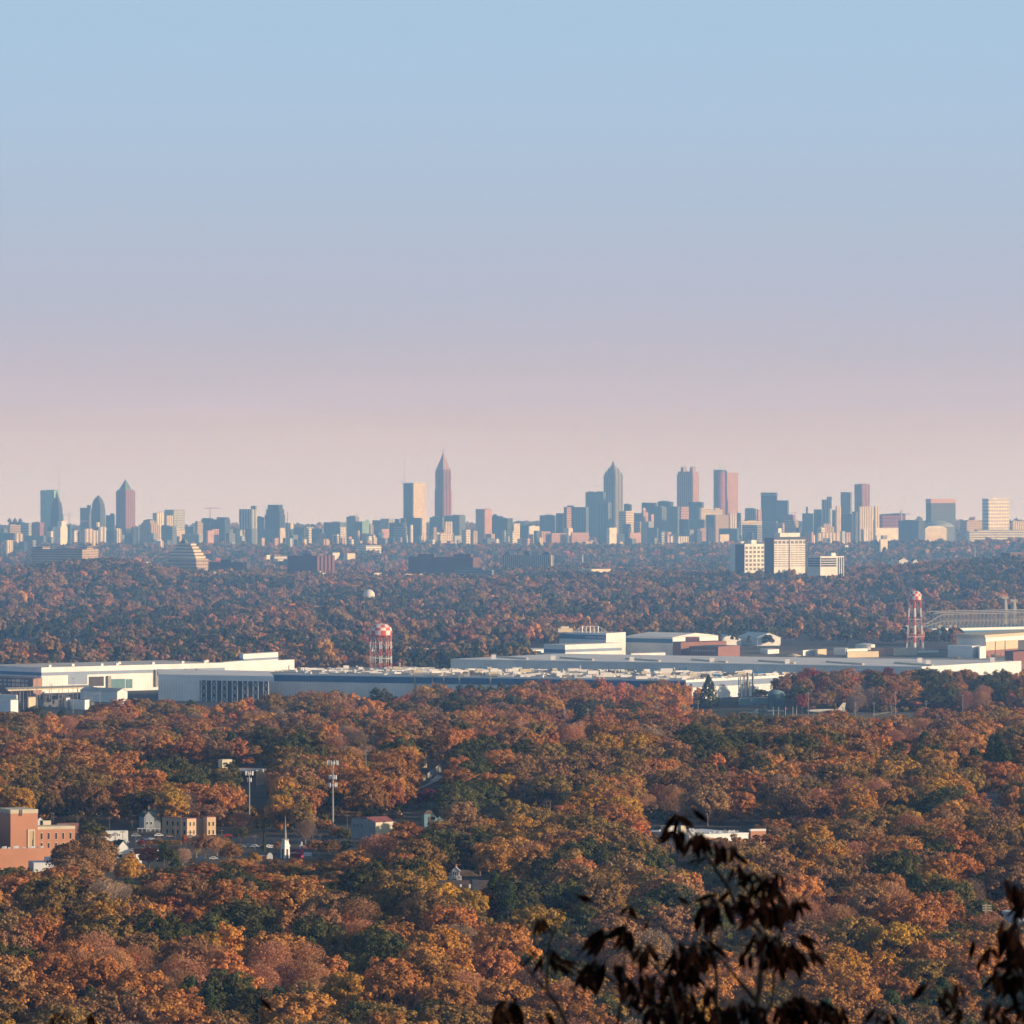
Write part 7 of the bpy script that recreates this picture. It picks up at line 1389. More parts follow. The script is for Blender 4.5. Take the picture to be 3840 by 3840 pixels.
# cypress
def conifer(label, px, yb, h, w, name='cypress_tree', cat='cypress', key='N'):
    d = gd(px, yb); x, y = P(px, d); z = tz(x, y); t = thing(name, label, cat, (x, y, z)); r = random.Random(int(px)); V_ = MB()
    for k in range(1500 if w > 4 else 700):
        f = r.random() ** 1.2; a = r.uniform(0, 6.283); rr = w / 2 * (1 - f) ** .75 * r.uniform(.75, 1.05); sz = .35 if w < 4 else .6; cx, cy, cz = x + math.cos(a) * rr, y + math.sin(a) * rr, z + .6 + f * h
        u = (-math.sin(a) * sz, math.cos(a) * sz); V_.face([(cx - u[0], cy - u[1], cz - sz), (cx + u[0], cy + u[1], cz - sz * .8), (cx + u[0] * .7 - math.cos(a) * .3, cy + u[1] * .7 - math.sin(a) * .3, cz + sz), (cx - u[0] * .7, cy - u[1] * .7, cz + sz)])
    o = V_.build('crown', leafmat('leaves_dark_conifer', CLS[key][1], CLS[key][2]), t); at = o.data.attributes.new('lv', 'FLOAT', 'FACE'); at.data.foreach_set('value', [r.random() for _ in V_.f]); mb = MB(); mb.tube((x, y, z - .5), (x, y, z + h * .8), w * .05, .05, 5); mb.build('trunk', M['bark'], t)
conifer('thin dark cypress column beside the street left of the steeple', T2(190)[0], T2(0, 870)[1], 14, 2.6)
conifer('big dark conical cedar before the lit factory wall', X2(1485), 2660, 31, 26, 'cedar_tree', 'cedar')
# grey hall with red roof
d = gd(1316, 3148); px0 = T2(1395)[0]; s = d / F; q = foot(px0, T2(1740)[0], 1485, d, 48, 1); zb = -2.5; z0 = zz(T2(0, 415)[1], d); z1 = zz(T2(0, 462)[1], d)
t = thing('grey_hall', 'grey side hall with a red hipped roof behind bare trees', 'hall', (*cen(q), zb)); mb = MB(); mb.prism(q, zb, z1, 0, 0); a, b = q[3], q[0]; m_ = lerp(a, b, .62); mb.face([(*a, z1), (*b, z1), (*m_, z0), (*a, z0)][::1]); mb.build('wall', [plain('grey_render', (.34, .34, .34), .8)], t)
mb = MB(); e = lerp(q[2], q[1], .62); mb.face([(*q[0], z1 + .1), (*q[1], z1 + .1), (*e, z0 + .8), (*m_, z0 + .8)]); mb.face([(*m_, z0 + .8), (*e, z0 + .8), (*q[2], z0 + .2), (*q[3], z0 + .2)]); mb.face([(*q[1], z1 + .1), (*q[2], z0 + .2), (*e, z0 + .8)]); mb.build('roof', M['redroof'], t)
mb = MB(); wallstrip(mb, q[0], q[1], 0, 1, zb, z1 - .1, .12); mb.build('lit_wall', M['trim'], t); windows(t, q[3], q[0], [.13, .26, .45], [(z1 - 3.6, z1 - 1.2)], w=.5, frame='roofgrey')  # cream over the grey render: sunlight on this face put into the colour
# garage and blue awning
t, q, zb, zt, d = blk('garage', 'pale teal garage with a wide dark door below the green bank', 960 + 1270 / 2.0125, 74, 10, 3098, 2650 + 812 / 2.0125, plain('pale_teal_sheet', (.26, .42, .46), .6), 'shingle', 18, d=gd(1620, 3105)); mb = MB(); wallstrip(mb, q[0], q[1], .2, .5, zb, zt - 1.6, .2); mb.build('garage_door', M['dark'], t)
mb = MB(); mb.prism(scaleq(q, 1.05), zt + .02, zt + 2.2, top=scaleq(q, .7)); mb.build('roof', M['shingle'], t)
blk('blue_roof_shop', 'low shop with a saturated blue metal roof', 960 + 1130 / 2.0125, 58, 6, 3136, 2650 + 950 / 2.0125, M['panel'], 'bluepaint', 10, d=gd(1540, 3134))
blk('pale_roof_store', 'low store with a whitish roof right of the blue roofed shop', 960 + 1260 / 2.0125, 66, 5, 3116, 2650 + 912 / 2.0125, M['panel'], 'roofwhite', 10, d=gd(1600, 3118))
# hill house, retaining wall, steep road
t, g_ = gable('hill_house', 'shaded grey house on the hill above the curved wall', 1532, 1562, 0, None, 2838, 2858, gd(1545, 2890), 12, M['panel'], M['shingle'], th=-20 + 40)
t, g_ = gable('hill_house', 'narrow cream gabled front right of the shaded hill house', 1588, 1601, 0, None, 2832, 2852, gd(1595, 2882), 8, M['trim'], M['shingle'])
t = thing('retaining_wall', 'curved pale concrete retaining wall climbing the hill', 'wall', (*P(1620, gd(1620, 2930)), 0)); mb = MB(); pts = [(1570, 2944), (1590, 2928), (1612, 2914), (1636, 2904), (1656, 2897)]
w = [(P(a, gd(a, b)), gd(a, b)) for a, b in pts]
for i in range(4):
    (a, da), (b, db) = w[i], w[i + 1]; za, zb_ = tz(*a), tz(*b); ha, hb = 1.5 + i * 1.3, 1.5 + (i + 1) * 1.3
    mb.face([(*a, za - 2), (*b, zb_ - 2), (*b, zb_ + hb), (*a, za + ha)]); mb.face([(a[0] + .2, a[1] + .6, za + ha), (a[0], a[1], za + ha), (b[0], b[1], zb_ + hb), (b[0] + .2, b[1] + .6, zb_ + hb)]); mb.face([(b[0] + .2, b[1] + .6, zb_ - 2), (a[0] + .2, a[1] + .6, za - 2), (a[0] + .2, a[1] + .6, za + ha), (b[0] + .2, b[1] + .6, zb_ + hb)])
mb.build('wall_face', M['concrete'], t)
def patch(name, poly, mat, dz_=.35):
    """ground patch draped on the terrain: photo-ground quad"""
    P4 = [P(a, gd(a, b)) for a, b in poly]; mb = MB(); n = 8
    g_ = [[lerp(lerp(P4[0], P4[1], i / n), lerp(P4[3], P4[2], i / n), j / n) for j in range(n + 1)] for i in range(n + 1)]
    for i in range(n):
        for j in range(n): mb.face([(*p, tz(*p) + dz_) for p in (g_[i][j], g_[i + 1][j], g_[i + 1][j + 1], g_[i][j + 1])])
    tag(mb.build(name, mat), kind='structure')
patch('grass_bank', [(1525, 2930), (1600, 2905), (1600, 2880), (1520, 2885)], plain('dry_bank', (.14, .10, .05), .95, var=.3, scale=.1)); patch('hill_road', [(1530, 2985), (1575, 2960), (1660, 2915), (1640, 2905)], M['concrete'], .5)
patch('green_bank', [(1560, 3050), (1660, 3050), (1690, 3010), (1600, 3005)], plain('green_grass', (.07, .09, .03), .95, var=.3, scale=.1))
# building on the left hill
t, q, zb, zt, d = blk('long_arched_building', 'long low arched brick building with rooftop boxes and a railing', 960, 38, 430, 2905, 2893, M['brickdark'], 'roofdark', 75, d=4860)
zt0 = zt; mb = MB(); wallstrip(mb, q[0], q[1], 0, 1, zb, zt, .2); mb.build('lit_end_wall', M['buff'], t)  # paler brick on the end face, its sunlight put into the colour
mb = MB()
for k in range(7): wallstrip(mb, q[0], q[1], .1 + k * .125, .145 + k * .125, zt - 7, zt - 2, .35)
mb.build('end_pilasters', M['brick'], t); mb = MB(); mb.prism(scaleq(q, 1.004), zt + .02, zt + .9); mb.build('roof_slab', M['roofgrey'], t)
for (a, b, y0_, y1_, nm) in ((630, 665, 2862, 2888, 'rooftop_house'), (820, 869, 2853, 2890, 'rooftop_house')):
    p0 = P((a + b) / 2, d + 20 + (960 - a) * .03); mb = MB(); w_ = (b - a) * d / F; mb.box(p0[0], p0[1], zt - 2, w_ * .85, w_ * .7, zz(y0_, d) - zt + 2, rz=.5); mb.build(nm, M['buff'] if a < 700 else M['trim'], t)
mb = MB(); p0 = P(925, d + 12)
for k in range(8): mb.tube((p0[0] - 5 + k * 1.6, p0[1], zt), (p0[0] - 5 + k * 1.6, p0[1], zz(2882, d)), .1, None, 4)
mb.tube((p0[0] - 5, p0[1], zz(2882, d)), (p0[0] + 6.5, p0[1], zz(2882, d)), .12, None, 4); mb.build('railing', M['redroof'], t)
windows(t, q[0], q[3], [.03 + .022 * k for k in range(8)], [(zt - 4.6, zt - 2)], w=1.2, frame='brickdark')
# phone masts
def cellmast(label, px, yb, yt, rows_, d=None, r=.75):
    d = d or gd(px, yb); x, y = P(px, d); z0 = tz(x, y); z1 = zz(yt, d); t = thing('phone_mast', label, 'phone mast', (x, y, z0)); mb = MB(); mb.tube((x, y, z0 - 1), (x, y, z1), r, r * .45, 10); mb.build('pole', M['concrete'], t)
    for yr, rad, n in rows_:
        zc = zz(yr, d); mb = MB()
        for k in range(n):
            a = 6.2832 * k / n + .3; mb.box(x + math.cos(a) * rad, y + math.sin(a) * rad, zc - 1.2, .5, .35, 2.6, rz=a)
        for k in range(3):
            a = 6.2832 * k / 3 + .3; b = 6.2832 * (k + 1) / 3 + .3; mb.tube((x, y, zc), (x + math.cos(a) * rad, y + math.sin(a) * rad, zc), .12, None, 4); mb.tube((x + math.cos(a) * rad, y + math.sin(a) * rad, zc), (x + math.cos(b) * rad, y + math.sin(b) * rad, zc), .12, None, 4)
        mb.build('antenna_ring', M['white'], t)
cellmast('tallest phone mast with three rings of white antennas', 1248, 3160, 2855, [(2861, 3.4, 12), (2915, 2.2, 7), (2944, 2.6, 5)], d=4190)
cellmast('thinner phone mast in front of the long arched building', 935, 3120, 2895, [(2900, 2.4, 6), (2925, 1.2, 4)], d=4330, r=.6)
cellmast('short phone mast at the edge of the works yard among red trees', 453, 2660, 2630, [(2640, 2.4, 7), (2656, 2.6, 6)], d=6120)
cellmast('slim white phone pole left of the finned brick block above the wood', 1757, 2800, 2727, [], d=5600, r=.5)
t = thing('spire', 'thin white pointed church spire in the distant near wood', 'spire', (*P(1758, 5590), 0)); mb = MB(); x0, y0 = P(1758, 5590); mb.lathe(x0, y0, [(1.3, 5), (1.2, zz(2765, 5590)), (0, zz(2726, 5590))], 8); mb.build('spire_cone', M['white'], t)
# cars
def car_mesh():
    b = MB(); L, W_ = 4.6, 1.8
    side = [(-2.3, .35), (2.3, .35), (2.3, .85), (1.35, 1.0), (.75, 1.48), (-1.1, 1.5), (-1.75, 1.0), (-2.3, .92)]
    b.face([(x, -W_ / 2, z) for x, z in side]); b.face([(x, W_ / 2, z) for x, z in side][::-1])
    for i in range(len(side)): a, c_ = side[i], side[(i + 1) % len(side)]; b.face([(a[0], -W_ / 2, a[1]), (a[0], W_ / 2, a[1]), (c_[0], W_ / 2, c_[1]), (c_[0], -W_ / 2, c_[1])])
    return b
def car(label, px, py, col, rz, big=1.0):
    d = gd(px, py); x, y = P(px, d); z = tz(x, y) + .2; t = thing('parked_car', label, 'car', (x, y, z), 'cars parked in the town'); b = car_mesh(); b.v = [(x + v[0] * big, y + v[1] * big, z + v[2] * big * (1.15 if big > 1 else 1)) for v in b.v]
    pt = plain('car_paint_' + col, dict(white=(.75, .74, .72), silver=(.4, .42, .44), black=(.03, .03, .035), red=(.5, .02, .03), tan=(.35, .25, .17), blue=(.05, .1, .2))[col], .3, var=.02)
    b.build('body', pt, t); g_ = MB()
    for sy in (-1, 1): yy = y + sy * .92 * big; f = [(x - 1.45 * big, yy, z + 1.02 * big), (x + 1.1 * big, yy, z + 1.02 * big), (x + .68 * big, yy, z + 1.4 * big), (x - 1.0 * big, yy, z + 1.42 * big)]; g_.face(f if sy < 0 else f[::-1])
    g_.build('windows', M['glass'], t)
    for wx in (-1.4, 1.4):
        for sy in (-1, 1): w_ = MB(); w_.tube((x + wx * big, y + sy * .7 * big, z + .33 * big), (x + wx * big, y + sy * .95 * big, z + .33 * big), .34 * big, None, 10); w_.build('wheel', M['rubber'], t)
    t.rotation_euler[2] = rz
for a in [('silver pickup parked left before the tall grey house', *T1(110, 595), 'silver', .1, 1.25), ('white pickup truck between the grey house and the tan building', *T1(430, 590), 'white', .15, 1.2), ('tan car in front of the tan building', *T1(578, 598), 'tan', .1, 1.0), ('white hatchback before the tan building corner', *T1(872, 612), 'white', 0, 1.25), ('white van in front of the tan building stair', *T1(1040, 622), 'white', .05, 1.4), ('small white car right of the white van', *T1(1160, 650), 'white', .4, .9), ('dark car behind the white van', *T1(1190, 608), 'black', .2, 1.1), ('bright red car right of the tan building', *T1(1400, 598), 'red', .05, 1.15), ('black car in front of the bright red car', *T1(1410, 625), 'black', .1, 1.1),
          ('dark sedan left of the pavilion with people', *T1(250, 640), 'blue', .5, 1.0), ('silver car just left of the dark pavilion roof', *T1(320, 635), 'silver', .4, 1.0), ('pale car far left of the lot below the poles', *T1(165, 668), 'silver', .1, 1.0), ('white suv beside the thin cypress', *T2(310, 830), 'white', .2, 1.2), ('dark car before the white shop', *T0(1580, 640), 'black', .1, 1.0), ('silver car left before the white shop', *T0(1465, 650), 'silver', .1, 1.0), ('black car in the lower lot by the white roofs', *T1(620, 700), 'black', .2, 1.0), ('silver car at the right of the lower lot', *T1(900, 700), 'silver', .3, 1.0)]: car(*a)
cr_ = random.Random(77); ORD = ['leftmost', 'second from left', 'third from left', 'fourth from left', 'fifth from left', 'rightmost']
for rw, (nm, y0_, x0_, x1_) in enumerate((('back row of the rear lot', 3165, 300, 470), ('street row before the white canopy roofs', 3196, 500, 690), ('row beside the thin cypress', 3180, 880, 1010), ('front row of the lower lot', 3226, 560, 800))):
    for k in range(6):
        cl = cr_.choice(['white', 'silver', 'black', 'white', 'blue', 'tan']); car(f'{ORD[k]} {cl if cl != "silver" else "grey"} car in the {nm}', x0_ + (x1_ - x0_) * k / 5 + cr_.uniform(-4, 4), y0_ + cr_.uniform(-2, 2), cl, cr_.uniform(-.2, .5), cr_.uniform(.95, 1.2))
for px, py, lb, col in ((2725, 2700, 'cream truck on the road below the teal shed', 'white'), (2740, 2702, 'dark car behind the cream truck', 'black')): car(lb, px, py, col, .1, 1.5)
# utility poles of the town
for i, (x_, yt, yb, fn) in enumerate([(720, 235, 470, T0), (745, 290, 470, T0), (1080, 285, 500, T0), (1522, 305, 665, T0), (1348, 595, 770, T0), (1712, 495, 680, T0), (1840, 345, 560, T0), (58, 345, 500, T1), (108, 495, 700, T1), (240, 215, 560, T1), (742, 265, 715, T1), (660, 430, 660, T1), (865, 500, 712, T1), (1075, 650, 900, T1), (1305, 475, 570, T1), (1363, 770, 905, T1), (230, 670, 870, T1), (1770, 560, 830, T1), (865, 345, 830, T2), (1345, 340, 640, T2), (965, 620, 780, T2), (1870, 330, 520, T2)]):
    x1, yt_ = fn(x_, yt); yb_ = max(fn(x_, yb)[1], 3085); nr = min([('the brick tower building', 100), ('the white shop', 430), ('the tall grey house', 560), ('the tan building', 700), ('the thinner phone mast', 935), ('the church steeple', 1068), ('the tallest phone mast', 1248), ('the grey hall', 1360)], key=lambda t: abs(x1 - t[1]))
    pole(f'{"tall" if yb - yt > 280 else "short" if yb - yt < 190 else "plain"} utility pole {"close to" if abs(x1 - nr[1]) < 25 else "left of" if x1 < nr[1] else "right of"} {nr[0]}, {"far side" if yb_ < 3150 else "near side"} of the street', x1, yt_, None, yb_, .2)
for x1, yt, yb, lb in [(1386, 2888, 2970, 'pole left on the slope behind the tallest phone mast'), (1450, 2885, 2930, 'reddish pole left of the shaded hill house'), (1500, 2870, 2945, 'pole among trees below the shaded hill house'), (1557, 2830, 2920, 'pole at the left side of the grass bank'), (1596, 2815, 2925, 'pole before the narrow cream gable'), (1654, 2808, 2895, 'tall pole at the top of the retaining wall'), (1691, 2803, 2880, 'tall pole right of the retaining wall top'), (1672, 3030, 3075, 'pole right beside the garage'), (1870, 3008, 3080, 'left pole of the dark cluster in the valley'), (1893, 3000, 3070, 'middle pole of the dark cluster in the valley'), (1910, 3010, 3070, 'right pole of the dark cluster in the valley'), (2050, 3000, 3075, 'pole with a crossarm right of the dark pole cluster'), (2657, 2975, 3050, 'pole behind the long white flat roofed building'), (1846, 3045, 3075, 'short pole left of the dark pole cluster'), (1480, 3085, 3130, 'pole right of the red roofed hall'), (1545, 3088, 3130, 'pole with white fittings before the blue roof'), (1905, 3468, 3510, 'short lamp pole above the teal shed roof')]: pole(lb, x1, yt, None, yb, .2)
wires('bundle of cables fanning across the town street to the tan building', [(*P(400, gd(400, 3150)), zz(3160, gd(400, 3150))), (*P(590, 4180), zz(3110, 4180)), (*P(680, 4300), zz(3052, 4300))], 3)
wires('cables strung behind the brick tower building', [(*P(190, 4200), zz(3060, 4200)), (*P(290, 4240), zz(3058, 4240)), (*P(410, 4260), zz(3064, 4260)), (*P(540, 4400), zz(3040, 4400))], 3)
wires('cables along the valley behind the olive oaks', [(*P(1846, gd(1846, 3080)), zz(3050, gd(1846, 3080))), (*P(1893, gd(1893, 3080)), zz(3008, gd(1893, 3080))), (*P(2050, gd(2050, 3080)), zz(3004, gd(2050, 3080))), (*P(2130, gd(2130, 3080)), zz(3000, gd(2130, 3080)))], 3)
wires('cables climbing the hill beside the retaining wall', [(*P(1450, gd(1450, 2960)), zz(2888, gd(1450, 2960))), (*P(1500, gd(1500, 2950)), zz(2872, gd(1500, 2950))), (*P(1557, gd(1557, 2930)), zz(2832, gd(1557, 2930))), (*P(1654, gd(1654, 2900)), zz(2812, gd(1654, 2900))), (*P(1691, gd(1691, 2885)), zz(2806, gd(1691, 2885)))], 3)
# cupola house and big brown roof
px = 960 + 1410 / 2.0125; d = gd(px, 3330); t, q, zb, zt, d = blk('cupola_house', 'white house crowned by a white gabled cupola', px, 70, 6, 3330, 2650 + 1288 / 2.0125, M['white'], 'roofdark', 12, d=d)
windows(t, q[0], q[1], [.2, .3, .55, .68], [(zt - 2.6, zt - .9)], w=.8, frame='white'); mb = MB(); mb.prism(scaleq(q, 1.04), zt + .02, zt + .5); mb.build('eaves', M['white'], t)
s = d / F; x0, y0 = P(960 + 1508 / 2.0125, d + 4); zc = zz(2650 + 1240 / 2.0125, d); w_ = 58 / 2.0125 * s; mb = MB(); mb.prism([(x0 - w_ / 2, y0), (x0 + w_ / 2, y0), (x0 + w_ / 2, y0 + w_), (x0 - w_ / 2, y0 + w_)], zt + .5, zc); mb.face([(x0 - w_ / 2, y0, zc), (x0 + w_ / 2, y0, zc), (x0, y0, zz(2650 + 1216 / 2.0125, d))]); mb.build('cupola', M['white'], t)
mb = MB(); zp = zz(2650 + 1214 / 2.0125, d)
for sg in (-1, 1): e = x0 + sg * w_ * .6; mb.face([(x0, y0 - .5, zp), (e, y0 - .5, zc - .3), (e, y0 + w_ + 2, zc - .3), (x0, y0 + w_ + 2, zp)]); mb.face([(x0, y0 - .5, zp - .2), (x0, y0 + w_ + 2, zp - .2), (e, y0 + w_ + 2, zc - .5), (e, y0 - .5, zc - .5)])
mb.build('cupola_roof', M['white'], t); windows(t, (x0 - w_ / 2, y0), (x0 + w_ / 2, y0), [.22, .5, .78], [(zc - 2.6, zc - .6)], w=.55, frame='white'); mb = MB(); x1, y1 = P(960 + 1513 / 2.0125, d + 12); mb.box(x1, y1, zc - 1, 1, 1, 3.8); mb.build('chimney', M['brick'], t)
mb = MB(); mb.prism([(x0 - 7, y0 + w_ + 1), (x0 + 12, y0 + w_ + 1), (x0 + 12, y0 + w_ + 8), (x0 - 7, y0 + w_ + 8)], zt + .02, zc - .2, top=[(x0 - 2, y0 + w_ + 4), (x0 + 7, y0 + w_ + 4), (x0 + 7, y0 + w_ + 5), (x0 - 2, y0 + w_ + 5)]); mb.build('main_roof', M['shingle'], t)
d = gd(1850, 3450); t = thing('large_roof_building', 'long building with a huge sloping brown roof and one dark strip', 'building', (*P(1850, d), 0)); zb = tz(*P(1850, d)) - 1; xa, xb = P(1640, d)[0], P(2100, d)[0]; dep = 26
ze, zr = zz(3378, d), zz(3300, d + dep)
xa2 = P(1640, d + dep)[0]; xb2 = P(2100, d + dep)[0]
mb = MB(); mb.prism([(xa + 1, d + 1), (xb - 1, d + 1), (xb - 1, d + 2 * dep - 1), (xa + 1, d + 2 * dep - 1)], zb, ze - .2); mb.build('wall', M['brickdark'], t)
mb = MB(); mb.face([(xa, d, ze), (xb, d, ze), (xb, d + dep, zr), (xa, d + dep, zr)]); mb.face([(xb, d + 2 * dep, ze), (xa, d + 2 * dep, ze), (xa, d + dep, zr), (xb, d + dep, zr)]); mb.face([(xa, d + 2 * dep, ze), (xa, d, ze), (xa, d + dep, zr)]); mb.face([(xb, d, ze), (xb, d + 2 * dep, ze), (xb, d + dep, zr)]); mb.build('roof', M['shingle'], t)
mb = MB(); x1, x2 = P(1768, d)[0], P(1793, d)[0]; mb.face([(x1 + 1, d - .2, ze + .25), (x2 + 1, d - .2, ze + .25), (x2, d + dep, zr + .3), (x1, d + dep, zr + .3)]); mb.build('dark_strip', M['roofdark'], t)
for v in (1728, 1762): mb = MB(); x1, y1 = P(v, d + 16); mb.box(x1, y1, ze + (zr - ze) * .6 - .5, 1, 1, 2.4); mb.build('roof_vent', M['white'], t)
# teal shed roof, small pale gables
d = gd(1815, 3590); t, g_ = gable('teal_roof_shed', 'shed with a teal sheet roof low between orange trees', 1795, 1856, 0, None, 3527, 3560, d, 12, M['teal'], M['teal'], cat='shed', th=10)
wires('cable rising from the teal roofed shed', [(*P(1790, d), zz(3532, d)), (*P(1855, d), zz(3508, d)), (*P(1910, d + 60), zz(3480, d + 60))], 2)
for i, (a, b, yr, lb) in enumerate(((1542, 1560, 3532, 'left tiny white gable above the crimson trees'), (1566, 1582, 3536, 'middle tiny white roof above the crimson trees'), (1603, 1618, 3528, 'right tiny white gable above the crimson trees'))): gable('pale_gable_house', lb, a, b, 0, None, yr, yr + 8, gd(1580, 3588), 7, M['white'], M['shingle'])
blk('dark_cottage', 'dark cottage with a pale flat roof among oaks left of the cupola house', 1440, 45, 8, 3300, 3258, M['roofdark'], 'roofgrey', 16); blk('white_trailer', 'tiny white trailer below the broad half bare tree', 1385, 18, 5, 3360, 3328, M['white'], 'roofwhite', 15)
gable('tall_house', 'pinkish gable peeking through trees right of the magenta shop', 1445, 1460, 0, None, 3130, 3140, gd(1450, 3172), 8, M['trim'], M['shingle'])
gable('tall_house', 'pale lit gable beside the whitish roofed store', 1618, 1640, 0, None, 3112, 3130, gd(1630, 3168), 8, M['trim'], M['shingle'])
blk('white_boxes', 'small white building low in the valley right of the dark poles', 2085, 20, 6, 3120, 3097, M['white'], 'roofwhite', 15); blk('red_box_roof', 'small orange brick block above the wood left of the tall bare poles', 2080, 12, 4, 2770, 2742, M['brick'], 'roofgrey', 30, d=5680); blk('blue_dome_roof', 'pale teal roof beside the small orange brick block', 2090, 34, 14, 2780, 2750, M['teal'], 'teal', 30, d=5640)
# right: long white building
DW = gd(2640, 3210); z_ = lambda y: zz(y, DW); zb = tz(*P(2640, DW)) - 1
t, q, zb2, zt, _ = blk('long_white_building', 'long white and brick building with a flat roof crowded by air units', 2585, 226, 168, 3210, 3136, M['white'], 'roofgrey', 32, cat='long building', d=DW)
mb = MB(); wallstrip(mb, q[0], q[1], .1, .42, zb2, zt - 1.2, .3); mb.build('brick_bay', M['brick'], t); mb = MB(); wallstrip(mb, q[0], q[3], .75, .99, zb2, zt - .6, .3); mb.build('end_brick_bay', M['brickdark'], t)
mb = MB(); mb.prism(scaleq(q, 1.008), zt + .02, zt + .9); mb.build('cornice', M['white'], t)
windows(t, q[0], q[1], [.55, .6, .64, .74, .78, .84, .93, .97], [(zt - 4.6, zt - 2.4), (zt - 8.6, zt - 6.4)], w=1.0, frame='white'); windows(t, q[0], q[3], [.1, .2, .32, .45, .58, .64], [(zt - 4.6, zt - 2.6)], w=1.0, frame='white')
mb = MB(); xx, yy = P(2515, DW + 24); mb.box(xx, yy, zt, 9, 7, zz(3096, DW + 24) - zt, rz=.55); mb.build('stair_penthouse', M['white'], t); mb = MB(); xx, yy = P(2557, DW + 10); mb.box(xx, yy, zt, 3.6, 3.6, zz(3096, DW + 10) - zt, rz=.55); mb.build('lift_penthouse', M['trim'], t)
fr4 = random.Random(8)
for k in range(46): mb = MB(); a, b = fr4.uniform(.05, .98), fr4.uniform(.12, .85); mb.box(q[0][0] + (q[1][0] - q[0][0]) * a + (q[3][0] - q[0][0]) * b * (1 if k % 2 else .3), q[0][1] + (q[1][1] - q[0][1]) * a + (q[3][1] - q[0][1]) * b * (1 if k % 2 else .3), zt + .9, 1.2, 1.1, 1.1); mb.build('air_unit', M['roofwhite'] if k % 3 else M['steel'], t)
t, q, zb2, zt, _ = blk('brick_wing', 'brick wing with a white roof edge at the right end of the long white building', 2815, 58, 6, 3205, 3117, M['brick'], 'roofgrey', 20, d=DW + 60); mb = MB(); mb.prism(scaleq(q, 1.02), zt + .02, zt + 1.2); mb.build('cornice', M['white'], t)
# cream house at the right
d = gd(3720, 3060); t, g_ = gable('cream_house', 'cream house with long grey slate roof and small front gable at right', 3704, 3735, 0, None, 2988, 3012, d, 10, M['trim'], plain('grey_shingle', (.26, .21, .18), .95, var=.2, scale=.4), th=20)
xa, xb = P(3672, d + 4)[0], P(3772, d + 4)[0]; y0 = d + 4; ze, zr = zz(2998, d), zz(2976, d); mb = MB(); mb.prism([(xa, y0), (xb, y0), (xb, y0 + 9), (xa, y0 + 9)], g_[3], ze); mb.build('main_wing', M['trim'], t)
mb = MB(); gm = plain('grey_shingle', (.26, .21, .18), .95, var=.2, scale=.4); mb.face([(xa - .5, y0 - .6, ze - .2), (xb + .5, y0 - .6, ze - .2), (xb - 1, y0 + 4.5, zr), (xa + 1, y0 + 4.5, zr)]); mb.face([(xb + .5, y0 + 9.6, ze - .2), (xa - .5, y0 + 9.6, ze - .2), (xa + 1, y0 + 4.5, zr), (xb - 1, y0 + 4.5, zr)]); mb.face([(xb + .5, y0 - .6, ze - .2), (xb + .5, y0 + 9.6, ze - .2), (xb - 1, y0 + 4.5, zr)]); mb.build('main_roof', gm, t); windows(t, g_[0], g_[1], [.35, .65], [(g_[4] - 2.2, g_[4] - .6)], w=.7, frame='trim')
# floodlight
d = gd(3697, 3560); x0, y0 = P(3697, d); t = thing('sports_floodlight', 'sports floodlight pole with three rows of lamps', 'floodlight', (x0, y0, tz(x0, y0))); mb = MB(); mb.tube((x0, y0, tz(x0, y0) - 1), (x0, y0, zz(3391, d)), .28, .2, 8); mb.build('pole', M['white'], t)
for k in range(3):
    mb = MB(); zc = zz(3395 + 9 * k, d); mb.box(x0 + .5, y0 - .2, zc - .1, 4.2, .2, .2)
    for j in range(6): mb.box(x0 - 1.3 + j * .72, y0 - .5, zc - .35, .5, .4, .6)
    mb.build('lamp_row', M['trim'], t)
mast('lamp_post', 'short lamp post with two lamps left of the great olive gold tree', 3381, gd(3381, 3530), None, 3432, .14, .12, M['steel'], cat='lamp post', arms=1)
# round deck at the right edge
d = gd(3800, 3530); t = thing('round_deck_building', 'white round roofed stand cut by the right edge beside dark leaves', 'pavilion', (*P(3825, d), 0)); x0, y0 = P(3832, d + 6); s = d / F; zb = tz(x0, y0) - 1; mb = MB(); mb.lathe(x0, y0, [(9, zb), (9, zz(3428, d))], 28); mb.build('wall', M['panel'], t); mb = MB(); mb.lathe(x0, y0, [(9.6, zz(3428, d)), (9.6, zz(3419, d)), (0, zz(3417, d))], 28); mb.build('deck', M['white'], t)
mb = MB(); x1, y1 = P(3838, d); mb.tube((x1 - .8, y1, zz(3419, d)), (x1 - .8, y1, zz(3400, d)), .6, None, 8); mb.lathe(x1, y1, [(3, zz(3400, d)), (3, zz(3393, d)), (0, zz(3391, d))], 16); mb.build('mushroom_roof', M['white'], t)
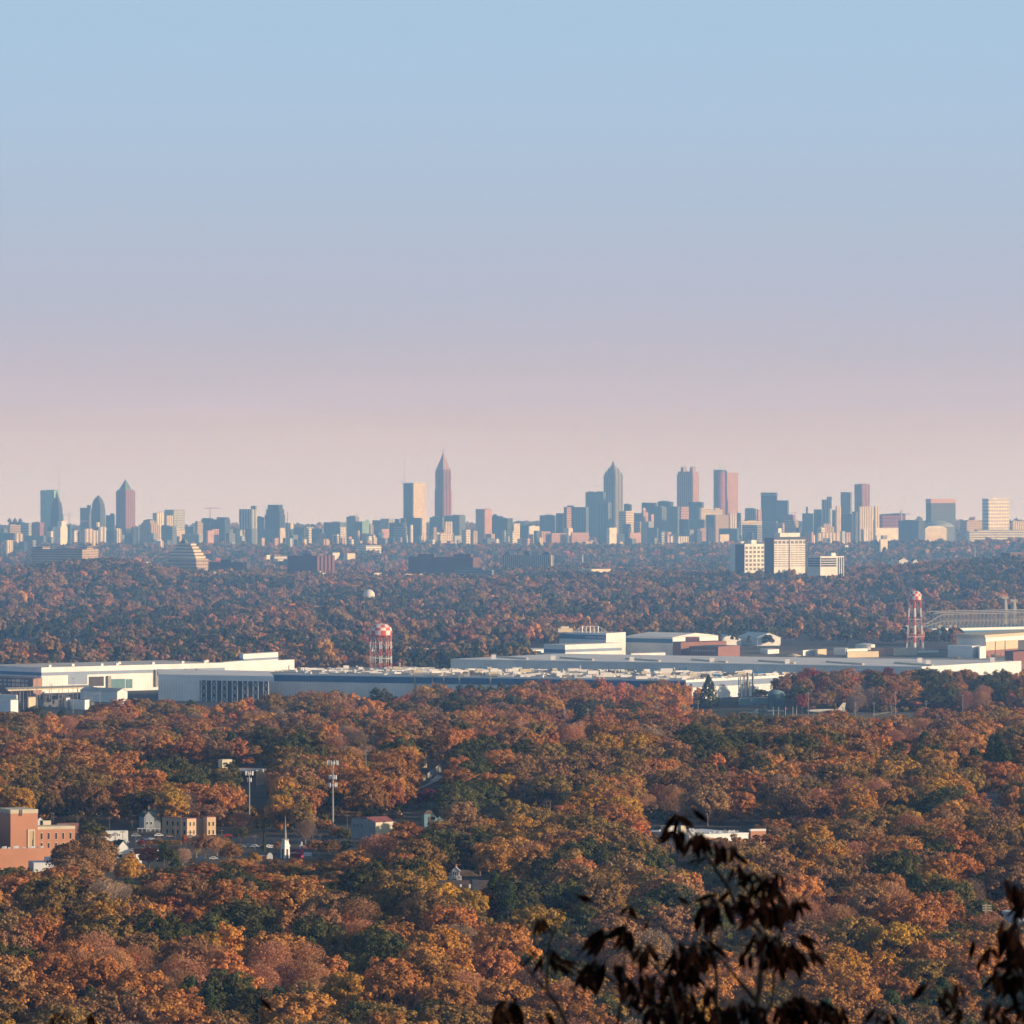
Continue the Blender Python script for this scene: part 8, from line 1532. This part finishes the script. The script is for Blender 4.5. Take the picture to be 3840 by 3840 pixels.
# ------------------------------------------------------------------ dark saplings close to the lookout
LD = 23.0; SB = plain('dark_twig_bark', (.012, .010, .010), .9); SL = leafmat('withered_dark_leaf', (.004, .003, .003), (.014, .006, .004), .04)
def W3(px, py, dd=0): d = LD + dd; return Vector((*P(px, d), zz(py, d)))
fg = random.Random(12)
def leaf(mb, px, py, L, ang, dd):
    """withered oval leaf hanging from its stalk; L photo px, ang degrees from straight down"""
    s = LD / F; o = W3(px, py, dd); Lm = L * s; a = R(ang); tilt = fg.uniform(-.5, .5); ax = Vector((math.sin(a), math.sin(tilt) * .5, -math.cos(a))).normalized(); f = fg.uniform(0, math.pi); sd = ax.orthogonal().normalized(); sd = (sd * math.cos(f) + ax.cross(sd) * math.sin(f)); 
    if abs(sd.y) > .8: sd = Vector((sd.y, sd.x, sd.z))
    wv = Lm * fg.uniform(.12, .21); n = 7; nrm = ax.cross(sd).normalized(); cv = fg.uniform(-.18, .18) * Lm; Lf = []; Rt = []; Md = []
    for k in range(n + 1):
        t = k / n; ww = wv * math.sin(math.pi * min(1, t * 1.02 + .01)) ** .8 * (1 - .2 * t); c_ = o + ax * (t * Lm) + nrm * (cv * t * t); Md.append(c_); Lf.append(c_ - sd * ww + nrm * ww * .35); Rt.append(c_ + sd * ww + nrm * ww * .35)
    for k in range(n): mb.face([Lf[k], Md[k], Md[k + 1], Lf[k + 1]]); mb.face([Md[k], Rt[k], Rt[k + 1], Md[k + 1]])
def sapling(label, stems, clusters, trunkx):
    x, y = P(trunkx, LD); g0 = tz(x, y); t = thing('sapling', label, 'sapling', (x, y, g0), 'dark saplings below the lookout'); bm_ = MB(); lf = MB(); ends = []
    for st, r0 in stems:
        dd = [fg.uniform(-.3, .3)]; pts = [W3(p[0], p[1], dd[0] + .05 * i) for i, p in enumerate(st)]
        for i in range(len(pts) - 1): k = len(pts) - 1; bm_.tube(pts[i], pts[i + 1], r0 * (1 - .7 * i / k), r0 * (1 - .7 * (i + 1) / k), 6)
        if st[0][1] >= 3835: bm_.tube(Vector((x + fg.uniform(-.05, .05), y, g0 - .3)), pts[0], max(r0 * 1.8, .02), r0, 7)
    for c_ in clusters:
        px, py, n, sp_ = c_[:4]; L0 = (c_[4] if len(c_) > 4 else 82) * 1.02
        for k in range(n * 2 if n > 1 else 1):
            a = fg.gauss(0, 24) if len(c_) < 6 else c_[5] + fg.gauss(0, 10); xx, yy, dd = px + fg.uniform(-sp_, sp_) * 1.5, py + fg.uniform(-sp_, sp_) * 1.2, fg.uniform(-.4, .4)
            L = L0 * fg.uniform(.75, 1.2); leaf(lf, xx, yy - L * .4, L, a, dd); bm_.tube(W3(px, py - 30, 0), W3(xx, yy - L * .4, dd), .0024, .0018, 4)
    bm_.build('branches', SB, t); o = lf.build('leaves', SL, t, smooth=True); at = o.data.attributes.new('lv', 'FLOAT', 'FACE'); at.data.foreach_set('value', [fg.random() for _ in lf.f])
G = lambda x, y: (2280 + x / 2.356, 3040 + y / 2.356)
GS = lambda l: [G(*p) for p in l]
U = lambda x, y: (1840 + x / .966, 3000 + y / .966)
US = lambda l: [U(*p) for p in l]
sapling('tallest dark leafy sapling in the foreground right of centre', [(GS([(1318, 1900), (1325, 1700), (1345, 1500), (1362, 1300), (1375, 1120), (1330, 1050), (1150, 900), (1080, 700), (960, 530), (870, 400), (800, 270), (720, 200), (650, 60)]), .0115), (GS([(1325, 1700), (1180, 1530), (1050, 1370), (950, 1270)]), .008), (GS([(975, 1900), (962, 1700), (960, 1480), (935, 1270), (905, 1080), (900, 860)]), .008), (GS([(1345, 1880), (1450, 1700), (1470, 1430), (1510, 1200), (1540, 960), (1460, 640)]), .007), (GS([(870, 400), (800, 460), (755, 495)]), .005), (GS([(1100, 620), (1180, 400)]), .003), (GS([(650, 60), (700, 20), (760, 60), (810, 100)]), .004)],
 [(*G(630, 130), 2, 12, 95), (*G(610, 250), 3, 16, 85), (*G(670, 270), 2, 14, 70), (*G(750, 55), 1, 3, 75, 50), (*G(800, 290), 3, 18, 85), (*G(850, 300), 2, 12, 80), (*G(985, 380), 3, 14, 75), (*G(1090, 400), 3, 18, 75), (*G(800, 470), 1, 3, 60, -60), (*G(1140, 560), 2, 8, 70), (*G(1225, 620), 2, 9, 60), (*G(1340, 660), 3, 20, 85), (*G(1460, 680), 4, 20, 85), (*G(1440, 760), 3, 24, 80), (*G(1480, 590), 1, 5, 45), (*G(1700, 830), 1, 5, 95, 48), (*G(1250, 860), 3, 16, 75), (*G(1350, 900), 4, 22, 90), (*G(1440, 960), 2, 10, 85), (*G(1550, 900), 4, 20, 90), (*G(1630, 880), 3, 14, 75), (*G(900, 900), 5, 30, 85), (*G(980, 920), 3, 18, 90), (*G(860, 970), 3, 16, 75), (*G(1150, 840), 2, 12, 80), (*G(1065, 760), 1, 6, 70), (*G(1260, 1010), 2, 10, 65, -50), (*G(1350, 1180), 3, 18, 85), (*G(1500, 1260), 5, 28, 95), (*G(1600, 1300), 4, 24, 95), (*G(1680, 1180), 2, 10, 90, 52), (*G(1780, 1320), 2, 8, 75, 40), (*G(1620, 1380), 3, 20, 85), (*G(1480, 1370), 2, 14, 75), (*G(1150, 1250), 1, 5, 70, 80), (*G(1190, 1330), 2, 10, 65), (*G(1280, 1330), 2, 10, 60), (*G(840, 1290), 5, 28, 90), (*G(690, 1300), 4, 24, 85), (*G(760, 1430), 3, 20, 85), (*G(700, 1460), 3, 14, 85), (*G(600, 1330), 3, 18, 80), (*G(900, 1640), 2, 10, 75), (*G(1180, 1800), 4, 26, 75), (*G(1560, 1780), 4, 28, 85), (*G(1700, 1760), 4, 30, 85), (*G(1840, 1800), 3, 24, 80), (*G(910, 1840), 3, 24, 70), (*G(1500, 1860), 3, 28, 70), (*G(1380, 1370), 2, 10, 60), (*G(1000, 1850), 4, 30, 70), (*G(640, 1700), 5, 34, 80), (*G(760, 1850), 5, 36, 80), (*G(1300, 1860), 4, 26, 75), (*G(500, 1560), 3, 22, 80), (*G(430, 1800), 5, 34, 80), (*G(1750, 1880), 5, 36, 80)], 2840)
sapling('lower dark leafy sapling at the bottom left of the tallest one', [(US([(275, 812), (245, 745), (205, 695), (205, 600), (212, 520), (232, 470), (262, 405), (300, 370)]), .007), (US([(460, 812), (476, 700), (486, 560), (495, 400)]), .006), (US([(680, 812), (640, 660), (595, 600), (520, 530)]), .007), (US([(640, 812), (600, 740), (480, 690), (380, 600)]), .007), (US([(205, 695), (120, 600), (60, 560)]), .004)],
 [(*U(308, 368), 1, 3, 62, 60), (*U(183, 460), 3, 10, 70), (*U(118, 465), 1, 4, 55, -30), (*U(205, 585), 3, 16, 75), (*U(240, 615), 2, 10, 75, 60), (*U(155, 590), 1, 6, 60, -30), (*U(130, 565), 1, 5, 50, 60), (*U(495, 405), 2, 6, 55), (*U(412, 520), 2, 10, 110, -35), (*U(495, 510), 4, 18, 85), (*U(385, 640), 5, 24, 90), (*U(330, 650), 3, 16, 80), (*U(455, 630), 3, 12, 75), (*U(560, 570), 3, 16, 75), (*U(600, 560), 1, 8, 70), (*U(490, 690), 3, 16, 80), (*U(65, 770), 4, 20, 90), (*U(40, 790), 3, 14, 80), (*U(205, 800), 2, 14, 70), (*U(580, 680), 4, 30, 80), (*U(620, 780), 6, 40, 80), (*U(680, 760), 5, 36, 80), (*U(520, 740), 3, 24, 75), (*U(680, 380), 1, 5, 60, 25), (*U(578, 455), 1, 5, 50), (*U(740, 790), 5, 36, 80), (*U(840, 795), 4, 36, 75), (*U(900, 790), 3, 26, 75), (*U(1110, 760), 3, 26, 80), (*U(1200, 790), 4, 36, 75)], 2300)
sapling('dark leafy sapling entering from the right edge', [(US([(1960, 812), (1935, 700), (1925, 560), (1905, 440), (1915, 330)]), .009), (US([(1925, 560), (1880, 620), (1840, 600)]), .005), (US([(1700, 812), (1690, 690)]), .004), (US([(1640, 812), (1620, 740)]), .004)],
 [(*U(1895, 335), 4, 22, 90), (*U(1915, 400), 3, 18, 85), (*U(1880, 500), 4, 20, 110, -15), (*U(1905, 570), 5, 24, 105), (*U(1860, 640), 4, 26, 100), (*U(1900, 660), 4, 22, 100), (*U(1750, 540), 1, 4, 75, -5), (*U(1808, 560), 2, 8, 80), (*U(1772, 600), 1, 4, 55), (*U(1575, 700), 1, 4, 95, -45), (*U(1640, 730), 3, 16, 70), (*U(1692, 700), 2, 8, 80), (*U(1840, 790), 4, 30, 80), (*U(1700, 790), 3, 24, 70), (*U(1420, 800), 3, 24, 70), (*U(1930, 760), 3, 24, 90), (*U(1255, 790), 3, 22, 70)], 3860)
sapling('low dark sapling tips at the bottom left', [([(225, 3845), (215, 3825)], .005), ([(340, 3845), (335, 3832)], .005), ([(1000, 3900), (985, 3800), (960, 3790)], .003)], [(215, 3825, 2, 10, 60), (335, 3832, 2, 10, 55), (980, 3775, 1, 3, 65, 40)], 600)
